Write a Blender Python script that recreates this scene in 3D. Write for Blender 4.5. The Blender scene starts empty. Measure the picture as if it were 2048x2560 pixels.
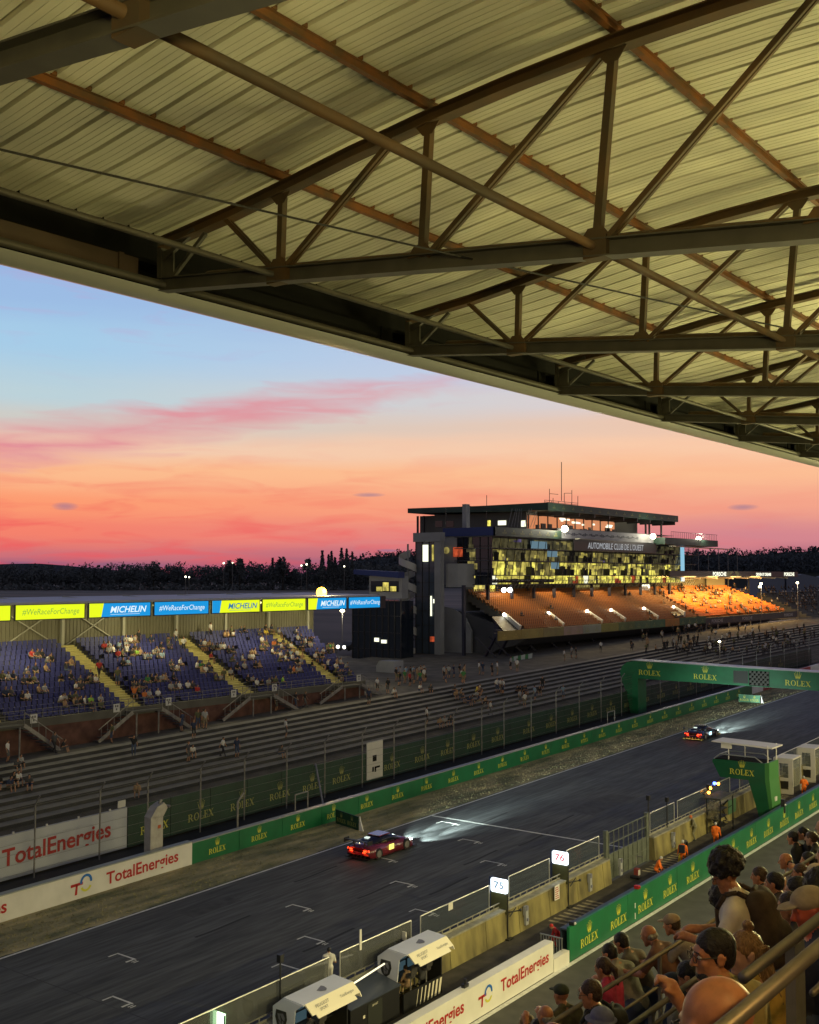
import bpy, bmesh, math, random
import numpy as np
from mathutils import Vector, Matrix
from math import radians, sin, cos, pi, atan, atan2, sqrt
sc = bpy.context.scene
COL = sc.collection
# ---------------------------------------------------------------- camera
F = 2740.0; TH = atan(2116 / F); PITCH = atan(160 / F); EYE = 18.0
fw0 = Vector((-sin(TH), cos(TH), 0)); rgt = Vector((cos(TH), sin(TH), 0)); zup = Vector((0, 0, 1))
fwd = fw0 * cos(PITCH) + zup * sin(PITCH); upv = zup * cos(PITCH) - fw0 * sin(PITCH)
cam = bpy.data.cameras.new("camera"); camo = bpy.data.objects.new("camera", cam); COL.objects.link(camo)
mw = Matrix((rgt, upv, -fwd)).transposed().to_4x4(); mw.translation = (0, 0, EYE)
camo.matrix_world = mw
cam.sensor_fit = 'HORIZONTAL'; cam.sensor_width = 36; cam.lens = F / 2048 * 36
cam.clip_start = 0.1; cam.clip_end = 6000
sc.camera = camo
sc.render.resolution_x = 819; sc.render.resolution_y = 1024
sc.view_settings.view_transform = 'Standard'; sc.view_settings.look = 'None'
sc.view_settings.exposure = 0.0; sc.view_settings.gamma = 1.0
sc.cycles.max_bounces = 5; sc.cycles.diffuse_bounces = 2; sc.cycles.glossy_bounces = 2
sc.cycles.transparent_max_bounces = 12; sc.cycles.transmission_bounces = 2
sc.cycles.sample_clamp_indirect = 4.0; sc.cycles.use_denoising = True
sc.cycles.use_light_tree = True

def lin(c):
    return tuple(((v / 255) / 12.92 if v / 255 <= 0.04045 else (((v / 255) + 0.055) / 1.055) ** 2.4) for v in c)
# ---------------------------------------------------------------- dusk sky
world = bpy.data.worlds.new("World"); sc.world = world; world.use_nodes = True
nt = world.node_tree; N = nt.nodes; L = nt.links
for n in list(N): N.remove(n)
def nd(t, **k):
    n = N.new(t)
    for a, b in k.items(): setattr(n, a, b)
    return n
def mth(op, a, b=None, c=None, clamp=False):
    n = nd('ShaderNodeMath', operation=op); n.use_clamp = clamp
    for i, v in enumerate((a, b, c)):
        if v is None: continue
        if isinstance(v, (int, float)): n.inputs[i].default_value = v
        else: L.new(v, n.inputs[i])
    return n.outputs[0]
def mixc(f, a, b, mode='MIX'):
    n = nd('ShaderNodeMix', data_type='RGBA', blend_type=mode)
    for i, v in ((0, f), (6, a), (7, b)):
        if isinstance(v, (int, float)): n.inputs[i].default_value = v
        elif isinstance(v, tuple): n.inputs[i].default_value = (*v, 1)
        else: L.new(v, n.inputs[i])
    return n.outputs[2]
tc = nd('ShaderNodeTexCoord'); dirv = tc.outputs['Generated']
sep = nd('ShaderNodeSeparateXYZ'); L.new(dirv, sep.inputs[0])
def dotw(v):
    n = nd('ShaderNodeVectorMath', operation='DOT_PRODUCT'); L.new(dirv, n.inputs[0]); n.inputs[1].default_value = v
    return n.outputs['Value']
zc = sep.outputs[2]
az = mth('ARCTAN2', dotw(tuple(rgt)), dotw(tuple(fw0)))       # azimuth, radians, 0 = north-west heading
elev = mth('ARCSINE', zc)
comb = nd('ShaderNodeCombineXYZ'); L.new(mth('MULTIPLY', az, 4.0), comb.inputs[0]); L.new(mth('MULTIPLY', elev, 34.0), comb.inputs[1])
nz = nd('ShaderNodeTexNoise'); nz.inputs['Scale'].default_value = 1.0; nz.inputs['Detail'].default_value = 6; nz.inputs['Roughness'].default_value = 0.55
L.new(comb.outputs[0], nz.inputs['Vector'])
wob = mth('SUBTRACT', nz.outputs[0], 0.5)
ez = mth('ADD', zc, mth('MULTIPLY', wob, 0.022))
def ramp(stops, val):
    r = nd('ShaderNodeValToRGB'); r.color_ramp.interpolation = 'EASE'
    e = r.color_ramp.elements
    while len(e) > 1: e.remove(e[-1])
    for i, (p, c) in enumerate(stops):
        el = e[0] if i == 0 else e.new(p)
        el.position = p; el.color = (*lin(c), 1)
    L.new(val, r.inputs[0]); return r.outputs[0]
q = mth('MULTIPLY', ez, 1.6)      # ramp position = 1.6*sin(elev)
left = ramp([(0.0, (70, 62, 100)), (.014, (136, 92, 124)), (.030, (206, 112, 120)), (.058, (245, 130, 108)), (.104, (253, 156, 114)), (.147, (252, 188, 142)),
             (.18, (242, 204, 176)), (.215, (206, 204, 198)), (.25, (188, 210, 218)), (.32, (166, 204, 232)), (.39, (156, 188, 228)), (.445, (150, 172, 222)),
             (.62, (84, 104, 160)), (1.0, (34, 46, 84))], q)
right = ramp([(0.0, (96, 74, 104)), (.02, (168, 104, 126)), (.05, (212, 134, 142)), (.10, (244, 164, 138)), (.147, (252, 190, 148)), (.185, (250, 202, 168)),
              (.215, (240, 198, 172)), (.25, (226, 206, 204)), (.30, (208, 204, 226)), (.39, (168, 184, 226)), (.445, (142, 162, 216)),
              (.62, (84, 104, 160)), (1.0, (34, 46, 84))], q)
fr = nd('ShaderNodeMapRange'); L.new(az, fr.inputs[0]); fr.inputs[1].default_value = -0.30; fr.inputs[2].default_value = 0.30
sky = mixc(fr.outputs[0], left, right)
# long drifting pink cloud band and thin streaks, fixed in azimuth / elevation
comb2 = nd('ShaderNodeCombineXYZ'); L.new(mth('MULTIPLY', az, 9.0), comb2.inputs[0]); L.new(mth('MULTIPLY', elev, 60.0), comb2.inputs[1])
nz2 = nd('ShaderNodeTexNoise'); nz2.inputs['Detail'].default_value = 7; nz2.inputs['Scale'].default_value = 1.3; nz2.inputs['Distortion'].default_value = 0.6
L.new(comb2.outputs[0], nz2.inputs['Vector'])
bandc = mth('ADD', mth('MULTIPLY', az, 0.165), radians(9.75))
bandc = mth('ADD', bandc, mth('MULTIPLY', mth('SUBTRACT', nz2.outputs[0], 0.5), 0.05))
bd = mth('DIVIDE', mth('ABSOLUTE', mth('SUBTRACT', elev, bandc)), mth('MULTIPLY_ADD', az, -0.03, 0.018))
bandm = mth('SUBTRACT', 1.0, bd, clamp=True)
bandm = mth('MULTIPLY', bandm, mth('MULTIPLY_ADD', nz.outputs[0], 1.6, 0.0, clamp=True))
bfade = nd('ShaderNodeMapRange'); L.new(az, bfade.inputs[0]); bfade.inputs[1].default_value = 0.10; bfade.inputs[2].default_value = -0.06
bandm = mth('MULTIPLY', bandm, bfade.outputs[0])
sky = mixc(mth('MULTIPLY', bandm, 1.0, clamp=True), sky, lin((226, 142, 152)))
streak = nd('ShaderNodeMapRange'); L.new(nz2.outputs[0], streak.inputs[0]); streak.inputs[1].default_value = 0.47; streak.inputs[2].default_value = 0.66
low = nd('ShaderNodeMapRange'); L.new(zc, low.inputs[0]); low.inputs[1].default_value = 0.13; low.inputs[2].default_value = 0.04
sl = mth('MULTIPLY', mth('MULTIPLY', streak.outputs[0], low.outputs[0]), mth('SUBTRACT', 1.0, mth('MULTIPLY', fr.outputs[0], 0.8)))
sky = mixc(mth('MULTIPLY', sl, 0.58), sky, lin((240, 86, 90)))
hi = nd('ShaderNodeMapRange'); L.new(nz2.outputs[0], hi.inputs[0]); hi.inputs[1].default_value = 0.55; hi.inputs[2].default_value = 0.8
him = nd('ShaderNodeMapRange'); L.new(zc, him.inputs[0]); him.inputs[1].default_value = 0.16; him.inputs[2].default_value = 0.22
sky = mixc(mth('MULTIPLY', mth('MULTIPLY', hi.outputs[0], him.outputs[0]), 0.5), sky, lin((190, 160, 205)))
# two little dark clouds
for (ca, ce, sa, se) in ((-0.037, 0.0735, 0.016, 0.0022), (0.296, 0.060, 0.014, 0.0035), (-0.305, 0.061, 0.012, 0.004), (-0.02, 0.023, 0.012, 0.0018)):
    dx = mth('DIVIDE', mth('SUBTRACT', az, ca), sa); dy = mth('DIVIDE', mth('SUBTRACT', mth('ADD', elev, mth('MULTIPLY', wob, 0.012)), ce), se)
    rr = mth('ADD', mth('MULTIPLY', dx, dx), mth('MULTIPLY', dy, dy))
    sky = mixc(mth('MULTIPLY', mth('SUBTRACT', 1.0, rr, clamp=True), 0.55), sky, lin((128, 116, 150)))
# dimmer away from the afterglow
bk = nd('ShaderNodeMapRange'); L.new(dotw(tuple(fw0)), bk.inputs[0]); bk.inputs[1].default_value = -0.3; bk.inputs[2].default_value = 0.75
dusk = mixc(0.6, sky, lin((132, 133, 140)))
sky = mixc(bk.outputs[0], mixc(0.55, dusk, (0.12, 0.12, 0.118)), sky)
bg = nd('ShaderNodeBackground'); L.new(sky, bg.inputs[0]); bg.inputs[1].default_value = 1.0
wo = nd('ShaderNodeOutputWorld'); L.new(bg.outputs[0], wo.inputs[0])

# ---------------------------------------------------------------- materials
MATS = {}
def mat(name, col, rough=0.7, metal=0.0, noise=0.0, nscale=3.0, bump=0.0, emit=None, es=1.0, alpha=1.0, col2=None, stretch=None, spec=0.5, detail=5, coord='Object', clearcoat=0):
    if name in MATS: return MATS[name]
    m = bpy.data.materials.new(name); m.use_nodes = True; MATS[name] = m
    t = m.node_tree; b = t.nodes['Principled BSDF']
    c = col if max(col) <= 1.0 else lin(col)
    b.inputs['Base Color'].default_value = (*c, 1); b.inputs['Roughness'].default_value = rough; b.inputs['Metallic'].default_value = metal
    b.inputs['Specular IOR Level'].default_value = spec
    if clearcoat: b.inputs['Coat Weight'].default_value = clearcoat
    if alpha < 1: b.inputs['Alpha'].default_value = alpha
    if emit: b.inputs['Emission Color'].default_value = (*(emit if max(emit) <= 1 else lin(emit)), 1); b.inputs['Emission Strength'].default_value = es
    if noise or bump or col2:
        x = t.nodes.new('ShaderNodeTexCoord'); mp = t.nodes.new('ShaderNodeMapping'); t.links.new(x.outputs[coord], mp.inputs[0])
        if stretch: mp.inputs['Scale'].default_value = stretch
        n = t.nodes.new('ShaderNodeTexNoise'); n.inputs['Scale'].default_value = nscale; n.inputs['Detail'].default_value = detail
        t.links.new(mp.outputs[0], n.inputs['Vector'])
        c2 = (col2 if max(col2) <= 1 else lin(col2)) if col2 else tuple(v * (1 - noise) for v in c)
        c1 = c if col2 else tuple(min(1, v * (1 + noise)) for v in c)
        r = t.nodes.new('ShaderNodeValToRGB'); e = r.color_ramp.elements
        e[0].position = 0.36; e[1].position = 0.66; e[0].color = (*c2, 1); e[1].color = (*c1, 1)
        t.links.new(n.outputs[0], r.inputs[0]); t.links.new(r.outputs[0], b.inputs['Base Color'])
        if bump:
            bp = t.nodes.new('ShaderNodeBump'); bp.inputs['Strength'].default_value = bump; bp.inputs['Distance'].default_value = 0.02
            t.links.new(n.outputs[0], bp.inputs['Height']); t.links.new(bp.outputs[0], b.inputs['Normal'])
    return m
def emis(name, col, s):
    return mat(name, (0.0, 0.0, 0.0), 0.6, emit=col, es=s)

SL = 0.025
def gz(y):
    if y > 170: return SL * 125 + (y - 170) * 0.012
    return SL * (y - 45)
# ---------------------------------------------------------------- mesh builder
class MB:
    def __init__(s): s.v = []; s.f = []; s.m = []
    def add(s, vs, fs, mi=0):
        o = len(s.v); s.v += [tuple(v) for v in vs]; s.f += [tuple(i + o for i in f) for f in fs]; s.m += [mi] * len(fs)
    def box(s, x0, x1, y0, y1, z0, z1, mi=0):
        s.add([(x0, y0, z0), (x1, y0, z0), (x1, y1, z0), (x0, y1, z0), (x0, y0, z1), (x1, y0, z1), (x1, y1, z1), (x0, y1, z1)],
              [(0, 3, 2, 1), (4, 5, 6, 7), (0, 1, 5, 4), (1, 2, 6, 5), (2, 3, 7, 6), (3, 0, 4, 7)], mi)
    def beam(s, p0, p1, w, h, mi=0, up=(0, 0, 1)):
        p0 = Vector(p0); p1 = Vector(p1); d = (p1 - p0).normalized(); u = Vector(up)
        if abs(d.dot(u)) > .98: u = Vector((1, 0, 0))
        a = d.cross(u).normalized(); b = a.cross(d).normalized(); a = a * w / 2; b = b * h / 2
        vs = [p + i * a + j * b for p in (p0, p1) for i, j in ((-1, -1), (1, -1), (1, 1), (-1, 1))]
        s.add(vs, [(0, 1, 2, 3), (7, 6, 5, 4), (0, 4, 5, 1), (1, 5, 6, 2), (2, 6, 7, 3), (3, 7, 4, 0)], mi)
    def ibeam(s, p0, p1, h, w, t=0.02, mi=0):
        p0 = Vector(p0); p1 = Vector(p1); d = (p1 - p0).normalized(); a = d.cross(Vector((0, 0, 1))).normalized(); b = a.cross(d).normalized()
        s.beam(p0, p1, t, h - 2 * t, mi)
        for k in (-1, 1): s.beam(p0 + b * k * (h / 2 - t / 2), p1 + b * k * (h / 2 - t / 2), w, t, mi)
    def tube(s, p0, p1, r, n=8, mi=0, r1=None, cap=True):
        p0 = Vector(p0); p1 = Vector(p1); d = (p1 - p0).normalized(); u = Vector((0, 0, 1)) if abs(d.z) < .95 else Vector((1, 0, 0))
        a = d.cross(u).normalized(); b = a.cross(d).normalized(); r1 = r if r1 is None else r1
        vs = [p + (a * cos(2 * pi * i / n) + b * sin(2 * pi * i / n)) * rr for p, rr in ((p0, r), (p1, r1)) for i in range(n)]
        fs = [(i, (i + 1) % n, n + (i + 1) % n, n + i) for i in range(n)]
        if cap: fs += [tuple(range(n))[::-1], tuple(range(n, 2 * n))]
        s.add(vs, fs, mi)
    def path(s, pts, r, n=6, mi=0):
        for a, b in zip(pts, pts[1:]): s.tube(a, b, r, n, mi)
    def prism(s, pts, vec, mi=0):
        n = len(pts); vec = Vector(vec); P = [Vector(p) for p in pts]
        s.add(P + [p + vec for p in P], [tuple(range(n))[::-1], tuple(range(n, 2 * n))] + [(i, (i + 1) % n, n + (i + 1) % n, n + i) for i in range(n)], mi)
    def quad(s, a, b, c, d, mi=0): s.add([a, b, c, d], [(0, 1, 2, 3)], mi)
    def ball(s, c, r, mi=0, n=10, sc=(1, 1, 1)):
        m = n // 2; vs = [(c[0], c[1], c[2] + r * sc[2])]; fs = []
        for i in range(1, m):
            for j in range(n):
                t = pi * i / m; p = 2 * pi * j / n
                vs.append((c[0] + r * sc[0] * sin(t) * cos(p), c[1] + r * sc[1] * sin(t) * sin(p), c[2] + r * sc[2] * cos(t)))
        vs.append((c[0], c[1], c[2] - r * sc[2])); e = len(vs) - 1
        for j in range(n):
            fs.append((0, 1 + j, 1 + (j + 1) % n)); fs.append((e, e - n + (j + 1) % n, e - n + j))
        for i in range(m - 2):
            for j in range(n):
                a = 1 + i * n + j; b = 1 + i * n + (j + 1) % n; fs.append((a, a + n, b + n, b))
        s.add(vs, fs, mi)
    def flat(s, shape, o, u, v, mi=0):      # 2-D shape (verts, faces) laid on a plane
        o = Vector(o); u = Vector(u); v = Vector(v)
        s.add([o + u * a + v * b for a, b in shape[0]], shape[1], mi)
    def build(s, name, mats, parent=None, slope=False, smooth=False, local=False):
        if slope: s.v = [(x, y, z + gz(y)) for x, y, z in s.v]
        if parent is not None and not local:
            l = parent.location; s.v = [(x - l[0], y - l[1], z - l[2]) for x, y, z in s.v]
        me = bpy.data.meshes.new(name); me.from_pydata(s.v, [], s.f)
        if not isinstance(mats, (list, tuple)): mats = [mats]
        for m in mats: me.materials.append(m)
        if len(mats) > 1: me.polygons.foreach_set('material_index', s.m)
        if smooth: me.polygons.foreach_set('use_smooth', [True] * len(s.f))
        me.update()
        o = bpy.data.objects.new(name, me); COL.objects.link(o)
        if parent is not None: o.parent = parent
        return o
def tag(o, label=None, cat=None, group=None, kind=None):
    if label: o['label'] = label
    if cat: o['category'] = cat
    if group: o['group'] = group
    if kind: o['kind'] = kind
    return o
def thing(name, label, cat, loc=(0, 0, 0), group=None, rotz=0):
    o = bpy.data.objects.new(name, None); COL.objects.link(o); o.location = loc; o.rotation_euler = (0, 0, rotz)
    o.empty_display_size = 0.2
    return tag(o, label, cat, group)
def dup(root, loc, rotz=None, label=None, scale=None):
    r = root.copy(); COL.objects.link(r); r.location = loc
    if rotz is not None: r.rotation_euler = (0, 0, rotz)
    if scale: r.scale = (scale,) * 3
    if label: r['label'] = label
    for ch in list(root.children):
        c = ch.copy(); COL.objects.link(c); c.parent = r
        for g in list(ch.children):
            d = g.copy(); COL.objects.link(d); d.parent = c
    return r
def light(name, kind, loc, energy, col, target=None, size=0.3, spot=None, blend=0.6):
    l = bpy.data.lights.new(name, kind); l.energy = energy; l.color = col
    if kind == 'AREA': l.size = size
    else: l.shadow_soft_size = size
    if spot: l.spot_size = radians(spot); l.spot_blend = blend
    o = bpy.data.objects.new(name, l); COL.objects.link(o); o.location = loc
    if target is not None:
        o.rotation_euler = (Vector(target) - Vector(loc)).to_track_quat('-Z', 'Y').to_euler()
    return o
# pixel (2048x2560 photograph) -> point on a world plane
def ray(x, y): return fwd * F + rgt * (x - 1024) - upv * (y - 1280)
def onX(x, y, X): d = ray(x, y); return Vector((0, 0, EYE)) + d * (X / d.x)
def onG(x, y, z=0):
    d = ray(x, y); t = (z - SL * 45 - EYE) / (d.z - SL * d.y); return Vector((0, 0, EYE)) + d * t
def atD(x, y, dist): return Vector((0, 0, EYE)) + ray(x, y) * (dist / F)

# ---------------------------------------------------------------- writing
_tx = {}
def text(s, size=1.0, sx=1.0, italic=0.0, align='CENTER', bold=0.0):
    k = (s, bold)
    if k not in _tx:
        c = bpy.data.curves.new('t', 'FONT'); c.body = s; c.align_x = 'LEFT'; c.resolution_u = 3; c.offset = bold
        o = bpy.data.objects.new('t', c); COL.objects.link(o)
        me = bpy.data.meshes.new_from_object(o.evaluated_get(bpy.context.evaluated_depsgraph_get()))
        vs = [(v.co.x, v.co.y) for v in me.vertices]; fs = [tuple(p.vertices) for p in me.polygons]
        bpy.data.objects.remove(o); bpy.data.curves.remove(c); bpy.data.meshes.remove(me)
        _tx[k] = (vs, fs)
    vs, fs = _tx[k]
    x0 = min(v[0] for v in vs); x1 = max(v[0] for v in vs)
    off = (x0 + x1) / 2 if align == 'CENTER' else x0
    return ([((x - off + italic * y) * size * sx, y * size) for x, y in vs], fs)
def _sh(): return [[], []]
def _q(sh, *p): o = len(sh[0]); sh[0] += p; sh[1].append(tuple(range(o, o + len(p))))
def _b(sh, x0, x1, y0, y1): _q(sh, (x0, y0), (x1, y0), (x1, y1), (x0, y1))
def _arc(sh, cx, cy, rx, ry, a0, a1, tx, ty, n=8):
    for i in range(n):
        a, b = (radians(a0 + (a1 - a0) * (i + k) / n) for k in (0, 1))
        _q(sh, (cx + rx * cos(a), cy + ry * sin(a)), (cx + rx * cos(b), cy + ry * sin(b)), (cx + (rx - tx) * cos(b), cy + (ry - ty) * sin(b)), (cx + (rx - tx) * cos(a), cy + (ry - ty) * sin(a)))
def crown_word():
    sh = _sh(); X = 0
    # R
    _b(sh, .1, .28, .06, .94); _b(sh, 0, .38, 0, .07); _b(sh, 0, .42, .93, 1); _arc(sh, .42, .74, .34, .26, -90, 90, .17, .07); _b(sh, .28, .42, .48, .55)
    _q(sh, (.42, .5), (.6, .5), (.92, 0), (.72, 0)); _b(sh, .7, 1.0, 0, .06)
    # O
    _arc(sh, 1.55, .5, .47, .52, 0, 360, .17, .07, 14)
    # L
    _b(sh, 2.22, 2.4, .06, .94); _b(sh, 2.12, 2.52, .94, 1); _b(sh, 2.12, 2.82, 0, .07); _q(sh, (2.72, .07), (2.82, .07), (2.86, .34), (2.8, .34))
    # E
    _b(sh, 3.04, 3.22, .06, .94); _b(sh, 2.94, 3.62, .93, 1); _b(sh, 2.94, 3.68, 0, .07); _b(sh, 3.22, 3.48, .48, .55); _b(sh, 3.44, 3.5, .38, .65); _b(sh, 3.56, 3.62, .72, .93); _b(sh, 3.6, 3.68, .07, .3)
    # X
    _q(sh, (3.82, 1), (4.04, 1), (4.66, 0), (4.44, 0)); _q(sh, (4.5, 1), (4.58, 1), (3.98, 0), (3.88, 0))
    for a, b, c in ((3.74, 4.1, .95), (4.36, 4.7, .95), (3.74, 4.1, 0), (4.34, 4.76, 0)): _b(sh, a, b, c, c + .05)
    # crown
    cx = 2.38
    _arc(sh, cx, 1.42, .42, .12, 0, 360, .1, .07, 12)
    for dx, h, w in ((-.62, .8, .2), (-.34, 1.02, .12), (0, 1.12, .02), (.34, 1.02, -.12), (.62, .8, -.2)):
        bx = cx + dx * .55
        _q(sh, (bx - .09, 1.5), (bx + .09, 1.5), (cx + dx + .02, 1.5 + h - .1), (cx + dx - .02, 1.5 + h - .1))
        _arc(sh, cx + dx, 1.5 + h, .065, .065, 0, 360, .065, .064, 6)
    return ([(x - 2.38, y) for x, y in sh[0]], sh[1])
CROWN = crown_word()
def scaled(sh, s): return ([(a * s, b * s) for a, b in sh[0]], sh[1])
# ================================================================ big lamps (stand lighting, pit lane floodlights, added fill lights)
WARM = (1.0, 0.80, 0.34); ORG = (1.0, 0.56, 0.16); PITC = (1.0, 0.86, 0.42)
for y, e in ((30, 1050), (46, 1900), (66, 2300)):
    light('stand_lamp_and_fill', 'AREA', (-3.6, y, 16.6), e * 1.12, (1.0, 0.90, 0.36), (-8, y - 13, 24), 1.6)
light('stand_lamp_and_fill', 'AREA', (4.0, 14, 17.5), 900, (1.0, .89, .36), (-6, 11, 24), 2.0)  # broad upward fill, added to light the roof underside from the front
light('stand_lamp_and_fill', 'AREA', (2.5, 26, 17.5), 560, (1.0, .88, .30), (-8, 22, 24), 2.0)  # second added fill, aimed up at the farther bays
light('stand_lamp_and_fill', 'AREA', (3.0, -3.0, 18.0), 1250, (1.0, 0.84, 0.34), (-9, 5, 24), 1.6)
light('stand_lamp_and_fill', 'AREA', (3.0, 1.5, 20.6), 130, ORG, (-2.5, 6.5, 15.5), 0.5)
light('stand_lamp_and_fill', 'AREA', (2.0, 14, 19.5), 150, ORG, (-6, 14, 12), 0.6)
for y in (26, 40, 54, 70, 86, 100):
    light('pit_lamp_and_fill', 'AREA', (-11.6, y, 9.5 + gz(y)), 1500 if 50 < y < 90 else 1250, PITC, (-27.5, y - 1, 0.5 + gz(y)), 0.5)
for y in (16, 30, 46, 64, 84):
    light('pit_lamp_and_fill', 'POINT', (-17.5, y, 13.5 + gz(y)), 480, (1, .86, .42), size=.3)  # unseen point lights added to brighten the fascia from below
# ================================================================ ground, track, verges
m_asph = mat('asphalt', (0.076, 0.079, 0.082), 0.7, spec=.3, noise=0.35, nscale=1.4, bump=0.25, stretch=(3, 0.25, 1), detail=8)
def streaks(m, sx, sy, lo):
    t = m.node_tree; b = t.nodes['Principled BSDF']; l = b.inputs['Base Color'].links[0]; src = l.from_socket
    x = t.nodes.new('ShaderNodeTexCoord'); mp = t.nodes.new('ShaderNodeMapping'); mp.inputs['Scale'].default_value = (sx, sy, 1); n = t.nodes.new('ShaderNodeTexNoise'); n.inputs['Scale'].default_value = 1; n.inputs['Detail'].default_value = 4
    r = t.nodes.new('ShaderNodeMapRange'); r.inputs[1].default_value = .35; r.inputs[2].default_value = .65; r.inputs[3].default_value = lo; r.inputs[4].default_value = 1.15
    mx = t.nodes.new('ShaderNodeMix'); mx.data_type = 'RGBA'; mx.blend_type = 'MULTIPLY'; mx.inputs[0].default_value = 1
    t.links.new(x.outputs['Object'], mp.inputs[0]); t.links.new(mp.outputs[0], n.inputs['Vector']); t.links.new(n.outputs[0], r.inputs[0]); t.links.new(src, mx.inputs[6]); t.links.new(r.outputs[0], mx.inputs[7]); t.links.new(mx.outputs[2], b.inputs['Base Color'])
streaks(m_asph, .55, .012, .82)
m_lane = mat('pit_lane_asphalt', (0.058, 0.058, 0.05), 0.8, noise=0.18, nscale=1.2, bump=0.2, detail=8)
m_serv = mat('service_road_asphalt', (0.018, 0.019, 0.022), 0.8, noise=0.3, nscale=0.8)
m_dirt = mat('ground_dirt', (0.07, 0.062, 0.045), 0.95, col2=(0.035, 0.035, 0.025), nscale=0.3)
m_field = mat('field_grass', (0.21, 0.17, 0.145), 1.0, col2=(0.11, 0.10, 0.085), nscale=0.012, stretch=(1, 3, 1))
m_grass = mat('dry_grass', (0.40, 0.34, 0.18), 1.0, col2=(0.13, 0.135, 0.07), nscale=.8, bump=0.3, detail=9, stretch=(1.3, .35, 1))
m_white = mat('line_paint', (0.62, 0.62, 0.60), 0.6, noise=0.15, nscale=6)
m_pad = mat('pit_wall_apron', (0.052, 0.045, 0.036), 0.85, noise=0.3, nscale=1.5, bump=.3)
m_stripe = mat('worn_stripe_paint', (0.27, 0.23, 0.15), 0.8, noise=0.4, nscale=4)
def gfun(x, y):
    g = gz(y)
    def sm(a, b, t): t = min(1, max(0, (t - a) / (b - a))); return t * t * (3 - 2 * t)
    h = g - 0.04
    h += 3.45 * min(1, max(0, (-59.8 - x) / 15.6)) if x < -59.8 else 0
    far = sm(-115, -420, x); fy = sm(260, 700, y)
    f = max(far, fy)
    return h * (1 - f) + (7.5) * f
xs = [-3500, -2200, -1500, -1000, -760, -600, -480, -400, -330, -270, -220, -180, -150, -125, -105, -90, -80, -75.4, -70, -65, -59.8, -53, -45, -25, -10, 30, 120, 400, 900]
ys = [-900, -300, -60, 0, 45, 100, 150, 170, 200, 240, 280, 340, 420, 520, 700, 900, 1200, 1700, 2600, 4200]
g = MB()
for x in xs:
    for y in ys: g.v.append((x, y, gfun(x, y)))
ny = len(ys)
for i in range(len(xs) - 1):
    for j in range(ny - 1): g.f.append((i * ny + j, (i + 1) * ny + j, (i + 1) * ny + j + 1, i * ny + j + 1)); g.m.append(1 if xs[i] < -105 or ys[j] >= 280 else 0)
tag(g.build('ground', [m_dirt, m_field]), kind='structure')
YB = [-60, 0, 20, 45, 80, 120, 170, 330]
def strip(name, m, x0, x1, dz, yb=YB):
    s = MB()
    for a, b in zip(yb, yb[1:]): s.quad((x0, a, gz(a) + dz), (x1, a, gz(a) + dz), (x1, b, gz(b) + dz), (x0, b, gz(b) + dz))
    return tag(s.build(name, m), kind='structure')
strip('race_track', m_asph, -48.6, -30.2, 0.0)
strip('service_road', m_serv, -59.4, -53.4, 0.0)
strip('pit_apron', m_pad, -30.2, -26.1, 0.0)
strip('pit_lane', m_lane, -26.1, -10.5, 0.004)
strip('track_edge_line', m_white, -48.52, -48.36, 0.006)
strip('pit_lane_line', m_white, -25.95, -25.72, 0.012)
# grass verge: bumpy strip with an uneven edge
s = MB(); random.seed(3); NX = 7; prev = None
for k in range(0, 600):
    y = 5 + k * 0.4; row = []
    for i in range(NX):
        x = -53.2 + 4.6 * i / (NX - 1)
        row.append((x + (random.uniform(-.08, .08) if i else 0), y, gz(y) + 0.012 + (random.uniform(0, .02) if 0 < i < NX - 1 else 0)))
    if prev:
        o = len(s.v)
        s.v += prev + row
        for i in range(NX - 1): s.f.append((o + i, o + i + 1, o + NX + i + 1, o + NX + i)); s.m.append(0)
    prev = row
tag(s.build('grass_verge', m_grass), kind='structure')
# grass tufts on the verge
s = MB(); random.seed(5)
for k in range(9000):
    y = 28 + 120 * random.random() ** 1.5; x = random.uniform(-52.9, -48.8); a = random.uniform(0, pi); h = random.uniform(.03, .08); w = random.uniform(.03, .1)
    z = gz(y) + .02
    s.add([(x - w * cos(a), y - w * sin(a), z), (x + w * cos(a), y + w * sin(a), z), (x + random.uniform(-.05, .05), y, z + h)], [(0, 1, 2)])
tag(s.build('grass', m_grass), 'short dry grass growing between the track and the trackside barrier', 'grass', kind='stuff')
# start/finish line and staggered grid boxes
s = MB()
s.quad((-48.36, 65.2, 0.008), (-30.9, 65.2, 0.008), (-30.9, 65.42, 0.008), (-48.36, 65.42, 0.008))
tag(s.build('finish_line', m_white, slope=True), kind='structure')
s = MB()
gb = [(-46.1, 64.3), (-42.1, 61.2), (-38.0, 57.75), (-44.0, 54.55), (-39.9, 51.2), (-35.9, 47.85), (-41.9, 44.6), (-37.9, 41.3), (-43.7, 34.3), (-39.6, 30.9), (-46.2, 37.6), (-45.6, 27.5), (-36.3, 37.9)]
gb = gb[:8] + gb[8:10] + gb[12:]
for x, y in gb:
    s.box(x - .7, x + .7, y - .05, y + .05, .004, .009); s.box(x - .7, x - .61, y - .55, y - .07, .004, .009); s.box(x + .55, x + .67, y - .5, y - .07, .004, .009); s.box(x + .8, x + .86, y - .35, y - .05, .004, .009); s.box(x + .95, x + 1.01, y - .35, y - .05, .004, .009)
tag(s.build('grid_markings', m_white, slope=True), kind='structure')
s = MB()
for y0, n in ((50.3, 9), (61.2, 10), (83.6, 5)):
    for k in range(n): y = y0 + k * .5; s.box(-29.75, -28.15, y, y + .2, .004, .01)
tag(s.build('hatched_pit_marking', m_stripe, slope=True), kind='structure')
s = MB(); random.seed(9)
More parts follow.
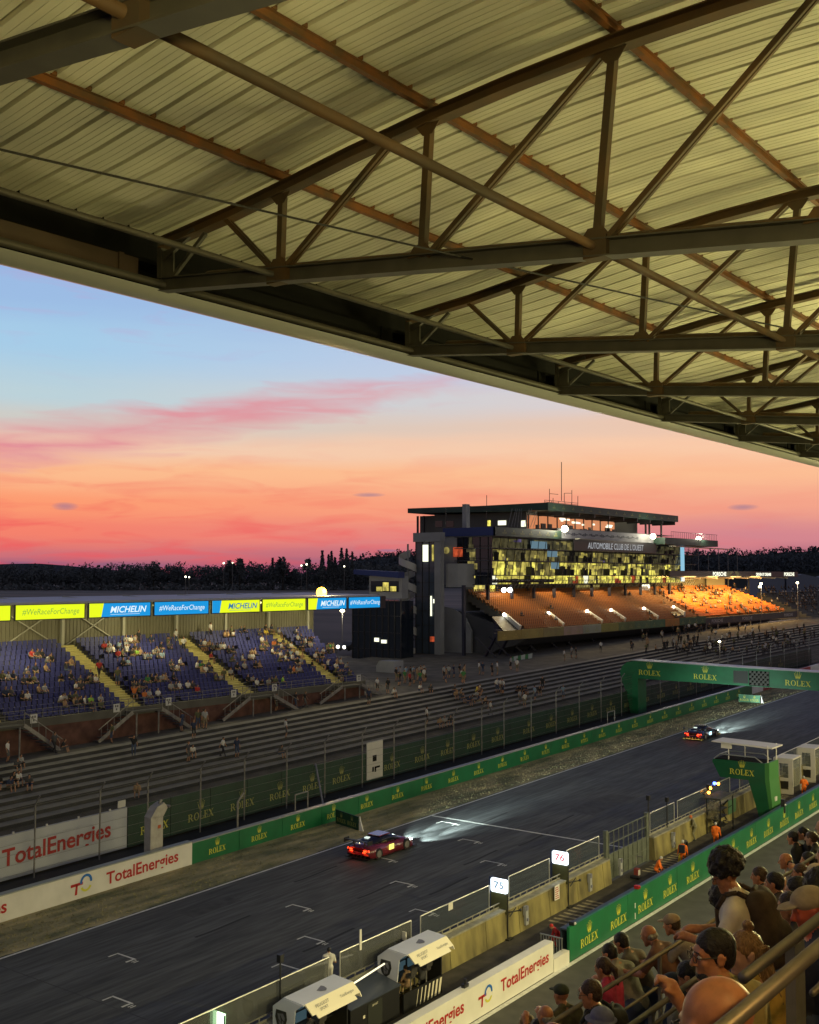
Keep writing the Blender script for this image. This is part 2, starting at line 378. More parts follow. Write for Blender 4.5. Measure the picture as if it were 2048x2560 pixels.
for k in range(11):
    x = random.uniform(-46, -34); y = random.uniform(38, 74); pts = [(x + .25 * sin(t * .5) * t * .2, y - t * .8, .003) for t in range(6)]
    for a, b in zip(pts, pts[1:]): s.quad((a[0] - .09, a[1], .003), (a[0] + .09, a[1], .003), (b[0] + .09, b[1], .003), (b[0] - .09, b[1], .003))
s2 = MB()
for x in (-44.3, -36.2): s2.quad((x, 10, .002), (x + .05, 10, .002), (x + .05, 165, .002), (x, 165, .002))
for k in range(7): y = 30 + k * 19.3; s2.quad((-48.3, y, .002), (-30.7, y + .3, .002), (-30.7, y + .36, .002), (-48.3, y + .06, .002))
for (x, y, a, b) in ((-34.5, 43, 1.6, 5), (-41, 72, 2.2, 7), (-46.5, 40, 1.1, 3.5), (-33.5, 84, 1.8, 9)): s2.quad((x, y, .0025), (x + a, y, .0025), (x + a, y + b, .0025), (x, y + b, .0025))
tag(s2.build('asphalt_patches', mat('asphalt_patch', (.045, .046, .047), .75, noise=.3, nscale=2, bump=.2), slope=True), kind='structure')
tag(s.build('tyre_marks', mat('tyre_rubber_mark', (0.015, 0.016, 0.018), .8), slope=True), kind='structure')

# ================================================================ grandstand roof over the camera
m_sheet = mat('roof_sheet', (0.56, 0.54, 0.42), 0.55, noise=0.13, nscale=0.9, stretch=(.35, 1.6, 1), detail=6)
m_rust = mat('rusty_steel', (0.20, 0.066, 0.008), 0.7, col2=(0.085, 0.045, 0.014), nscale=2.4, bump=.15)
m_brown = mat('brown_primed_steel', (0.095, 0.048, 0.012), 0.75, col2=(0.05, 0.034, 0.016), nscale=1.2, bump=.1)
m_galv = mat('galvanised_steel', (0.065, 0.06, 0.045), 0.55, metal=0.1, noise=0.18, nscale=2.0)
m_fasc = mat('fascia_sheet', (0.5, 0.5, 0.42), 0.3, metal=0.35, noise=0.12, nscale=.5, stretch=(1, .3, 1))
m_dark = mat('shade_and_black_paint', (0.005, 0.005, 0.0045), 0.9, spec=.1)  # near black; under the roof edge it stands in for shade
m_inner = mat('inner_fascia_panel', (0.05, 0.03, 0.016), 0.8, noise=.2, nscale=1)
roof = thing('grandstand_roof', 'pale ribbed metal canopy on rusty steel trusses overhead, its curved edge crossing the sky', 'roof', (-8, 30, 22))
TOPC = [(-14.0, 23.34), (-12.4, 23.50), (-11.25, 23.66), (-9.9, 23.86), (-8.55, 24.02), (-7.2, 24.14), (-5.8, 24.22), (-4.4, 24.24), (-3.1, 24.22), (-.4, 24.08), (2.3, 23.8), (5, 23.4), (9, 22.7)]
def topz(x):
    for (a, za), (b, zb) in zip(TOPC, TOPC[1:]):
        if x <= b: return za + (zb - za) * (x - a) / (b - a)
    return TOPC[-1][1]
def botz(x): return 22.63 - (x + 14) * 0.109
TY = [-2.0, 4.72, 11.5, 18.1, 24.35, 30.45, 36.6, 42.9, 49.2, 55.4, 61.6, 67.8, 74, 80, 86]
# sheet with trapezoid ribs
sh = MB(); prof = [(0, 0), (.008, .11), (.068, .11), (.078, 0), (.178, 0), (.184, .005), (.196, .005), (.202, 0), (.285, 0), (.291, .005), (.303, .005), (.309, 0), (.392, 0), (.398, .005), (.410, .005), (.416, 0)]
P = .5; ysh = []
for k in range(int(98 / P)): ysh += [(-6 + k * P + a, b) for a, b in prof]
XS = [(-14.3, 23.34 + .315)] + [(x, topz(x) + .345) for x, _ in TOPC[1:]]
n = len(ysh)
for x, z in XS: sh.v += [(x, y, z + b) for y, b in ysh]
for i in range(len(XS) - 1):
    for j in range(n - 1): sh.f.append((i * n + j, i * n + j + 1, (i + 1) * n + j + 1, (i + 1) * n + j)); sh.m.append(0)
sh.build('roof_sheet', m_sheet, roof)
s = MB()
for i in range(len(XS) - 1): (a, za), (b, zb) = XS[i], XS[i + 1]; s.quad((a, -6, za + .14), (b, -6, zb + .14), (b, 92, zb + .14), (a, 92, za + .14))
s.build('upper_sheet', m_dark, roof)
for x in (-11.25, -8.55, -5.8, -3.1, -.4, 2.3, 5):
    p = MB(); z = topz(x) + .255
    p.ibeam((x, -6, z + .01), (x, 92, z + .01), .125, .085, .012)
    for k in range(0, 196): p.box(x - .05, x + .05, -6 + k * .5 + .0, -6 + k * .5 + .075, z + .08, z + .135)   # cleats up into each rib
    p.build('purlin', m_rust, roof)
for ti, y in enumerate(TY):
    tr = thing('roof_truss', None, None, (-8, y, 22.3)); tr.parent = roof; tr.location = (0, y - 30, .3); base = Vector((-8, y, 22.3))
    def tb(mb, name, m):
        mb.v = [(a - base[0], b - base[1], c - base[2]) for a, b, c in mb.v]
        return mb.build(name, m, tr, local=True)
    c = MB(); pts = [(x, y, z + .085) for x, z in TOPC]
    for a, b in zip(pts, pts[1:]): c.ibeam(a, b, .17, .2, .016)
    tb(c, 'top_chord', m_brown)
    c = MB(); c.ibeam((-14, y, botz(-14) + .11), (8, y, botz(8) + .11), .22, .22, .018)
    tb(c, 'bottom_chord', m_galv)
    if ti > 0:
        c = MB(); c.tube((-13.2, y + .3, botz(-13.2) + .27), (8, y + .3, botz(8) + .27), .095, 10); tb(c, 'chord_tube', m_brown)
    nb = [-11.3, -8.66, -6.06, -3.42, -.8, 1.8, 4.4]; ntp = [-11.26, -8.54, -5.82, -3.1, -.45, 2.2, 4.9]
    for a, b in zip(nb, ntp):
        c = MB(); c.beam((a, y, botz(a) + .2), (b, y, topz(b)), .1, .1); tb(c, 'upright', m_brown)
    for (a, b) in ((-11.42, -12.45), (-11.2, -9.15), (-8.56, -5.94), (-5.94, -3.3), (-3.32, -.6), (-.7, 2.0), (1.9, 4.7)):
        c = MB()
        for k in (-.035, .035): c.beam((a, y + k, botz(a) + .2), (b, y + k, topz(b) + .02), .045, .07)
        tb(c, 'diagonal', m_brown)
    c = MB(); c.beam((-14, y, botz(-14)), (-14, y, topz(-14) + .1), .12, .1); c.beam((-13.75, y, botz(-13.8) + .2), (-12.95, y, 23.4), .06, .06); c.beam((-14, y, 23.15), (-13.2, y, 23.5), .06, .08)
    c.box(-14.02, -13.7, y - .012, y + .012, 22.66, 23.3); tb(c, 'end_post', m_galv)
    c = MB(); c.box(-11.5, -11.1, y - .09, y + .09, botz(-11.3) - .01, botz(-11.3) + .25); c.box(-6.2, -5.9, y - .1, y + .1, botz(-6) - .01, botz(-6) + .26); [c.prism([(a - .22, y - .055, botz(a) + .2), (a + .22, y - .055, botz(a) + .2), (a + .1, y - .055, botz(a) + .36), (a - .1, y - .055, botz(a) + .36)], (0, .012, 0)) for a in nb]; [c.prism([(b - .2, y - .055, topz(b)), (b + .2, y - .055, topz(b)), (b + .08, y - .055, topz(b) - .15), (b - .08, y - .055, topz(b) - .15)], (0, .012, 0)) for b in ntp]; tb(c, 'gusset', m_brown)
for x, z, r, m in ((-11.38, 22.46, .05, m_galv), (-6.08, 21.9, .06, m_brown), (-.8, 21.35, .06, m_brown)):
    p = MB(); p.tube((x, -6, z), (x, 90, z), r * .88, 16); p.build('brace_tube', m, roof, smooth=True)
p = MB()
for ti in range(len(TY) - 1): p.tube((-11.38, TY[ti] + .1, 22.5), (-12.6, (TY[ti] + TY[ti + 1]) / 2, 23.45), .02, 6)
# front edge
p = MB(); fp = [(-13.9, 22.64), (-14.1, 22.60), (-14.45, 22.585), (-14.66, 22.63), (-14.78, 22.75), (-14.82, 23.0), (-14.82, 23.75), (-14.7, 23.85)]
ysf = [-6 + 2 * k for k in range(50)]
for y in ysf: p.v += [(x, y, z) for x, z in fp]
for i in range(len(ysf) - 1):
    for j in range(len(fp) - 1): p.f.append((i * 8 + j, i * 8 + j + 1, (i + 1) * 8 + j + 1, (i + 1) * 8 + j)); p.m.append(0)
p.build('fascia', m_fasc, roof, smooth=True)
p = MB(); p.tube((-13.93, -6, 22.735), (-13.93, 92, 22.735), .065, 12); p.build('edge_tube', m_galv, roof, smooth=True)
p = MB(); p.box(-14.2, -14.16, TY[1] + .1, TY[2] - .35, 22.8, 23.14); p.box(-14.2, -14.12, TY[2] - .75, TY[2] - .66, 22.8, 23.15); p.build('near_inner_panel', m_inner, roof)
p = MB()
for a, b in zip(TY[2:], TY[3:]): p.box(-14.2, -14.16, a + .1, b - .35, 22.8, 23.14); p.box(-14.2, -14.12, b - .75, b - .66, 22.8, 23.15)
p.build('inner_panel', m_dark, roof)  # farther panels coloured near black for the shade in those bays
p = MB(); p.box(-14.78, -14.31, -6, 92, 23.16, 23.8); p.box(-14.78, -14.74, -6, 92, 22.8, 23.15); p.build('gutter', m_dark, roof)  # shade of the void behind the fascia put into the gutter's colour
c = MB(); A = atD(-160, 336, 10.0); B = atD(2250, 880, 21); pts = [A.lerp(B, t / 14) - Vector((0, 0, .05 * sin(pi * t / 14))) for t in range(15)]
c.path(pts, .013, 6)
for k in range(0, 28): q_ = A.lerp(B, (k + .5) / 28); c.ball(q_ - Vector((0, 0, .05 * sin(pi * (k + .5) / 28))), .016, n=6)
tag(c.build('overhead_cable', mat('cable_black', (.012, .011, .01), .7)), 'thin black cable strung across under the roof trusses', 'cable')

# ================================================================ spectator terrace the camera stands on
m_conc = mat('terrace_concrete', (0.11, 0.10, 0.085), 0.9, noise=0.25, nscale=1.5, bump=.2)
m_rail = mat('handrail_steel', (0.22, 0.20, 0.16), 0.42, metal=0.5, noise=.1, nscale=5)
st = thing('grandstand', 'near concrete grandstand terrace under the crowd in the lower right corner', 'grandstand', (-3, 10, 12))
s = MB(); x = 2.0; 
while x > -7.6:
    z = 16.4 + .77 * x; s.box(x - .85, x, -8, 60, z - 1.2, z); x -= .85
XF = x
s.build('steps', m_conc, st)
s = MB(); s.box(-8.2, XF, -8, 60, 0.8, 16.4 + .77 * XF + .35); s.build('front_wall', m_conc, st)
def rail(name, X, k, y0, y1, r, label, lower=None, posts=2.4, pw=.05):
    z = 18 - k * abs(X); t = thing(name, label, 'handrail', (X, (y0 + y1) / 2, z - 1))
    s = MB(); s.tube((X, y0, z), (X, y1, z), r, 12); s.build('top_bar', m_rail, t, smooth=True)
    if lower:
        for dz in lower: s = MB(); s.tube((X, y0, z - dz), (X, y1, z - dz), r * .75, 10); s.build('lower_bar', m_rail, t, smooth=True)
    y = y0 + posts * .5
    while y < y1: s = MB(); s.beam((X, y, z - 1.1), (X, y, z - .01), pw, .03); s.build('post', m_rail, t); y += posts
    return t
rail('handrail', -5.5, .777, 4, 40, .024, 'long grey handrail running behind the front row of leaning spectators', [.34], 3.1)
rail('handrail', -3.7, .877, 5, 26, .022, 'double steel handrail emerging on both sides of the bald man with his neighbour behind', [.11, .3], 5.5)
t = thing('handrail', 'steel handrail with a broad flat grey post between the blonde woman and the bald man', 'handrail', (-1.86, 6, 15))
z = 18 - .953 * 1.86
s = MB(); s.tube((-1.86, 4.82, z), (-1.86, 9.5, z), .026, 14); s.build('top_bar', m_rail, t, smooth=True)
s = MB(); s.box(-1.885, -1.835, 5.43, 5.57, z - 1.6, z - .02); s.build('post', mat('flat_post_paint', (.16, .16, .15), .6, noise=.2, nscale=6), t)
s = MB(); s.tube((-1.86, 5.75, z - .34), (-1.86, 9.5, z - .34), .018, 10); s.build('lower_bar', m_rail, t, smooth=True)
t = thing('handrail', 'nearest thick handrail slanting through the bottom right corner', 'handrail', (-1.05, 4, 15))
z = 18 - 1.03 * 1.05
s = MB(); s.tube((-1.05, 2.2, z), (-1.05, 6, z), .021, 14); s.build('top_bar', m_rail, t, smooth=True)
# ================================================================ trackside barriers, fences, boards
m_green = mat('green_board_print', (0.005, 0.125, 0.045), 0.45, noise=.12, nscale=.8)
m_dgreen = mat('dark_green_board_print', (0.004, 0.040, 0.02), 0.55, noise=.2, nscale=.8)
m_yel = mat('yellow_print', (0.62, 0.60, 0.06), 0.5)
m_yeld = mat('muted_yellow_print', (0.36, 0.36, 0.10), 0.6)
m_wht = mat('white_board_print', (0.66, 0.64, 0.61), 0.5, noise=.06, nscale=1)
m_cream = mat('lit_board_print', (0.74, 0.72, 0.66), 0.45, noise=.05, nscale=1)  # lighter copy of the white print, lamplight put into its colour
m_red = mat('red_print', (0.42, 0.012, 0.010), 0.5)
m_blue = mat('blue_print', (0.01, 0.13, 0.50), 0.5)
m_steel = mat('fence_post_steel', (0.22, 0.21, 0.20), 0.5, metal=.3, noise=.2, nscale=3)
m_edge = mat('barrier_cap_steel', (0.34, 0.36, 0.35), 0.4, metal=.4)
CT = [(0, 0), ]
TX = {}
def energy_logo():      # stylised linked letters beside the word
    r = _sh(); _b(r, -.2, .75, .42, .6); _q(r, (.2, .5), (.36, .5), (.3, -.15), (.12, -.15))
    b = _sh(); _arc(b, 1.0, .55, .48, .5, -10, 190, .17, .17, 12)
    y = _sh(); _arc(y, 1.0, .35, .45, .45, 200, 340, .15, .15, 10)
    return tuple((s[0], s[1]) for s in (r, b, y))
# -- left barrier along the verge
XB = -53.2; H1 = 1.3
bar = thing('trackside_barrier', 'long green advertising barrier with yellow crowns beyond the grass verge', 'barrier', (XB, 90, gz(90)))
s = MB(); yy = 46.7
while yy < 141: s.box(XB - .35, XB, yy + .02, yy + 3.98, 0, H1 - .02); yy += 4
s.build('board_panel', m_green, bar, slope=True)
s = MB()
for a, b in zip([46.7, 80, 120], [80, 120, 142.7]): s.beam((XB - .2, a, H1 + .02 + gz(a)), (XB - .2, b, H1 + .02 + gz(b)), .46, .06)
s.build('top_rail', m_edge, bar)
for k in range(25):
    y = 48.8 + 3.72 * k; s = MB(); s.flat(scaled(CROWN, .30), (XB + .012, y, .3), (0, 1, SL), (0, 0, 1.15)); s.build('crown_logo', m_yel, bar, slope=True)
bar2 = thing('white_trackside_barrier', 'white barrier with red lettering at the left edge of the track', 'barrier', (XB, 35, gz(35)))
s = MB(); s.box(XB - .4, XB + .02, -30, 46.68, 0, H1 + .06); s.build('board_panel', m_wht, bar2, slope=True)
s = MB(); s.beam((XB - .2, -30, H1 + .1 + gz(-30)), (XB - .2, 46.68, H1 + .1 + gz(46.68)), .5, .07); s.build('top_rail', m_edge, bar2)
for yc in (42.9, 31.2, 19.5):
    s = MB(); s.flat(text('TotalEnergies', .95, 1.02, bold=.02), (XB + .034, yc, .42), (0, 1, SL), (0, 0, 1)); s.build('lettering', m_red, bar2, slope=True)
    for part, m, nm in zip(energy_logo(), (m_red, m_blue, m_yel), ('red_mark', 'blue_mark', 'yellow_mark')):
        s = MB(); s.flat(scaled(part, .85), (XB + .034 + (.003 if m is m_blue else 0), yc - 4.9, .38), (0, 1, SL), (0, 0, 1)); s.build(nm, m, bar2, slope=True)
# -- second line of boards and catch fence at the foot of the terraces
XC = -59.5
b3 = thing('white_banner_board', 'tall white board with red lettering behind the catch fence', 'banner', (XC, 38, gz(38)))
s = MB(); s.box(XC - .12, XC, -30, 46.6, .12, 2.75); s.build('board_panel', mat('white_banner', (.52, .54, .6), .6, noise=.06, nscale=.6), b3, slope=True)
for yc in (41.4, 26.8): s = MB(); s.flat(text('TotalEnergies', 1.42, 1.0, bold=.02), (XC + .02, yc, 1.05), (0, 1, SL), (0, 0, 1)); s.build('lettering', m_red, b3, slope=True)
s = MB()
for y in (38.2, 40.5, 42.8, 45.2): s.box(XC - .1, XC - .02, y, y + .12, 2.75, 2.87)
s.box(XC - .1, XC - .05, 45.9, 46.5, 2.8, 3.25); s.build('clip', m_wht, b3, slope=True)
b4 = thing('green_banner_board', 'dark green board with faded yellow crowns below the concrete terraces', 'banner', (XC, 80, gz(80)))
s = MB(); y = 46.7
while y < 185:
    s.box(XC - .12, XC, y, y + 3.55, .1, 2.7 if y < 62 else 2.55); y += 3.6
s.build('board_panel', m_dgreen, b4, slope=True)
for k, y in enumerate([48.9, 53.0, 57.0, 60.9, 64.5, 68.0, 74.6, 78.9, 82.8, 87, 91.2, 97, 101.5, 106, 110.5, 115, 119.5, 124, 128.5, 133, 137.5, 142, 147, 152, 157, 162, 167, 172]):
    s = MB(); s.flat(scaled(CROWN, .5 if y < 60 else .46), (XC + .02, y, .72), (0, 1, SL), (0, 0, 1.05)); s.build('crown_logo', m_yeld if y > 49 else m_yel, b4, slope=True)
t = thing('white_marshal_panel', 'white panel with two black marks standing in the green banner line', 'panel', (XC + .1, 72.2, gz(72)))
s = MB(); s.box(XC + .03, XC + .1, 71.1, 73.2, .3, 3.4); s.build('panel', m_wht, t, slope=True)
s = MB(); s.box(XC + .1, XC + .12, 71.85, 72.35, 1.75, 2.25); s.box(XC + .1, XC + .12, 71.8, 72.0, .9, 1.3); s.box(XC + .1, XC + .12, 72.1, 72.3, .85, 1.3); s.box(XC + .1, XC + .12, 72.1, 72.8, 1.15, 1.3); s.build('black_mark', m_dark, t, slope=True)
m_net = bpy.data.materials.new('wire_mesh'); m_net.use_nodes = True
t_ = m_net.node_tree; pb = t_.nodes['Principled BSDF']; pb.inputs['Base Color'].default_value = (.10, .10, .095, 1); pb.inputs['Alpha'].default_value = .13; pb.inputs['Roughness'].default_value = .6
XF2 = -58.9
fn = thing('catch_fence', 'tall debris fence with kinked steel posts in front of the terraces', 'fence', (XF2, 90, gz(90)))
ys = [25, 30, 34.6, 39.3, 44.0, 47.8, 52.4, 56.6, 61, 65.3, 69.9, 74.1, 78.6, 82.9, 87.5, 91.4, 96.5, 101.5, 106.5, 111.5, 116.5, 121.5, 127, 132.5, 138, 143.5, 149, 154.5, 160, 166, 172, 178, 184, 190]
for y in ys:
    s = MB(); g_ = gz(y); s.tube((XF2, y, g_), (XF2, y, g_ + 4.35), .055, 8); s.tube((XF2, y, g_ + 4.35), (XF2 + .45, y, g_ + 4.95), .05, 8); s.build('post', m_steel, fn)
s = MB()
for a, b in zip(ys, ys[1:]):
    for z in (.5, 1.1, 1.7, 2.3, 2.9, 3.5, 4.1, 4.35): s.tube((XF2 + .03, a, gz(a) + z), (XF2 + .03, b, gz(b) + z), .009, 4, cap=False)
s.build('cable', m_steel, fn)
s = MB()
for a, b in zip(ys, ys[1:]):
    s.quad((XF2 + .05, a, gz(a) + .3), (XF2 + .05, b, gz(b) + .3), (XF2 + .05, b, gz(b) + 4.35), (XF2 + .05, a, gz(a) + 4.35)); s.quad((XF2 + .05, a, gz(a) + 4.35), (XF2 + .05, b, gz(b) + 4.35), (XF2 + .48, b, gz(b) + 4.9), (XF2 + .48, a, gz(a) + 4.9))
s.build('wire_mesh', m_net, fn)
# nearer post, gate hoop, leaning strut, sentry tower, tarpaulin
t = thing('kinked_fence_post', 'single pale kinked post rising behind the green barrier', 'post', (-53.9, 52.2, gz(52)))
s = MB(); g_ = gz(52.2); s.tube((-53.9, 51.2, g_), (-53.9, 51.2, g_ + 2.9), .07, 8); s.tube((-53.9, 51.2, g_ + 2.9), (-53.9, 51.75, g_ + 3.4), .065, 8); s.build('post', m_steel, t)
for k, (y, w, lab) in enumerate(((57.0, 1.3, 'low pipe gate hoop behind the green barrier near the tarpaulin'), (104.0, 1.6, 'small pipe gate hoop behind the barrier at the foot of the arch'))):
    t = thing('gate_hoop', lab, 'gate', (-54.2, y, gz(y))); g_ = gz(y); s = MB()
    s.path([(-54.2, y, g_), (-54.2, y, g_ + 2.3), (-54.2, y + w, g_ + 2.35), (-54.2, y + w, g_)], .05, 8); s.build('pipe_frame', m_steel, t)
t = thing('leaning_strut', 'pale diagonal strut propping the catch fence beside the tarpaulin', 'strut', (-57, 60, gz(60)))
s = MB(); s.tube((-53.8, 59.6, gz(59.6) + .8), (-58.6, 63.9, gz(64) + 2.9), .07, 8); s.build('strut_tube', m_steel, t)
m_sent = mat('sentry_box_paint', (.36, .34, .31), .7, noise=.15, nscale=2, bump=.1)
t = thing('camera_tower', 'pale boxy camera post with an angled head rising behind the white barrier', 'camera post', (-53.95, 44.4, gz(44)))
s = MB(); y0 = 44.0; s.prism([(-53.9, y0, .9), (-53.9, y0 + .95, .9), (-53.9, y0 + .95, 3.2), (-53.9, y0, 3.25)], (-.6, 0, 0)); s.build('column', m_sent, t, slope=True)
s = MB(); s.prism([(-53.88, y0 + .0, 3.27), (-53.88, y0 + .95, 3.22), (-53.88, y0 + 1.32, 3.72), (-53.88, y0 + 1.0, 4.05), (-53.88, y0 + .45, 3.85)], (-.66, 0, 0)); s.build('head', m_sent, t, slope=True)
s = MB(); s.tube((-54.1, y0 + .8, 4.0), (-54.1, y0 + .95, 4.2), .1, 10); s.tube((-54.1, y0 + 1.2, 3.8), (-53.8, y0 + 1.4, 3.75), .09, 10); s.build('camera_body', m_steel, t, slope=True)
s = MB(); s.box(-53.9, -53.87, y0 + .55, y0 + .75, 2.55, 2.75); s.build('label_plate', mat('orange_print', (.4, .08, .02), .6), t, slope=True)
random.seed(4); s = MB(); nx = 14
for i in range(nx + 1):
    for j in range(nx + 1):
        a = i / nx * 2 - 1; b = j / nx * 2 - 1; r2 = min(1, a * a + b * b); h = .7 * (1 - r2) ** .45 * (.8 + .3 * sin(a * 5 + b * 3)) + random.uniform(0, .07) * (r2 < 1)
        s.v.append((-55.6 + .75 * a, 64.1 + 1.15 * b, .01 + h))
for i in range(nx):
    for j in range(nx): s.f.append((i * 15 + j, (i + 1) * 15 + j, (i + 1) * 15 + j + 1, i * 15 + j + 1)); s.m.append(0)
tag(s.build('tarpaulin', mat('plastic_sheet', (.30, .32, .35), .35, noise=.1, nscale=2), slope=True), 'crumpled pale plastic sheet heaped on the service road behind the green barrier', 'tarpaulin')
# -- small angled boards on the verge
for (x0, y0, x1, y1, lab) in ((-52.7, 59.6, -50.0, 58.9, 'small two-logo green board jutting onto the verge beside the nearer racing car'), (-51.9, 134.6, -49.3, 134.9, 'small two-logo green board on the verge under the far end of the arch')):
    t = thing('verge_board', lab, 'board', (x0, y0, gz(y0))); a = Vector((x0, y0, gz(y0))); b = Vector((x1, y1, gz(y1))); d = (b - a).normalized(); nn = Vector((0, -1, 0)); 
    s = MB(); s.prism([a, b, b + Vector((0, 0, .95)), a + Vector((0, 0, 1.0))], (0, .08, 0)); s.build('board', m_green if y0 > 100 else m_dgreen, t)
    for k in (.27, .74): s = MB(); s.flat(scaled(CROWN, .23), a.lerp(b, k) + Vector((0, -.02, .2)), d, (0, 0, 1.2)); s.build('crown_logo', m_yel if y0 > 100 else m_yeld, t)
    s = MB(); s.prism([b + Vector((.1, 0, 0)), b + Vector((.45, 0, 0)), b + Vector((.12, 0, 1.0))], (0, .1, 0)); s.build('white_end', m_wht, t)

# ================================================================ arch over the track
YA = 119.2; GA = gz(YA)
ar = thing('start_arch', 'big green arch spanning the track with yellow crowns and a curved left leg', 'arch', (-58.5, YA, GA))
out = [(-59.15, 0), (-59.35, 1.3), (-59.75, 2.7), (-60.25, 3.9), (-60.4, 4.8), (-60.1, 5.5), (-59.5, 5.95), (-58.5, 6.14)]
s = MB(); s.prism([(x, YA, GA + z) for x, z in out] + [(-58.1, YA, GA + 6.14), (-58.1, YA, GA)], (0, 2.2, 0)); s.build('leg', m_green, ar)
s = MB(); s.prism([(-58.09, YA, GA + 4.1), (-25.0, YA, GA + 3.9), (-25.0, YA, GA + 5.7), (-58.09, YA, GA + 6.14)], (0, 2.2, 0)); s.build('beam', m_green, ar)
s = MB(); s.beam((-58.9, YA + 1.1, GA + 6.2), (-25, YA + 1.1, GA + 5.76), 2.3, .08); s.build('top_edge', m_edge, ar)
s = MB(); s.prism([(-25, YA, GA), (-23.8, YA, GA), (-23.8, YA, GA + 5.7), (-25, YA, GA + 5.7)], (0, 2.2, 0)); s.build('leg', m_green, ar)
for x, z in ((-56.6, 4.55), (-49.8, 4.45), (-39.4, 4.35), (-32, 4.3)): s = MB(); s.flat(scaled(CROWN, .58), (x, YA - .02, GA + z), (1, 0, -.013), (0, 0, 1.0)); s.build('crown_logo', m_yel, ar)
s = MB(); s.box(-46.5, -44.85, YA - .06, YA - .01, GA + 4.3, GA + 5.65); s.build('screen', mat('unlit_screen', (.035, .035, .033), .35), ar)
s = MB()
for i in range(9):
    for j in range(6):
        if (i + j) % 2: x = -44.7 + i * .24; z = GA + 4.15 + j * .26; s.box(x, x + .24, YA - .05, YA - .01, z, z + .26)
        else: x = -44.7 + i * .24; z = GA + 4.15 + j * .26; s.add([(x, YA - .03, z), (x + .24, YA - .03, z + .05), (x + .2, YA - .03, z + .12)], [(0, 1, 2)])
s.build('net_panel', mat('grey_netting', (.10, .10, .095), .7), ar)
s = MB(); s.box(-44.75, -42.5, YA - .012, YA - .003, GA + 4.1, GA + 5.72); s.build('net_backing', m_dark, ar)

# ================================================================ pit wall
m_moss = mat('mossy_concrete', (0.32, 0.27, 0.10), 0.9, col2=(0.12, 0.10, 0.045), nscale=1.1, bump=.3, stretch=(1, 1, .35), detail=9)  # moss mottling, with the lamps' yellow also put into the colour
m_capc = mat('pit_wall_cap', (0.27, 0.26, 0.21), .8, noise=.2, nscale=2)
m_glass = bpy.data.materials.new('screen_glass'); m_glass.use_nodes = True
gb_ = m_glass.node_tree.nodes['Principled BSDF']; gb_.inputs['Base Color'].default_value = (.10, .12, .13, 1); gb_.inputs['Alpha'].default_value = .24; gb_.inputs['Roughness'].default_value = .08; gb_.inputs['Specular IOR Level'].default_value = .8
m_glassd = m_glass.copy(); m_glassd.name = 'scuffed_screen_glass'; m_glassd.node_tree.nodes['Principled BSDF'].inputs['Alpha'].default_value = .62; m_glassd.node_tree.nodes['Principled BSDF'].inputs['Base Color'].default_value = (.12, .125, .12, 1)
pw = thing('pit_wall', 'mossy concrete pit wall with a pale cap between the racetrack and the signalling area', 'wall', (-30.2, 60, gz(60)))
s = MB()
for a, b in ((-30, 57.9), (63.7, 74.5), (74.5, 150)):
    for y in np.arange(a, b, 3.0):
        e = min(b, y + 2.96); s.prism([(-30.0, y, 0), (-30.0, e, 0), (-30.12, e, 1.33), (-30.12, y, 1.33)], (-.5, 0, 0))
s.build('wall', m_moss, pw, slope=True)
s = MB()
for a, b in ((-30, 57.9), (63.7, 150)):
    s.box(-30.49, -30.47, a, b, 1.42, 1.52); s.box(-30.5, -30.45, a, b, 1.66, 1.7)
    for y in np.arange(a, b, 5.0): e = min(b, y + 5); s.box(-30.62, -30.08, y, e - .02, 1.335, 1.42)
    for y in np.arange(a, b, .62): s.box(-30.5, -30.46, y, y + .05, 1.42, 1.68)
s.build('cap', m_capc, pw, slope=True)
for i, (a, b, gm) in enumerate(((2, 9.6, m_glassd), (10, 17.6, m_glassd), (18, 25.7, m_glassd), (26, 34.1, m_glassd), (34.8, 39.6, m_glassd), (40.3, 45.9, m_glass), (47.7, 51.7, m_glass), (53.6, 57.3, m_glass), (64, 67.6, m_glass), (68.1, 72.8, m_glass), (73.5, 77.1, m_glass), (79, 85.6, m_glass), (86.2, 92, m_glass), (92.6, 99, m_glass), (99.6, 106, m_glass), (106.6, 118, m_glass))):
    fr_ = MB(); X = -30.5
    s = MB(); s.box(X - .012, X + .012, a, b, 1.7, 2.73)
    g_o = s.build('screen_panel', gm, pw, slope=True)
    fr_.tube((X, a, 2.76), (X, b, 2.76), .03, 8); fr_.tube((X, a, 1.42), (X, a, 2.76), .03, 8); fr_.tube((X, b, 1.42), (X, b, 2.76), .03, 8)
    fr_.build('screen_frame', mat('screen_rail', (.55, .55, .52), .35, metal=.5), pw, slope=True)
# equipment hanging on the wall and lamps
m_box = mat('grey_box_plastic', (.35, .36, .38), .5); m_blk = mat('black_plastic', (.016, .016, .017), .45)
for i, (y, lab) in enumerate(((48.45, 'socket box on the pit wall between the lit boards 75 and 76'), (55.2, 'socket box on the pit wall between the board reading 76 and the gate hinge'), (58.9, 'wall socket box on the pit wall just before the steel gate'), (66.2, 'wall socket box on the pit wall beyond the steel gate'))):
    t = thing('socket_box', lab, 'socket box', (-29.95, y, gz(y) + .9)); s = MB(); s.box(-30.05, -29.88, y - .12, y + .12, .75, 1.2); s.box(-30.05, -29.92, y - .05, y + .2, .25, .72); s.build('enclosure', m_box, t, slope=True)
    s = MB(); s.box(-29.88, -29.84, y - .08, y + .08, 1.0, 1.22); s.box(-29.92, -29.86, y + .02, y + .15, .45, .6); s.build('cover', mat('violet_grey_plastic', (.2, .2, .26), .4), t, slope=True)
rb = thing('red_trackside_barrier', 'red and white advertising barrier continuing beyond the arch', 'barrier', (XB, 160, gz(160)))
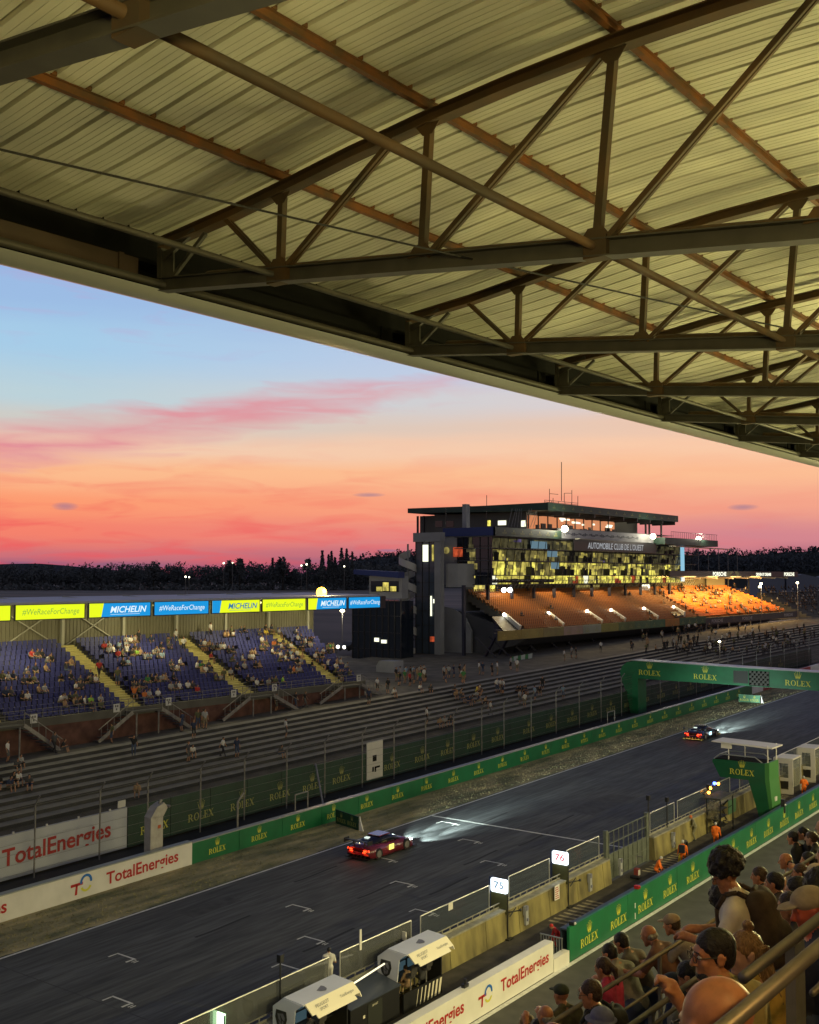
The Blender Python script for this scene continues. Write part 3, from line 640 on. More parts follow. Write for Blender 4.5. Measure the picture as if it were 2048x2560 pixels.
s = MB(); y = 142.8; s2 = MB()
k = 0
while y < 300: (s if k % 3 else s2).box(XB - .35, XB, y + .02, y + 3.98, 0, 1.5); y += 4; k += 1
s.build('board_panel', mat('red_board_print', (.32, .02, .02), .5, noise=.2, nscale=.6), rb, slope=True); s2.build('white_panel', m_wht, rb, slope=True)
for y in (146, 158, 170, 182, 194): s = MB(); s.flat(text('MOTUL', 1.2, 1), (XB + .02, y + 3, .3), (0, 1, SL), (0, 0, 1)); s.build('lettering', m_cream, rb, slope=True)
t = thing('warning_notice', 'small white notice with red text hung on the pit wall under the board reading 76', 'sign', (-29.9, 51.5, gz(51) + 1))
s = MB(); s.box(-29.93, -29.9, 51.25, 51.75, .75, 1.5); s.build('plate', m_cream, t, slope=True)
s = MB()
for k in range(6): s.box(-29.9, -29.895, 51.3, 51.7 - .05 * (k % 3), .82 + k * .11, .86 + k * .11)
s.build('red_text', m_red, t, slope=True)
# pit boards
DIG = {}
def pit_board(y, word, lab, red=False):
    t = thing('pit_board', lab, 'pit board', (-30.0, y, gz(y)))
    s = MB(); s.tube((-30.0, y + .02, 0), (-30.0, y + .02, 2.15), .035, 8); s.box(-30.2, -29.8, y - .2, y + .25, .005, .06); s.build('pole', m_blk, t, slope=True)
    s = MB(); s.box(-30.95, -30.0, y - .03, y + .06, 1.2, 2.16); s.build('message_panel', mat('message_panel_olive', (.06, .06, .02), .5, noise=.2, nscale=3), t, slope=True)
    s = MB(); s.box(-31.08, -30.9, y - .02, y + .2, 1.15, 2.9); s.build('side_case', mat('side_case_blue', (.02, .03, .06), .5), t, slope=True)
    s = MB(); x0, x1, z0, z1, r = -30.95, -29.98, 2.2, 2.88, .1; pts = []
    for cx, cz, a0 in ((x1 - r, z1 - r, 0), (x0 + r, z1 - r, 90), (x0 + r, z0 + r, 180), (x1 - r, z0 + r, 270)):
        for k in range(5): a = radians(a0 + k * 22.5); pts.append((cx + r * cos(a), y - .06, cz + r * sin(a)))
    s.prism(pts, (0, .1, 0)); s.build('light_box', emis('pit_board_glow', (235, 248, 255), 2.4), t, slope=True)
    s = MB(); s.flat(text(word, .46, 1.3, bold=.03), ((x0 + x1) / 2, y - .075, 2.42), (1, 0, 0), (0, 0, 1)); s.build('digits', mat('board_digit_' + ('red' if red else 'grey'), (.55, .10, .12) if red else (.16, .24, .32), .5), t, slope=True)
    s = MB(); s.tube((-30, y + .05, 1.3), (-29.6, y + .5, 1.35), .03, 6); s.ball((-29.55, y + .5, 1.38), .08, n=8); s.tube((-29.9, y + .05, 1.1), (-29.75, y + .4, 1.5), .03, 6); s.build('bracket', m_blk, t, slope=True)
pit_board(46.79, '75', 'lit white pit board reading 75 on a black pole')
pit_board(52.84, '76', 'lit white pit board reading 76 with red edge on a black pole', True)
for y in (46.79, 52.84): light('pit_board_lamp', 'POINT', (-30.5, y - .5, 2.55 + gz(y)), 16, (.85, .95, 1), size=.3)
# steel gate in the wall
t = thing('steel_gate', 'tall galvanised steel gate closing a gap in the pit wall', 'gate', (-30.3, 60.5, gz(60)))
m_gate = mat('gate_steel', (.15, .17, .14), .5, metal=.3, noise=.15, nscale=3)
for y in (57.95, 63.3): s = MB(); s.box(-30.5, -30.3, y - .12, y + .12, 0, 2.95); s.build('gate_post', m_gate, t, slope=True)
s = MB(); s.box(-30.36, -30.34, 58.1, 63.15, .1, 1.55); s.build('sheet_panel', m_gate, t, slope=True)
s = MB()
for y in np.arange(58.15, 63.2, .62): s.box(-30.34, -30.30, y, y + .05, .08, 2.8)
for z in (.08, .75, 1.5, 2.1, 2.78): s.box(-30.35, -30.31, 58.1, 63.15, z, z + .05)
s.build('bars', m_gate, t, slope=True)
# -- pit lane barriers
XP = -25.95
pb_ = thing('pit_lane_barrier', 'bright green barrier with yellow crowns along the pit lane line', 'barrier', (XP, 70, gz(70)))
s = MB(); y = 45.8
while y < 150: s.box(XP - .14, XP, y, y + 5.97, .05, 1.62); y += 6
s.build('board_panel', m_green, pb_, slope=True)
s = MB(); s.box(XP - .5, XP - .15, 45.8, 150, 1.45, 1.52); s.box(XP - .5, XP - .46, 45.8, 150, .0, 1.45); s.build('inner_ledge', mat('navy_ledge', (.03, .045, .07), .5), pb_, slope=True)
k_ = 0
for y in np.arange(47.7, 148, 3.05): s = MB(); s.flat(scaled(CROWN, .36), (XP + .012, y, .38), (0, 1, SL), (0, 0, 1.1)); s.build('crown_logo', m_yel, pb_, slope=True)
s = MB(); s.box(XP + .005, XP + .02, 52.55, 52.62, .75, 1.0); s.box(XP + .005, XP + .02, 52.55, 52.62, .2, .5); s.build('joint', m_wht, pb_, slope=True)
pb2 = thing('white_pit_barrier', 'cream lit barrier with red lettering beside the pit lane near the bottom', 'barrier', (XP, 38, gz(38)))
s = MB(); s.box(XP - .45, XP, -30, 44.3, .05, 1.42); s.build('board_panel', m_cream, pb2, slope=True)
s = MB(); s.box(XP - .3, XP + .04, 44.3, 45.7, .02, .62); s.build('low_block', m_cream, pb2, slope=True)
for yc in (42.0, 35.3, 28.6):
    s = MB(); s.flat(text('TotalEnergies', .72, 1.0, bold=.02), (XP + .012, yc - .1, .6), (0, 1, SL), (0, 0, 1)); s.build('lettering', m_red, pb2, slope=True)
    for part, m, nm in zip(energy_logo(), (m_red, m_blue, m_yel), ('red_mark', 'blue_mark', 'yellow_mark')):
        s = MB(); s.flat(scaled(part, .62), (XP + .012 + (.003 if m is m_blue else 0), yc - 3.65, .5), (0, 1, SL), (0, 0, 1)); s.build(nm, m, pb2, slope=True)
t = thing('crowd_barrier', 'short railing panel closing the gap between white and green pit barriers', 'barrier', (-26.4, 45, gz(45)))
s = MB(); s.beam((-27.3, 45.4, 1.2), (-26.1, 45.4, 1.2), .05, .05); s.beam((-27.3, 45.4, .25), (-26.1, 45.4, .25), .05, .05)
for k in range(9): s.beam((-27.25 + k * .14, 45.4, .1), (-27.25 + k * .14, 45.4, 1.2), .025, .025)
s.build('railing', m_edge, t, slope=True)
t = thing('barrier_camera', 'tiny black camera on top of the cream pit barrier', 'camera', (-26.2, 38, gz(38) + 1.4))
s = MB(); s.box(-26.3, -26.12, 37.5, 37.8, 1.42, 1.56); s.tube((-26.2, 37.65, 1.56), (-26.2, 37.65, 1.75), .06, 8); s.build('body', m_blk, t, slope=True)
for i, (y, z, col, lab) in enumerate(((46.2, 1.62, m_wht, 'small white lamp clipped to the near end of the green pit barrier'), (53.0, 1.62, m_red, 'small red lamp clipped on the green pit barrier'), (75.2, 1.2, m_blk, 'black and white signal box fixed to the green pit barrier by the starter platform'))):
    t = thing('barrier_lamp', lab, 'lamp', (-26.1, y, gz(y) + z)); s = MB(); h = .16 if i < 2 else .9
    s.box(-26.15, -25.9, y - .1, y + .12, z, z + h); s.build('housing', m_blk if i != 1 else m_red, t, slope=True); s = MB(); s.ball((-25.88, y, z + h * .6), .07, n=8); s.build('lens', m_wht if i != 1 else m_red, t, slope=True)

# ================================================================ starter platform
YS = 77.3; GS = gz(YS)
sp = thing('starter_platform', 'green cantilevered starter platform with roof, railing and a yellow crown logo', 'platform', (-28, YS, GS))
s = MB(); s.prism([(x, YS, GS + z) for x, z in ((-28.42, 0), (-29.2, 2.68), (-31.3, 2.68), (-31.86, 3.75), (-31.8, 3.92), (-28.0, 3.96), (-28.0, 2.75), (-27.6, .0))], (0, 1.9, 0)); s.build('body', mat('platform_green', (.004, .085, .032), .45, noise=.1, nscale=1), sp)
s = MB(); s.prism([(-28.0, YS + .0, GS + 3.96), (-28.0, YS + .0, GS + 2.75), (-27.6, YS, GS + .01), (-27.42, YS, GS + .01), (-27.68, YS, GS + 2.8), (-27.68, YS, GS + 4.05)], (0, 1.9, 0)); s.build('side_fin', mat('green_with_lamplight', (.05, .20, .045), .5), sp)  # fin's lighter green has the light on that side in its colour
s = MB(); s.box(-31.7, -28.05, YS + .1, YS + 1.85, GS + 3.9, GS + 3.97); s.build('deck', m_dark, sp)
s = MB()
for y in (YS + .05, YS + 1.85): s.path([(-31.75, y, GS + 3.95), (-31.3, y, GS + 4.32), (-28.7, y, GS + 4.32), (-28.2, y, GS + 3.98)], .04, 8)
s.path([(-31.3, YS + .05, GS + 4.32), (-31.3, YS + 1.85, GS + 4.32)], .04, 8); s.build('railing', m_edge, sp)
s = MB()
for x, y in ((-30.7, YS + .2), (-30.1, YS + 1.8), (-27.85, YS + .2), (-27.8, YS + 1.8)): s.tube((x, y, GS + 3.97), (x, y, GS + 5.2), .045, 8)
s.build('roof_post', m_wht, sp)
s = MB(); s.prism([(-31.85, YS - .1, GS + 5.15), (-27.95, YS - .1, GS + 5.03), (-27.4, YS - .1, GS + 5.03), (-27.4, YS - .1, GS + 5.13), (-28, YS - .1, GS + 5.15), (-31.85, YS - .1, GS + 5.23)], (0, 2.1, 0)); s.build('roof', mat('white_roof_paint', (.62, .6, .57), .5), sp)
s = MB(); s.box(-31.2, -30.45, YS + .05, YS + .2, GS + 4.75, GS + 5.1); s.build('light_housing', m_cream, sp)
s = MB(); s.flat(scaled(CROWN, .38), (-29.65, YS - .015, GS + 2.98), (1, 0, 0), (0, 0, 1.05)); s.build('crown_logo', m_yel, sp)
s = MB(); s.box(-27.56, -27.5, YS + .6, YS + 1.0, GS + 1.3, GS + 1.6); s.build('notice', m_cream, sp)
# marshal shelter between wall and platform
m_clear = mat('cabin_glass', (.25, .27, .25), .1, alpha=.35)
t = thing('marshal_shelter', 'dark flat-roofed marshal shelter with reflective glass against the pit wall', 'shelter', (-29.3, 73, gz(73)))
s = MB(); s.box(-30.1, -28.95, 71.5, 73.9, 2.3, 2.42); s.build('roof', mat('dark_roof_felt', (.05, .052, .05), .8, noise=.2, nscale=3), t, slope=True)
s = MB()
for x, y in ((-29.0, 71.6), (-29.0, 73.8), (-29.95, 71.6)): s.beam((x, y, 0), (x, y, 2.3), .07, .07)
s.build('post', m_blk, t, slope=True)
s = MB(); s.box(-29.85, -29.1, 71.56, 71.6, 1.0, 2.25); s.build('window', mat('crinkled_film', (.35, .34, .31), .12, metal=.6, alpha=.6, noise=.5, nscale=5, bump=.8), t, slope=True)
s = MB(); s.prism([(-29.4, 74.0, .85), (-29.4, 75.4, .85), (-29.4, 75.4, 1.75), (-29.4, 74.0, 1.8)], (-.04, 0, 0)); s.build('green_screen', mat('green_screen_panel', (.05, .12, .06), .5), t, slope=True)
random.seed(21)
t = thing('equipment_rack', 'tangle of black cables and signal gear inside the marshal shelter', 'equipment', (-29, 72.6, gz(72)))
s = MB()
for k in range(26):
    x = random.uniform(-29.8, -29.1); y = random.uniform(71.7, 73.5); z = random.uniform(.3, 1.9); s.tube((x, y, z), (x + random.uniform(-.4, .4), y + random.uniform(-.4, .4), z + random.uniform(-.4, .4)), random.uniform(.02, .06), 6)
for z in (.4, 1.0, 1.5): s.box(-29.8, -29.2, 71.9, 73.3, z, z + .06)
s.build('gear', m_blk, t, slope=True)
t = thing('signal_light_cluster', 'cluster of blue and amber marshal signal lights on top of the pit wall', 'signal light', (-30.4, 73, gz(73) + 3))
s = MB(); s.beam((-30.4, 72.2, 2.45), (-30.4, 75.2, 3.0), .08, .08); s.box(-30.5, -30.3, 72.9, 73.2, 2.55, 3.0); s.build('bracket', m_blk, t, slope=True)
s = MB()
for y, z in ((73.0, 2.75), (72.7, 2.5), (74.4, 2.8)): s.ball((-30.25, y, z), .11, n=8)
s.build('amber_lamp', emis('amber_glow', (255, 170, 60), 9), t, slope=True)
s = MB(); s.ball((-30.25, 73.7, 2.95), .12, n=8); s.ball((-30.3, 74.0, 2.9), .09, n=8); s.build('blue_lamp', emis('blue_glow', (90, 120, 255), 6), t, slope=True)
for k, (y, lab) in enumerate(((86.4, 'white glazed marshal cabin beside the pit wall behind the starter platform'), (91.8, 'farther white glazed marshal cabin cut off at the right edge'))):
    t = thing('marshal_cabin', lab, 'cabin', (-29.9, y, gz(y))); m_cab = mat('cabin_paint', (.60, .57, .52), .5, noise=.05, nscale=2)
    s = MB(); x0, x1, y1, h = -30.6, -29.1, y + 2.0, 2.75
    s.box(x0, x1, y, y1, h - .12, h); s.box(x0, x0 + .1, y, y + .1, 0, h - .12); s.box(x1 - .1, x1, y, y + .1, 0, h - .12); s.box(x1 - .1, x1, y1 - .1, y1, 0, h - .12); s.box(x0, x0 + .1, y1 - .1, y1, 0, h - .12)
    s.box(x0 + .1, x1 - .1, y, y + .05, 0, .35); s.box(x0 + .1, x0 + .45, y, y + .05, .35, 2.63); s.box(x1 - .35, x1 - .1, y, y + .05, .35, 2.63); s.box(x0 + .45, x1 - .35, y, y + .05, 1.0, 1.25); s.box(x0 + .45, x1 - .35, y, y + .05, 2.35, 2.63)
    s.build('frame', m_cab, t, slope=True)
    s = MB(); s.box(x0 + .45, x1 - .35, y + .02, y + .03, 1.25, 2.35); s.box(x1 - .05, x1 - .04, y + .1, y1 - .1, .5, 2.6); s.build('window', m_clear, t, slope=True)
    s = MB(); s.box(x0 + .5, x1 - .4, y - .01, y, .4, .95); s.build('vent_panel', m_blk, t, slope=True)
    s = MB(); s.box(x0 + .3, x0 + .9, y + .8, y + 1.3, .4, 1.3); s.box(x0 + .3, x0 + .9, y + 1.25, y + 1.35, 1.3, 1.9); s.build('seat', m_blk, t, slope=True)
for (x, y, h, lab, m) in ((-29.3, 59.7, .75, 'small red and white fire pump trolley by the pit wall before the gate', m_red), ):
    t = thing('pump_trolley', lab, 'trolley', (x, y, gz(y))); s = MB(); s.box(x - .15, x + .12, y - .12, y + .16, .15, h * .75); s.build('body', mat('faded_red_paint', (.22, .04, .03), .6), t, slope=True)
    s = MB(); s.box(x + .12, x + .14, y - .1, y + .14, .2, .5); s.build('panel', m_wht, t, slope=True); s = MB(); s.tube((x - .3, y - .22, .12), (x + .25, y - .22, .12), .11, 10); s.build('wheel', m_blk, t, slope=True); s = MB(); s.path([(x - .2, y + .3, .7), (x - .3, y + .6, 1.1), (x + .1, y + .6, 1.1)], .025, 6); s.build('handle', m_steel, t, slope=True)
t = thing('white_tub', 'shallow white plastic tub on the floor near the orange marshals', 'tub', (-27.4, 71, gz(71)))
s = MB(); s.tube((-27.4, 70.9, 0.0), (-27.4, 70.9, .22), .26, 16, r1=.34); s.build('tub', m_cream, t, slope=True)
t = thing('black_tyre', 'black tyre leaning by the pit wall beyond the gate', 'tyre', (-29.2, 66.4, gz(66)))
s = MB()
for k in range(18):
    a = 2 * pi * k / 18; b = 2 * pi * (k + 1) / 18; s.tube((-29.3, 66.5 + .3 * cos(a), .38 + .3 * sin(a)), (-29.3, 66.5 + .3 * cos(b), .38 + .3 * sin(b)), .1, 8)
s.build('tyre', m_blk, t, slope=True)
# ================================================================ team pit stands by the wall
m_wst = mat('team_stand_paint', (.62, .64, .72), .4, noise=.04, nscale=1)
m_crm = mat('team_stand_visor', (.80, .74, .58), .45)
m_gl = mat('grey_print', (.16, .16, .19), .5)
def shield():
    o = _sh(); o[0] += [(-.42, 1), (.42, 1), (.5, .55), (.34, .12), (0, -.12), (-.34, .12), (-.5, .55)]; o[1].append(tuple(range(7)))
    i = _sh()
    _q(i, (-.1, .8), (.18, .85), (.32, .62), (.05, .6)); _q(i, (.32, .62), (.28, .42), (.12, .5), (.05, .6)); _q(i, (-.3, .78), (-.1, .8), (.02, .3), (-.2, .45)); _q(i, (-.2, .38), (.02, .26), (-.02, .05), (-.12, .1)); _q(i, (.1, .42), (.22, .36), (.15, .1), (.05, .12))
    return (o[0], o[1]), (i[0], i[1])
SHO, SHI = shield()
def team_stand(y0, lab, group='team stands by the pit wall'):
    y1 = y0 + 2.8; t = thing('pit_team_stand', lab, 'pit stand', (-29.5, y0, gz(y0)), group)
    s = MB(); s.prism([(-30.05, y0, .95), (-30.05, y0, 2.12), (-29.5, y0, 2.52), (-28.55, y0, 2.46), (-28.9, y0, 2.2), (-29.05, y0, .95)], (0, .06, 0)); s.build('end_panel', m_wst, t, slope=True)
    s = MB(); s.prism([(-30.08, y0 + .03, 2.12), (-29.5, y0 + .03, 2.56), (-28.5, y0 + .03, 2.50), (-28.52, y0 + .03, 2.44), (-29.48, y0 + .03, 2.5), (-30.04, y0 + .03, 2.08)], (0, y1 - y0, 0)); s.build('roof', m_wst, t, slope=True)
    s = MB(); s.prism([(-28.5, y0 + .12, 2.5), (-28.2, y0 + .22, 2.12), (-28.24, y0 + .22, 2.1), (-28.54, y0 + .12, 2.45)], (0, y1 - y0 - .1, 0)); s.prism([(-28.2, y0 + .4, 2.12), (-28.1, y0 + .45, 1.98), (-28.13, y0 + .45, 1.96), (-28.23, y0 + .4, 2.09)], (0, y1 - y0 - .6, 0)); s.build('visor', m_crm, t, slope=True)
    s = MB(); s.prism([(-28.52, y1 + .03, 2.47), (-28.22, y1 + .12, 2.12), (-28.12, y1 + .1, 1.98), (-28.6, y1 + .03, 2.0)], (0, .04, 0)); s.build('visor_end', m_crm, t, slope=True)
    s = MB(); s.box(-29.95, -28.72, y1 - .06, y1, .05, 2.0); s.box(-30.02, -29.95, y0 + .07, y1 - .07, .95, 2.1); s.build('rear_panel', m_blk, t, slope=True)
    s = MB(); s.box(-28.78, -28.72, y0 + .1, y1, .02, .8); s.build('counter_front', m_blk, t, slope=True)
    s = MB(); s.box(-29.9, -29.3, y0 + .1, y1 - .1, 1.1, 1.15); s.build('counter', m_blk, t, slope=True)
    s = MB()
    for k in range(7):
        a = y1 - .12 - k * .26; s.prism([(-28.715, a - .18, .06), (-28.715, a - .03 - .02 * k, .06), (-28.715, a + .12 - .02 * k, .72), (-28.715, a - .03, .72)], (.004, 0, 0))
    s.build('stripes', m_crm, t, slope=True)
    s = MB()
    for k in range(3): s.box(-29.85, -29.8, y0 + .2 + k * .8, y0 + .8 + k * .8, 1.2, 1.55); s.box(-29.75, -29.72, y0 + .25 + k * .8, y0 + .75 + k * .8, 1.7, 2.0)
    s.build('monitor', emis('monitor_glow', (90, 120, 130), .35), t, slope=True)
    s = MB(); s.flat(scaled(SHO, .62), (-29.6, y0 - .012, 1.45), (1, 0, 0), (0, 0, 1)); s.build('shield_badge', m_blk, t, slope=True)
    s = MB(); s.flat(scaled(SHI, .62), (-29.6, y0 - .02, 1.45), (1, 0, 0), (0, 0, 1)); s.build('shield_mark', m_gl, t, slope=True)
    s = MB(); s.flat(scaled(SHO, .5), (-28.75, y0 + 1.5, 2.535), (0, 1, SL), (-1, 0, 0)); s.build('roof_badge', m_gl, t, slope=True)
    s = MB(); dv = Vector((-.3, -.0, .38)).normalized(); o = Vector((-28.32, y0 + .9, 2.27)) - dv * .05 + Vector((.02, 0, .016))
    s.flat(text('PEUGEOT', .17, 1), o + dv * .06, (0, 1, SL), dv); s.build('lettering', m_gl, t, slope=True)
    s = MB(); s.flat(text('SPORT', .15, 1), o - dv * .1, (0, 1, SL), dv); s.build('lettering', m_gl, t, slope=True)
    s = MB(); s.flat(text('TotalEnergies', .15, .95), o + Vector((0, 1.35, 0)), (0, 1, SL), dv); s.build('lettering', m_gl, t, slope=True)
    return t
team_stand(36.7, 'white gull-roofed team stand with dark shield badge, the farther one by the glass screens')
team_stand(30.45, 'white gull-roofed team stand with dark shield badge, cut by the bottom edge')
t = thing('flight_case', 'row of tall black cabinets with a sloping lid between the two team stands', 'cabinet', (-29.4, 33.5, gz(33)))
s = MB(); s.prism([(-30.0, 33.45, 0), (-28.75, 33.45, 0), (-28.75, 33.45, 1.25), (-30.0, 33.45, 1.5)], (0, 3.1, 0)); s.build('cabinet', m_blk, t, slope=True)
s = MB(); s.prism([(-30.05, 33.4, 1.51), (-28.7, 33.4, 1.26), (-28.7, 33.4, 1.3), (-30.05, 33.4, 1.55)], (0, 3.2, 0)); s.build('lid', mat('slate_lid', (.05, .06, .085), .35), t, slope=True)
s = MB(); s.box(-28.745, -28.735, 34.5, 35.4, .15, 1.15); s.build('door', mat('cabinet_door', (.03, .033, .028), .5), t, slope=True)
s = MB(); s.flat(text('SPORT', .12), (-28.73, 34.95, 1.0), (0, 1, SL), (0, 0, 1)); s.build('lettering', m_crm, t, slope=True); s = MB(); s.box(-28.74, -28.73, 34.2, 34.32, .7, .82); s.build('sticker', m_crm, t, slope=True)
t = thing('light_tube', 'lit tube lamp laid over the black cabinets', 'lamp', (-30, 33, gz(33) + 2)); s = MB(); s.tube((-29.0, 33.3, 2.05), (-29.6, 36.6, 1.95), .035, 8); s.build('tube', emis('tube_glow', (255, 244, 200), 1.6), t, slope=True)
# stools and gear in the shade of the stands
random.seed(31)
for k, (y, lab) in enumerate(((37.5, 'black high stool nearest the cabinets inside the farther team stand'), (38.6, 'black high stool in the far corner of the farther team stand'), (31.8, 'black high stool inside the lower team stand'))):
    t = thing('high_stool', lab, 'stool', (-28.95, y, gz(y))); s = MB(); s.tube((-28.9, y, 1.28), (-28.9, y, 1.38), .2, 12); s.build('seat', mat('stool_vinyl', (.06, .055, .05), .5), t, slope=True)
    s = MB(); s.prism([(-28.72, y - .2, 1.4), (-28.72, y + .2, 1.4), (-28.66, y + .2, 1.85), (-28.66, y - .2, 1.85)], (-.05, 0, 0)); s.build('backrest', mat('stool_vinyl', (.06, .055, .05), .5), t, slope=True)
    s = MB(); s.tube((-28.9, y, .2), (-28.9, y, 1.28), .03, 8); s.build('column', m_steel, t, slope=True)
# lit board at the bottom edge, tall white panel behind stand, hanging notices
t = thing('pit_board', 'small glowing green-white pit board at the bottom edge of the frame', 'pit board', (-30.2, 26.9, gz(27)))
p0 = onX(545, 2548, -30.45); g_ = gz(p0.y)
s = MB(); s.box(-30.7, -30.1, p0.y - .02, p0.y + .05, p0.z - g_ - .25, p0.z - g_ + .25); s.build('light_box', emis('pit_board_glow_green', (200, 255, 190), 3), t, slope=True)
s = MB(); s.tube((-30.1, p0.y, 0), (-30.1, p0.y, p0.z - g_ + .2), .03, 8); s.build('pole', m_blk, t, slope=True)
t = thing('white_notice_board', 'white notice board on the pit wall behind the farther team stand', 'board', (-30.4, 39.9, gz(39)))
s = MB(); s.box(-30.95, -30.3, 38.95, 39.02, 1.8, 2.45); s.build('board', m_wht, t, slope=True); s = MB(); s.box(-30.85, -30.4, 38.93, 38.945, 1.92, 2.0); s.box(-30.85, -30.4, 38.93, 38.945, 2.05, 2.1); s.build('text_line', m_blk, t, slope=True)
s = MB(); s.box(-30.46, -30.44, 42.4, 42.75, 2.45, 2.8); tag(s.build('paper_notice', m_cream, slope=True), 'small square paper notice taped to the glass screen top rail', 'notice')
s = MB(); s.beam((-30.45, 36.05, 2.5), (-30.45, 36.05, 3.35), .12, .04); tag(s.build('white_marker', m_cream, slope=True), 'white upright marker clipped to the screen rail by the marshal', 'marker')
# lamp mast and small gear on the far wall
for (y, h, lab) in ((31.2, 3.7, 'thin black antenna mast on the pit wall near the bottom'), (63.6, 3.9, 'thin sensor mast on the pit wall right of the gate'), (66.3, 3.3, 'shorter black sensor pole on the wall beyond the gate')):
    t = thing('sensor_mast', lab, 'mast', (-30.4, y, gz(y))); s = MB(); s.tube((-30.4, y, 1.4), (-30.4, y, h), .035, 6); s.build('pole', m_blk, t, slope=True); s = MB(); s.box(-30.5, -30.3, y - .1, y + .1, h - .25, h + .05); s.build('head', m_blk, t, slope=True)

# ================================================================ racing cars
m_carp = mat('car_dark_red_paint', (.17, .016, .026), .25, noise=.3, nscale=1.5, clearcoat=.8)
m_carb = mat('car_violet_black_paint', (.02, .014, .032), .25, clearcoat=.8)
m_cg = mat('car_glass', (.01, .012, .02), .05)
m_tail = emis('tail_lamp_glow', (255, 60, 25), 5)
def race_car(name_lab, paint, loc, numcol, under):
    t = thing('racing_car', name_lab, 'racing car', (0, 0, 0), 'racing cars on the straight')
    def ring(y, w, zb, zt, bulge=.08, n=10):       # body cross-section, half-width w
        pts = []
        for k in range(n + 1):
            a = pi * k / n; x = w * cos(a); e = abs(cos(a)) ** .5 * (1 if cos(a) > 0 else -1)
            pts.append((w * e, y, zb + (zt - zb) * (abs(sin(a)) ** .55)))
        pts += [(-w * .96, y, zb), (w * .96, y, zb)]
        return pts
    st_ = [(-2.28, .86, .34, .78), (-2.2, .98, .22, .86), (-1.8, 1.02, .16, .92), (-1.35, 1.03, .14, .93), (-.9, .98, .12, .90), (-.3, .94, .1, .84), (.4, .94, .1, .80), (.9, .99, .1, .78), (1.4, 1.03, .1, .80), (1.8, 1.0, .1, .70), (2.15, .92, .1, .56), (2.35, .78, .12, .40)]
    s = MB(); rings = [ring(*r) for r in st_]; n = len(rings[0])
    for r in rings: s.v += r
    for i in range(len(rings) - 1):
        for j in range(n): s.f.append((i * n + j, (i + 1) * n + j, (i + 1) * n + (j + 1) % n, i * n + (j + 1) % n)); s.m.append(0)
    s.f += [tuple(range(n))[::-1], tuple(range((len(rings) - 1) * n, len(rings) * n))]; s.m += [0, 0]
    s.build('body', paint, t, smooth=True)
    s = MB(); cab = [(-1.75, .55, .86, .90), (-1.3, .66, .86, 1.06), (-.7, .72, .82, 1.20), (-.1, .72, .8, 1.24), (.35, .72, .78, 1.18), (.85, .70, .76, .98), (1.2, .68, .74, .80)]
    rings = [ring(*r) for r in cab]
    for r in rings: s.v += r
    for i in range(len(rings) - 1):
        for j in range(n): s.f.append((i * n + j, (i + 1) * n + j, (i + 1) * n + (j + 1) % n, i * n + (j + 1) % n)); s.m.append(0)
    s.build('glasshouse', m_cg, t, smooth=True)
    s = MB(); s.box(-.5, .5, -.75, .3, 1.215, 1.262); s.build('roof_panel', paint, t)
    s = MB(); s.prism([(-.95, -2.45, 1.2), (-.95, -2.08, 1.16), (-.95, -2.08, 1.19), (-.95, -2.45, 1.24)], (1.9, 0, 0)); s.box(-.97, -.95, -2.5, -2.0, 1.02, 1.3); s.box(.95, .97, -2.5, -2.0, 1.02, 1.3); w = s.build('rear_wing', m_blk, t)
    s = MB(); s.beam((-.45, -2.1, .85), (-.45, -2.2, 1.18), .03, .12); s.beam((.45, -2.1, .85), (.45, -2.2, 1.18), .03, .12); s.build('wing_strut', m_blk, t)
    s = MB(); s.box(-1.0, 1.0, -2.42, -1.9, .12, .17); s.box(-1.0, 1.0, 2.1, 2.5, .08, .12); [s.box(x - .01, x + .01, -2.4, -2.0, .12, .32) for x in (-.6, -.3, 0, .3, .6)]; s.build('splitter', under, t)
    for x in (-1, 1):
        for y in (-1.42, 1.42):
            s = MB(); s.tube((x * .72, y, .34), (x * 1.02, y, .34), .35, 20); wh = s.build('wheel', m_blk, t, smooth=False)
            s = MB(); s.tube((x * 1.0, y, .34), (x * 1.03, y, .34), .22, 14); s.build('rim', m_steel, t)
        s = MB(); s.prism([(x * .45, -2.27, .66), (x * .86, -2.2, .70), (x * .9, -2.2, .60), (x * .5, -2.27, .58)], (0, -.05, 0)); s.box(min(x * .42, x * .62), max(x * .42, x * .62), -2.33, -2.26, .5, .55); s.build('tail_lamp', m_tail, t)
        s = MB(); s.prism([(x * .5, 2.3, .5), (x * .85, 2.15, .56), (x * .88, 2.1, .48), (x * .55, 2.28, .42)], (0, .08, 0)); s.build('headlamp', emis('headlamp_glow', (230, 255, 245), 12), t)
    s = MB(); s.box(.955, 1.0, -.35, .1, .36, .68); s.build('number_panel', emis('number_panel_' + numcol[0], numcol[1], numcol[2]), t)
    s = MB(); s.box(-.35, -.05, -1.25, -1.0, 1.09, 1.16); s.build('roof_light', emis('roof_light_glow', (220, 235, 225), 1.2), t)
    t.location = loc; t.rotation_euler = (math.atan(SL), 0, 0)
    for x in (-.7, .7):
        for e, sp_, tg in ((32000, 20, 34), (4500, 55, 16)):
            l = light('headlight_beam', 'SPOT', (x, 2.55, .55), e, (.80, 1.0, .92), (x * 1.3 - .6, tg + 2, -.3), .06, spot=sp_, blend=.8); l.parent = t
    l = light('tail_light_glow', 'POINT', (0, -2.6, .6), 4, (1, .1, .04), size=.1); l.parent = t
    return t
race_car('dark red racing car with glowing tail lamps and a yellow side panel', m_carp, (-45.25, 55.6, gz(55.6) + .01), ('yellow', (250, 235, 110), 1.6), m_blk)
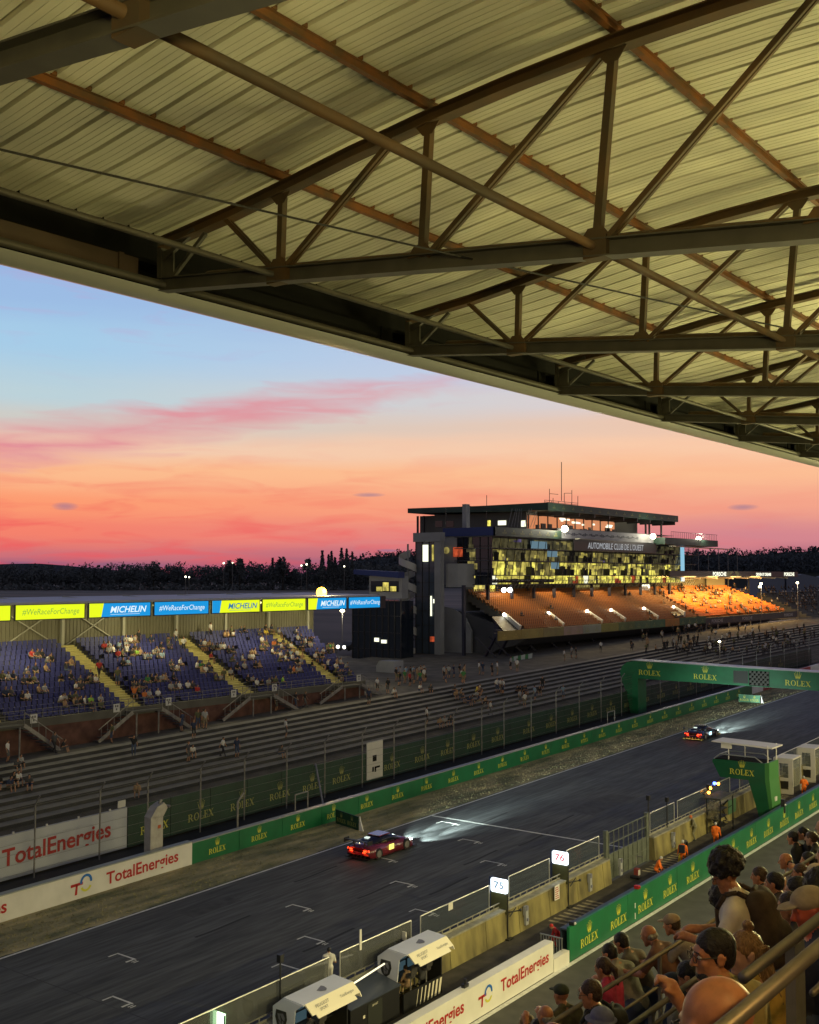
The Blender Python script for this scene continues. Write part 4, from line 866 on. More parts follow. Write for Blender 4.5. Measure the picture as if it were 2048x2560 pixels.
race_car('violet black racing car with yellow rear edge and pale blue side light', m_carb, (-45.4, 107.6, gz(107.6) + .01), ('blue', (190, 235, 240), 2.2), mat('yellow_splitter', (.45, .30, .03), .5))
# ================================================================ concrete terraces
m_tread = mat('terrace_tread', (.22, .205, .175), .95, noise=.18, nscale=.7, bump=.2)  # treads lightened, the sky's light put into the concrete colour
m_riser = mat('terrace_riser', (.045, .044, .042), .95, noise=.2, nscale=.7)  # risers darkened, their shade put into the concrete colour
tt = thing('terraces', 'long bank of dark striped concrete standing terraces behind the green banners', 'terraces', (-70, 100, 2))
NR = 9; XT0, XT1, ZT0, ZT1 = -65.6, -75.4, 1.45, 3.75
YT = [-30, 5, 30, 45, 60, 80, 100, 120, 145, 170, 200, 250, 330]
s = MB()
for k in range(NR):
    x0 = XT0 + (XT1 - XT0) * k / NR; x1 = XT0 + (XT1 - XT0) * (k + 1) / NR; za = ZT0 + (ZT1 - ZT0) * k / NR; zb = ZT0 + (ZT1 - ZT0) * (k + 1) / NR
    for a, b in zip(YT, YT[1:]):
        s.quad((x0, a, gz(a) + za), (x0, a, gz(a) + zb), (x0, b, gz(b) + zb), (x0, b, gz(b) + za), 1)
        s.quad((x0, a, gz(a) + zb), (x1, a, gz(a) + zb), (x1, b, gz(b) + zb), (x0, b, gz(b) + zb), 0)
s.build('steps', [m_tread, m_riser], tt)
s = MB()
for a, b in zip(YT, YT[1:]): s.quad((-59.6, a, gz(a) + .05), (XT0 + .02, a, gz(a) + ZT0), (XT0 + .02, b, gz(b) + ZT0), (-59.6, b, gz(b) + .05)); s.quad((XT1, a, gz(a) + ZT1 - .004), (-106, a, gz(a) + ZT1 - .004), (-106, b, gz(b) + ZT1 - .004), (XT1, b, gz(b) + ZT1 - .004), 1)
tag(s.build('bank_path', [mat('bank_earth', (.10, .085, .06), .95, noise=.3, nscale=.5), mat('walkway_gravel', (.10, .09, .072), .95, noise=.3, nscale=.5)]), kind='structure')

# ================================================================ covered stand on the left
m_seatb = mat('blue_seat_plastic', (.026, .030, .15), .6)
m_ais = mat('aisle_concrete', (.50, .44, .16), .8, noise=.1, nscale=1)  # yellow light falling on the aisles is put into this colour
m_step = mat('stand_step_concrete', (.075, .072, .065), .9)
m_brick = mat('dark_brick', (.10, .045, .035), .9, noise=.3, nscale=1.2)
m_clad = mat('corrugated_cladding', (.15, .14, .09), .6, noise=.08, nscale=.4)
m_pale = mat('pale_steel', (.38, .37, .30), .5)
ms = thing('covered_stand', 'covered grandstand with blue seats, yellow stairs and glowing advert screens on its roof edge', 'grandstand', (-84, 70, 6))
FXm, BXm = -78.3, -89.2; NRm = 15; Zf, Zb = 6.2, 11.3
def mrow(k): return FXm + (BXm - FXm) * k / NRm, Zf + (Zb - Zf) * k / (NRm - 1)
Y0m, AIS = 0.0, [7.2, 21.1, 34.9, 48.6, 62.3, 76.2, 89.6]
def endY(x): return 96.2 + (x + 89) * .0 - (x + 89) * .30
s = MB(); sa = MB()
for k in range(NRm):
    x, z = mrow(k); x1 = mrow(k + 1)[0]; s.box(x1, x, Y0m, endY(x), z - 1.5, z)
s.build('tier', m_step, ms)
for a in AIS:
    sa = MB()
    for k in range(NRm): x, z = mrow(k); x1 = mrow(k + 1)[0]; sa.box(x1, x, a - .85, a + .85, z + .01, z + .03); sa.box(x1, (x + x1) / 2, a - .85, a + .85, z + .03, z + .18); sa.box(x - .01, x + .012, a - .85, a + .85, z - .3, z + .009)
    sa.build('stair', m_ais, ms)
def seat_geo(s, x, y, z):      # pan, back and sides of one bucket seat, facing the track (+X)
    s.add([(x - .02, y - .21, z + .42), (x + .38, y - .2, z + .44), (x + .38, y + .2, z + .44), (x - .02, y + .21, z + .42),
           (x - .10, y - .2, z + .82), (x - .10, y + .2, z + .82), (x - .02, y - .21, z + .36), (x + .38, y - .2, z + .38), (x + .38, y + .2, z + .38), (x - .02, y + .21, z + .36), (x - .15, y - .2, z + .8), (x - .15, y + .2, z + .8)],
          [(0, 1, 2, 3), (0, 3, 5, 4), (1, 7, 8, 2), (4, 5, 11, 10), (6, 10, 11, 9), (6, 0, 4, 10), (9, 11, 5, 3), (6, 9, 8, 7)])
    s.box(x + .05, x + .12, y - .03, y + .03, z, z + .38)
random.seed(8); all_ = []
for k in range(NRm):
    x, z = mrow(k); y = Y0m + .3
    while y < endY(x) - .3:
        if min(abs(y - a) for a in AIS) > 1.15 and random.random() > .01: all_.append((x - .55, y, z))
        y += .52
all_.sort(key=lambda p: (p[0] * p[0] + (p[1]) ** 2) if p[1] > 40 else 1e9)
def seats(parent, pts, m, name='seat'):
    me0 = None
    for i, p in enumerate(pts[:100]):
        if me0 is None:
            s = MB(); seat_geo(s, *p); me0 = s.build(name, m, parent); ref = p
        else:
            o = me0.copy(); COL.objects.link(o); o.parent = parent; o.location = (p[0] - ref[0], p[1] - ref[1], p[2] - ref[2])
    s = MB()
    for p in pts[100:]: seat_geo(s, *p)
    tag(s.build('seats', m, parent), kind='stuff')
seats(ms, all_, m_seatb)
s = MB(); s.box(FXm + .0, FXm + .25, Y0m, 93.0, 3.0, 5.9); s.build('front_wall', m_brick, ms)
s = MB(); s.box(FXm - .05, FXm + .32, Y0m, 93.05, 5.9, 6.55); s.build('parapet', mat('parapet_concrete', (.10, .095, .08), .9, noise=.15, nscale=.6), ms)
s = MB()
for z in (6.95, 7.3): s.tube((FXm + .1, Y0m, z), (FXm + .1, 93, z), .025, 5)
for y in np.arange(Y0m, 93, 1.7): s.tube((FXm + .1, y, 6.5), (FXm + .1, y, 7.3), .025, 5)
s.build('front_railing', m_steel, ms)
s = MB(); y = Y0m
while y < 97.5: s.box(-90.1, -90.0, y, y + .2, 9, 15.9); s.box(-90.04, -89.96, y + .2, y + .4, 9, 15.9); y += .4
s.build('back_cladding', m_clad, ms)
for y in (0.2, 6.8, 13.8, 20.7, 27.6, 34.6, 41.6, 48.6, 55.5, 62.45, 69.5, 76.3, 83.2, 89.85, 96.4):
    s = MB(); s.box(-89.95, -89.65, y - .15, y + .15, 10, 15.8); s.build('column', m_pale, ms)
for a, b in ((48.6, 55.5), (55.5, 62.4), (62.5, 69.4)):
    s = MB(); s.beam((-89.8, a, 11.2), (-89.8, b, 15.2), .1, .1); s.beam((-89.8, a, 15.2), (-89.8, b, 11.2), .1, .1); s.build('cross_brace', m_pale, ms)
s = MB(); s.prism([(-79.9, Y0m, 15.66), (-79.9, Y0m, 15.84), (-91.2, Y0m, 16.02), (-91.2, Y0m, 15.85)], (0, 97.9 - Y0m, 0)); s.build('roof', mat('roof_top_sheet', (.33, .35, .42), .5, noise=.08, nscale=.3, stretch=(.2, 1, 1)), ms)
for y in np.arange(27.6, 98, 7): s = MB(); s.beam((-80.2, y, 15.4), (-90, y, 15.9), .18, .4); s.build('roof_beam', m_pale, ms)
s = MB(); s.box(-80.1, -79.95, 98.0, 99.0, 14.3, 15.7); s.beam((-80.2, 97, 15.2), (-80.2, 99, 15.2), .1, .1); s.build('screen_bracket', m_blk, ms)
e_y = emis('screen_yellow', (222, 238, 24), 1.15); e_b = emis('screen_blue', (10, 150, 222), 1.0); e_w = emis('screen_white', (226, 244, 250), 1.05); e_g = emis('screen_green_text', (132, 186, 70), .9); e_bt = emis('screen_blue_text', (40, 130, 180), .8)
for i, (a, b, kind) in enumerate(((44.0, 50.8, 'y'), (51.1, 57.9, 'yw'), (58.2, 65.0, 'bm'), (65.3, 72.0, 'bw'), (72.3, 78.85, 'ym'), (79.1, 85.6, 'yw'), (85.85, 92.2, 'bm'), (92.45, 98.9, 'bwe'))):
    s = MB(); s.box(-80.08, -80.0, a, b, 14.34, 15.66); fr_ = s.build('screen_case', m_blk, ms); X = -79.985
    def pn(y0, y1, z0, z1, dx=0): return [(X + dx, y0, z0), (X + dx, y1, z0), (X + dx, y1, z1), (X + dx, y0, z1)]
    base = e_y if kind[0] == 'y' else e_b
    s = MB(); s.quad(*pn(a + .1, b - .1, 14.42, 15.6)); s.build('screen', base, ms)
    if kind in ('bm', 'ym'):
        s = MB(); w_ = 1.6 if i != 4 else 1.3; s.quad((X + .01, a + .1, 14.42), (X + .01, a + w_ - .25, 14.42), (X + .01, a + w_, 15.6), (X + .01, a + .1, 15.6)); s.build('screen_block', e_y if kind == 'bm' else e_b, ms)
        s = MB(); s.flat(text('MICHELIN', .78, 1.12, italic=.25, bold=.02), (X + .02, (a + b) / 2 + .8, 14.78), (0, 1, 0), (0, 0, 1)); s.quad(*pn(a + 2.3, b - 1.3, 14.6, 14.63, .02)); s.build('lettering', e_w if kind == 'bm' else e_bt, ms)
    elif len(kind) > 1:
        s = MB(); s.flat(text('#WeRaceForChange', .68, .95, italic=.15), (X + .02, (a + b) / 2 - (.2 if kind == 'bwe' else 0), 14.82), (0, 1, 0), (0, 0, 1)); s.build('lettering', e_g if kind[0] == 'y' else e_w, ms)
        if kind == 'bwe': s = MB(); s.quad((X + .01, b - .75, 14.42), (X + .01, b - .1, 14.42), (X + .01, b - .1, 15.6), (X + .01, b - .45, 15.6)); s.build('screen_block', e_y, ms)
for y in (41, 55, 69, 83, 95):
    s = MB(); s.box(-84.4, -83.8, y - .2, y + .2, 15.1, 15.25); s.build('ceiling_lamp', emis('stand_lamp_glow', (255, 240, 150), 3), ms)
    light('covered_stand_lamp', 'AREA', (-83.2, y, 15.0), 560, (1, .88, .46), (-86.5, y, 9), 1.5)
t = thing('floodlight', 'blazing orange-yellow floodlight standing on the covered stand roof', 'floodlight', (-80.5, 88, 15.8)); p = onX(804, 1481, -81); s = MB(); s.ball(p, .58, n=14); s.build('lamp', emis('floodlight_glow', (255, 178, 48), 14), t, smooth=True)
s = MB(); s.tube((p.x, p.y, 15.7), p, .06, 6); s.build('pole', m_steel, t)
light('floodlight_beam', 'POINT', p + Vector((.8, 0, .3)), 1500, (1, .75, .35), size=.4)
m_plate = mat('white_sign_plate', (.55, .55, .53), .6)
for i, (px, py) in enumerate(((84, 1797), (291, 1770), (421, 1754), (584, 1734), (686, 1719), (897, 1695))):
    p = onX(px, py, FXm + .36); t = thing('block_sign', 'white block sign on the parapet, number %s from the left' % ('one', 'two', 'three', 'four', 'five', 'six')[i], 'sign', p)
    s = MB(); s.box(p.x, p.x + .04, p.y - .32, p.y + .32, p.z - .35, p.z + .35); s.build('plate', m_plate, t)
    s = MB()
    for a, b in ((-.18, .15), (.03, .15), (-.08, -.12)): s.box(p.x + .04, p.x + .05, p.y + a, p.y + a + .14, p.z + b - .08, p.z + b + .1)
    s.build('marks', mat('grey_sign_print', (.12, .12, .12), .6), t)
def side_stair(y, lab):
    t = thing('access_stair', lab, 'stairs', (-77.2, y, gz(y) + ZT1)); g_ = gz(y) + ZT1
    s = MB(); s.box(FXm + .3, -76.9, y - 1.6, y + 1.6, 6.2, 6.35); s.build('landing', m_step, t)
    for d in (-1, 1):
        s = MB(); a = y + d * 1.6; n = 8
        for k in range(n): z = 6.3 - (6.3 - g_) * (k + 1) / n; ya = a + d * k * .42; s.box(FXm + .4, -76.95, min(ya, ya + d * .42), max(ya, ya + d * .42), z - .06, z)
        s.build('flight', m_step, t)
        s = MB(); s.beam((-76.92, a, 6.3), (-76.92, a + d * 3.5, g_), .05, .3); s.beam((-76.92, a, 7.3), (-76.92, a + d * 3.5, g_ + 1), .05, .06); s.tube((-76.92, y + d * 1.2, g_), (-76.92, y + d * 1.2, 6.2), .07, 6)
        for k in range(6): s.beam((-76.92, a + d * k * .65, 6.3 - (6.3 - g_) * k / 5.6), (-76.92, a + d * k * .65, 7.3 - (6.3 - g_) * k / 5.6), .03, .03)
        s.build('stringer', m_steel, t)
for y, l in ((48.6, 'steel access stair to the covered stand cut by the left frame edge'), (62.3, 'steel double access stair below the second yellow aisle'), (76.2, 'steel double access stair below the third yellow aisle'), (89.6, 'steel double access stair below the rightmost yellow aisle')): side_stair(y, l)

# ================================================================ main building
m_bdark = mat('building_dark_panel', (.07, .073, .085), .6, noise=.1, nscale=.5)
m_bgrey = mat('building_grey_concrete', (.27, .28, .30), .8, noise=.12, nscale=.4)
m_blueF = mat('blue_fascia_paint', (.012, .03, .15), .5)
m_gfas = mat('dark_green_fascia', (.02, .05, .035), .5, noise=.25, nscale=.5)
m_bgl = mat('dark_facade_glass', (.012, .018, .028), .06, spec=.9)
mb = thing('race_control_building', 'large lit glass-fronted control building with a flat cantilevered roof above orange seats', 'building', (-95, 170, 5))
GXb, GXt, Z0, Z1 = -93.0, -91.9, 16.62, 24.1; YG0, YG1 = 139.6, 217.0
def room(name, col, st, k=1.1):
    m = emis(name, col, st); t = m.node_tree; b = t.nodes['Principled BSDF']
    x = t.nodes.new('ShaderNodeTexCoord'); mp = t.nodes.new('ShaderNodeMapping'); mp.inputs['Scale'].default_value = (1, .9, .75); n = t.nodes.new('ShaderNodeTexNoise'); n.inputs['Scale'].default_value = k; n.inputs['Detail'].default_value = 5
    r = t.nodes.new('ShaderNodeValToRGB'); e = r.color_ramp.elements; c = lin(col); e[0].position = .38; e[1].position = .6; e[0].color = (c[0] * .3, c[1] * .3, c[2] * .32, 1); e[1].color = (*c, 1)
    t.links.new(x.outputs['Object'], mp.inputs[0]); t.links.new(mp.outputs[0], n.inputs['Vector']); t.links.new(n.outputs[0], r.inputs[0]); t.links.new(r.outputs[0], b.inputs['Emission Color'])
    return m
cells = {'hot': room('room_bright', (238, 226, 100), 1.9), 'yel': room('room_yellow', (206, 190, 92), 1.5), 'oli': room('room_olive', (140, 128, 70), 1.2), 'dim': room('room_dim', (92, 86, 56), 1.0),
         'whi': emis('room_white', (245, 245, 215), 1.6), 'red': room('room_red', (214, 90, 52), .9), 'cyan': room('room_cyan', (120, 190, 205), .8), 'vio': room('room_violet', (150, 130, 190), .5), 'blk': m_blk}
lv = [(16.7, 18.1), (18.15, 20.35), (20.4, 22.25), (22.3, 24.0)]
W = [dict(hot=10, yel=4, red=1, oli=.5, whi=.5), dict(yel=7, oli=6, hot=4, dim=4, whi=.4, blk=.3), dict(yel=2, oli=5, dim=6, vio=.6, cyan=.15, blk=.6, whi=.1), dict(dim=7, blk=2, oli=4, vio=.4)]
random.seed(12); room = {k: MB() for k in cells}
for li, (za, zb) in enumerate(lv):
    y = YG0 + .3
    while y < YG1 - 1:
        w = random.uniform(.35, 1.7); e = min(y + w, YG1 - .2); kk = list(W[li]); wt = [W[li][k] * ((1.6 if k in ('blk', 'dim') else .5) if y > 198 and li else 1) for k in kk]
        c = random.choices(kk, wt)[0]
        if li == 3 and 143 < y < 150: c = 'dim'
        z = za
        while z < zb - .2:
            h = random.uniform(.35, 1.3); zz = min(z + h, zb); c2 = c if random.random() < .62 else random.choices(kk, wt)[0]
            room[c2].box(-96.2 - random.uniform(0, .8), -96.0 + random.uniform(0, 1.2), y, e, z, zz); z = zz
        y = e
for k, r in room.items():
    if r.v: r.build('lit_room', cells[k], mb)
sc_ = MB(); sc_.box(-93.6, -93.5, 153.5, 158.6, 22.5, 23.7); sc_.box(-93.6, -93.5, 158.8, 162, 21.2, 22.2); sc_.box(-93.9, -93.8, 160.5, 163, 19.2, 20.3); sc_.build('cyan_glow_panel', emis('cyan_panel_glow', (140, 180, 200), .6), mb)  # pale cyan glowing panels behind the facade glass
s = MB(); s.box(-91.95, -91.85, 208.5, 210.2, 16.9, 23.8); s.build('light_column', emis('light_column_glow', (140, 195, 220), 1.0), mb)
s = MB(); s.box(-93.8, -93.0, 142, 160, 16.95, 17.5)
for k in range(46):
    y = random.uniform(141, 214); l_ = random.choice((0, 1, 1, 2, 2)); za = lv[l_][0]; s.box(-95 + random.uniform(0, 1.2), -94.9 + random.uniform(0.2, 1.5), y, y + random.uniform(.3, .6), za, za + random.uniform(.8, 1.5))
s.build('furniture', m_blk, mb)
s = MB()
for li, (za, zb) in enumerate(lv): t_ = (za - Z0) / (Z1 - Z0); s.box(-99, GXb + (GXt - GXb) * t_ - .05, YG0, YG1, za - .12, za)
s.box(-99, GXt, YG0, YG1, 24.0, 24.15); s.build('floor_slab', m_bdark, mb)
s = MB(); s.quad((GXb, YG0, Z0), (GXb, YG1, Z0), (GXt, YG1 + 1, Z1), (GXt, YG0 + .2, Z1)); m_fg = mat('facade_glass', (.05, .055, .05), .04, alpha=.30, spec=.9); s.build('facade_glass', m_fg, mb)
s = MB()
for y in np.arange(YG0, YG1 + .1, 2.28): s.beam((GXb + .03, y, Z0), (GXt + .03, y + .1, Z1), .05, .09)
for z in (Z0, 18.1, 20.38, 22.28, 24.05): x = GXb + (GXt - GXb) * (z - Z0) / (Z1 - Z0) + .05; s.beam((x, YG0, z), (x, YG1 + .5, z), .07, .12)
s.build('mullions', m_blk, mb)
random.seed(15); s = MB()
for y in np.arange(YG0 + .5, YG1, 1.1):
    s.beam((-92.6, y, 16.0), (-91.9, y + .2, 17.3), .05, .05)
s.tube((-91.9, YG0, 17.3), (-91.9, YG1, 17.3), .05, 6); s.build('lower_railing', m_blk, mb)
ya, yb = onX(1436, 1350, -91.4).y, onX(1642, 1372, -91.4).y
s = MB(); s.box(-91.75, -91.45, ya, yb, 22.35, 24.3); s.build('sign_band', mat('black_sign_band', (.02, .02, .022), .4), mb)
s = MB(); s.flat(text("AUTOMOBILE CLUB DE L'OUEST", 1.55, .96, italic=.15), (-91.42, (ya + yb) / 2 - .5, 22.75), (0, 1, 0), (0, 0, 1)); s.build('sign_lettering', emis('sign_letter_glow', (190, 195, 200), .85), mb)
# top fascia, balconies
yc = onX(1405, 1330, -91.5).y
s = MB(); s.prism([(-101.4, 139.9, 24.2), (-91.6, 139.9, 24.2), (-91.6, 139.9, 25.5), (-101.4, 139.9, 25.5)], (0, .3, 0)); s.build('blue_fascia', m_blueF, mb)
s = MB(); s.box(-91.9, -91.55, 139.9, yc, 24.15, 25.5); s.build('crown_fascia', m_gfas, mb)
for k in range(7): s = MB(); s.flat(scaled(CROWN, .26), (-91.5, 142.5 + k * 2.6, 24.5), (0, 1, 0), (0, 0, 1)); s.build('crown_logo', m_yeld, mb)
s = MB(); s.box(-92.4, -91.9, yc, 196, 24.3, 25.9); s.build('terrace_parapet', mat('pale_parapet', (.30, .30, .33), .6, noise=.1, nscale=.5), mb)
random.seed(2); s = MB()
for k in range(50): y = yc + 2 + k * .55; s.box(-91.89, -91.87, y, y + .4, 24.95 + .12 * sin(k), 25.25 + .12 * sin(k * 1.7))
s.build('wavy_print', mat('dark_parapet_print', (.05, .05, .08), .6), mb)
s = MB(); s.box(-98, -92.1, yc, 206, 25.95, 26.02)
s.build('terrace_slab', m_bdark, mb)
s = MB(); s.box(-97.3, -97.1, 158.5, 190, 26, 28.3); s.build('penthouse_window', emis('penthouse_glow', (236, 150, 100), .75), mb)
for y in np.arange(158.5, 190.5, 3.2): s = MB(); s.box(-97.1, -96.95, y - .1, y + .1, 26, 28.4); s.build('mullion', m_blk, mb)
s = MB()
for k in range(16): y = random.uniform(160, 189); s.box(-97.05, -96.8, y, y + random.uniform(.3, 1.6), 26, 26 + random.uniform(.5, 1.2))
s.build('penthouse_furniture', m_blk, mb)
s = MB()
for k in range(10): y = random.uniform(160, 189); z = random.uniform(26.8, 28); s.box(-97.08, -97.0, y, y + random.uniform(.5, 2.5), z, z + .3)
s.build('penthouse_lights', cells['whi'], mb)
YR0, YR1, XR0, XR1 = 156.4, 207.8, -92.0, -121.2
s = MB(); s.prism([(XR0, YR0, 28.85), (XR0, YR0, 30.1), (-105.5, YR0, 30.05), (XR1, YR0, 30.2), (XR1, YR0, 29.35), (-105, YR0, 29.0)], (0, YR1 - YR0, 0)); s.build('roof', m_gfas, mb)
for k in range(16): s = MB(); s.flat(scaled(CROWN, .2), (XR0 + .03, YR0 + 2 + k * 3.2, 29.2), (0, 1, 0), (0, 0, 1)); s.build('crown_logo', m_yeld, mb)
for y in np.arange(YR0 + 5, YR1, 5.6): s = MB(); s.box(-97, XR0 - .1, y, y + .35, 28.2, 28.84); s.build('roof_beam', m_blk, mb)
s = MB()
for x, y in ((-93.5, 196), (-93.5, 203), (-97, 205), (-119.6, 157.3), (-118.2, 157.3)): s.box(x - .15, x + .15, y - .15, y + .15, 25, 28.8)
s.build('roof_column', m_blk, mb)
s = MB(); s.box(-116.5, -97.3, 158.2, 158.5, 24, 28.9); s.box(-120, -97.2, 158.5, 200, 24, 28.85); s.build('penthouse_wall', mat('penthouse_wall_grey', (.11, .105, .095), .8), mb)
def onYp(x, y, Y): d = ray(x, y); return Vector((0, 0, EYE)) + d * (Y / d.y)
for (x0, x1, y0, y1) in ((1219, 1226, 1301, 1315), (1245, 1265, 1301, 1313), (1303, 1314, 1301, 1317)):
    a = onYp(x0, y1, 158.1); b = onYp(x1, y0, 158.1); s = MB(); s.box(a.x, b.x, 158.12, 158.18, a.z, b.z); s.build('window', cells['whi'] if x0 > 1240 else cells['hot'], mb)
for (x0, x1, y0, y1) in ((1088, 1106, 1302, 1318), (1114, 1134, 1302, 1318)):
    a = onYp(x0, y1, 158.1); b = onYp(x1, y0, 158.1); s = MB(); s.box(a.x, b.x, 158.12, 158.18, a.z, b.z); s.build('window', m_bgl, mb)
a = onYp(1156, 1316, 146); b = onYp(1166, 1260, 146); s = MB(); s.box(a.x, b.x, 146, 147, 25, b.z); s.build('chimney', m_bgrey, mb)
s = MB()
for (x, y0, y1, Y) in ((1404, 1155, 1252, 163), (1217, 1238, 1300, 150), (1374, 1222, 1256, 160), (1411, 1233, 1256, 163), (1430, 1225, 1262, 166), (1445, 1240, 1266, 168), (1115, 1268, 1322, 146), (1383, 1245, 1257, 162)):
    a = onYp(x, y1, Y); b = onYp(x, y0, Y); s.tube(a, b, .06 if x == 1404 else .05, 6)
a = onYp(1374, 1234, 160); b = onYp(1396, 1236, 162); s.tube(a, b, .04, 5); a = onYp(1411, 1233, 163); b = onYp(1430, 1233, 166); s.tube(a, b, .04, 5); a = onYp(1165, 1264, 147); b = onYp(1250, 1276, 150); s.tube(a, b, .04, 5)
s.build('antenna', m_blk, mb)
s = MB(); a = onYp(1362, 1250, 160); b = onYp(1445, 1258, 172)
for k in range(6): p = a.lerp(b, k / 5); s.tube(p - Vector((0, 0, .6)), p, .04, 5)
s.tube(a, b, .04, 5); s.tube(a - Vector((0, 0, .3)), b - Vector((0, 0, .3)), .04, 5); s.build('roof_railing', m_blk, mb)
random.seed(6); s = MB()
for k in range(9): a = onYp(1270 + k * 8, 1318, 148 + k); b = onYp(1276 + k * 9 + random.uniform(-8, 8), 1272, 150 + k); s.tube(a, b, .04, 5)
s.build('scaffold_pole', m_steel, mb)
# right-hand balcony
s = MB(); s.box(-93.5, -89.5, 196, 222, 24.1, 25.4); s.build('side_balcony', m_gfas, mb)
s = MB()
for y in np.arange(199, 222, .9): s.tube((-89.6, y, 25.4), (-89.6, y, 26.6), .035, 5)
s.tube((-89.6, 199, 26.6), (-89.6, 222, 26.6), .04, 5); s.build('balcony_railing', m_blk, mb)
s = MB(); s.beam((-88.9, 198, 23.75), (-88.9, 226, 23.65), 1.2, .15); s.beam((-90.2, 163, 24.25), (-90.2, 176, 24.2), .9, .12); s.build('sun_louvre', m_pale, mb)
# end wall, tower, curved balcony
s = MB(); s.box(-101.4, -93.2, 140.2, 141, 16.6, 24.2); s.build('end_wall', m_bgrey, mb)
s = MB(); s.box(-98.6, -92.3, 140.0, 140.18, 16.7, 24.15); s.build('end_glass', m_bgl, mb)
s = MB()
for x in (-98.6, -97.6, -96, -94.4, -92.9): s.box(x - .05, x + .05, 139.9, 140.0, 16.7, 24.1)
for z in (22.6, 20.7, 19): s.box(-98.6, -92.4, 139.9, 140.0, z - .04, z + .04)
s.build('end_mullions', m_blk, mb)
a = onYp(1133, 1392, 139.8); b = onYp(1156, 1368, 139.8); s = MB(); s.box(a.x, b.x, 139.8, 139.88, a.z, b.z); s.build('window', cells['red'], mb)
a = onYp(1115, 1376, 139.8); s = MB(); s.tube((a.x + .1, 139.85, a.z), (a.x + .1, 139.75, a.z), .55, 14); s.build('round_window', cells['oli'], mb)
TXa, TXb, TXc = onYp(1038, 1400, 136).x, onYp(1088, 1400, 136).x, onYp(1103, 1400, 136).x
pts = [(TXc, 137.2), (-98.5, 137.2), (-97.0, 137.7), (-95.9, 138.6), (-95.4, 140), (TXc, 140)]
s = MB(); s.prism([(x, y, 16.3) for x, y in pts], (0, 0, 3.6)); s.build('curved_balcony', m_bgrey, mb)
s = MB(); s.box(TXb, TXc, 135.8, 136.8, 5, 24.6); s.build('tower_pier', mat('tower_concrete', (.27, .28, .30), .8, noise=.1, nscale=.4), mb)
s = MB(); s.box(TXa - .1, TXc + .1, 135.6, 136.9, 23.3, 24.7); s.build('tower_cap', mat('tower_concrete', (.27, .28, .30), .8), mb)
s = MB(); s.box(TXa, TXb, 136.2, 136.8, 5, 23.3); s.build('tower_glass', mat('tower_glass_blue', (.06, .08, .115), .15, spec=.8), mb)
s = MB()
for k in range(4): x = TXa + (TXb - TXa) * k / 3; s.box(x - .04, x + .04, 136.1, 136.2, 5, 23.3)
for z in np.arange(6, 23, 2.2): s.box(TXa, TXb, 136.1, 136.2, z, z + .06)
s.build('tower_mullions', m_blk, mb)
for (x0, x1, y0, y1, c) in ((1057, 1070, 1362, 1404, 'whi'), (1080, 1084, 1362, 1403, 'yel'), (1076, 1079, 1490, 1540, 'whi'), (1083, 1088, 1498, 1508, 'whi'), (1075, 1090, 1592, 1604, 'red')):
    a = onYp(x0, y1, 136.0); b = onYp(x1, y0, 136.0); s = MB(); s.box(a.x, b.x, 136.0, 136.08, a.z, b.z); s.build('window', cells[c], mb)
# spiral stair
t = thing('spiral_stair', 'outdoor spiral staircase with pale balustrade beside the dark glass tower', 'stairs', (-108.8, 136, 5))
s = MB(); s2 = MB(); cy, R = 135.8, 1.45; cx = onYp(1020, 1500, 135.8).x; z = 5.4; n = 16 * 5 - 5
for k in range(n):
    a0 = 2 * pi * k / 16; a1 = 2 * pi * (k + 1) / 16; z0 = 5.6 + k * .205; z1 = z0 + .205
    p = [(cx + R * cos(a), cy - R * sin(a)) for a in (a0, a1)]
    s.add([(p[0][0], p[0][1], z0), (p[1][0], p[1][1], z1), (p[1][0], p[1][1], z1 + 1.15), (p[0][0], p[0][1], z0 + 1.15)], [(0, 1, 2, 3)])
    s2.add([(cx, cy, z0), (p[0][0], p[0][1], z0), (p[1][0], p[1][1], z0), (cx, cy, z0 - .1), (p[0][0], p[0][1], z0 - .1), (p[1][0], p[1][1], z0 - .1)], [(0, 1, 2), (3, 5, 4), (1, 4, 5, 2)])
s.build('balustrade', mat('stair_balustrade', (.42, .42, .43), .5), t); s2.build('treads', m_blk, t)
s = MB(); s.tube((cx, cy, 5), (cx, cy, 23), .15, 8); s.build('central_post', m_bgrey, t)
s = MB(); s.box(onYp(1000, 1500, 138.5).x, TXa, 138.5, 139, 5, 13.5); s.build('white_side_wall', mat('tower_concrete', (.27, .28, .30), .8), mb)
# underside, columns, seats, banner
s = MB(); s.prism([(-101.3, 140.5, 4.5), (-101.3, 140.5, 13.2), (-99.5, 140.5, 12.9), (-97.2, 140.5, 11.4), (-96.2, 140.5, 9.5), (-96.2, 140.5, 4.5)], (0, -.4, 0)); s.build('side_wall', m_bgrey, mb)
s = MB(); s.prism([(-101.3, 141, 5), (-101.3, 141, 12.8), (-98, 141, 12.4), (-86.4, 141, 8.8), (-89, 141, 7.5), (-92, 141, 6.8), (-95, 141, 5)], (0, 64, 0)); s.build('undercroft', m_bdark, mb)
for px in (1159.5, 1220, 1280, 1335, 1385.6, 1435, 1480, 1524, 1564, 1602, 1638, 1674):
    p = onX(px, 1500, -95); s = MB(); s.box(-95.2, -94.8, p.y - .25, p.y + .25, 12 if px > 1165 else 5, 16.6); s.build('column', mat('navy_column', (.018, .02, .045), .6), mb)
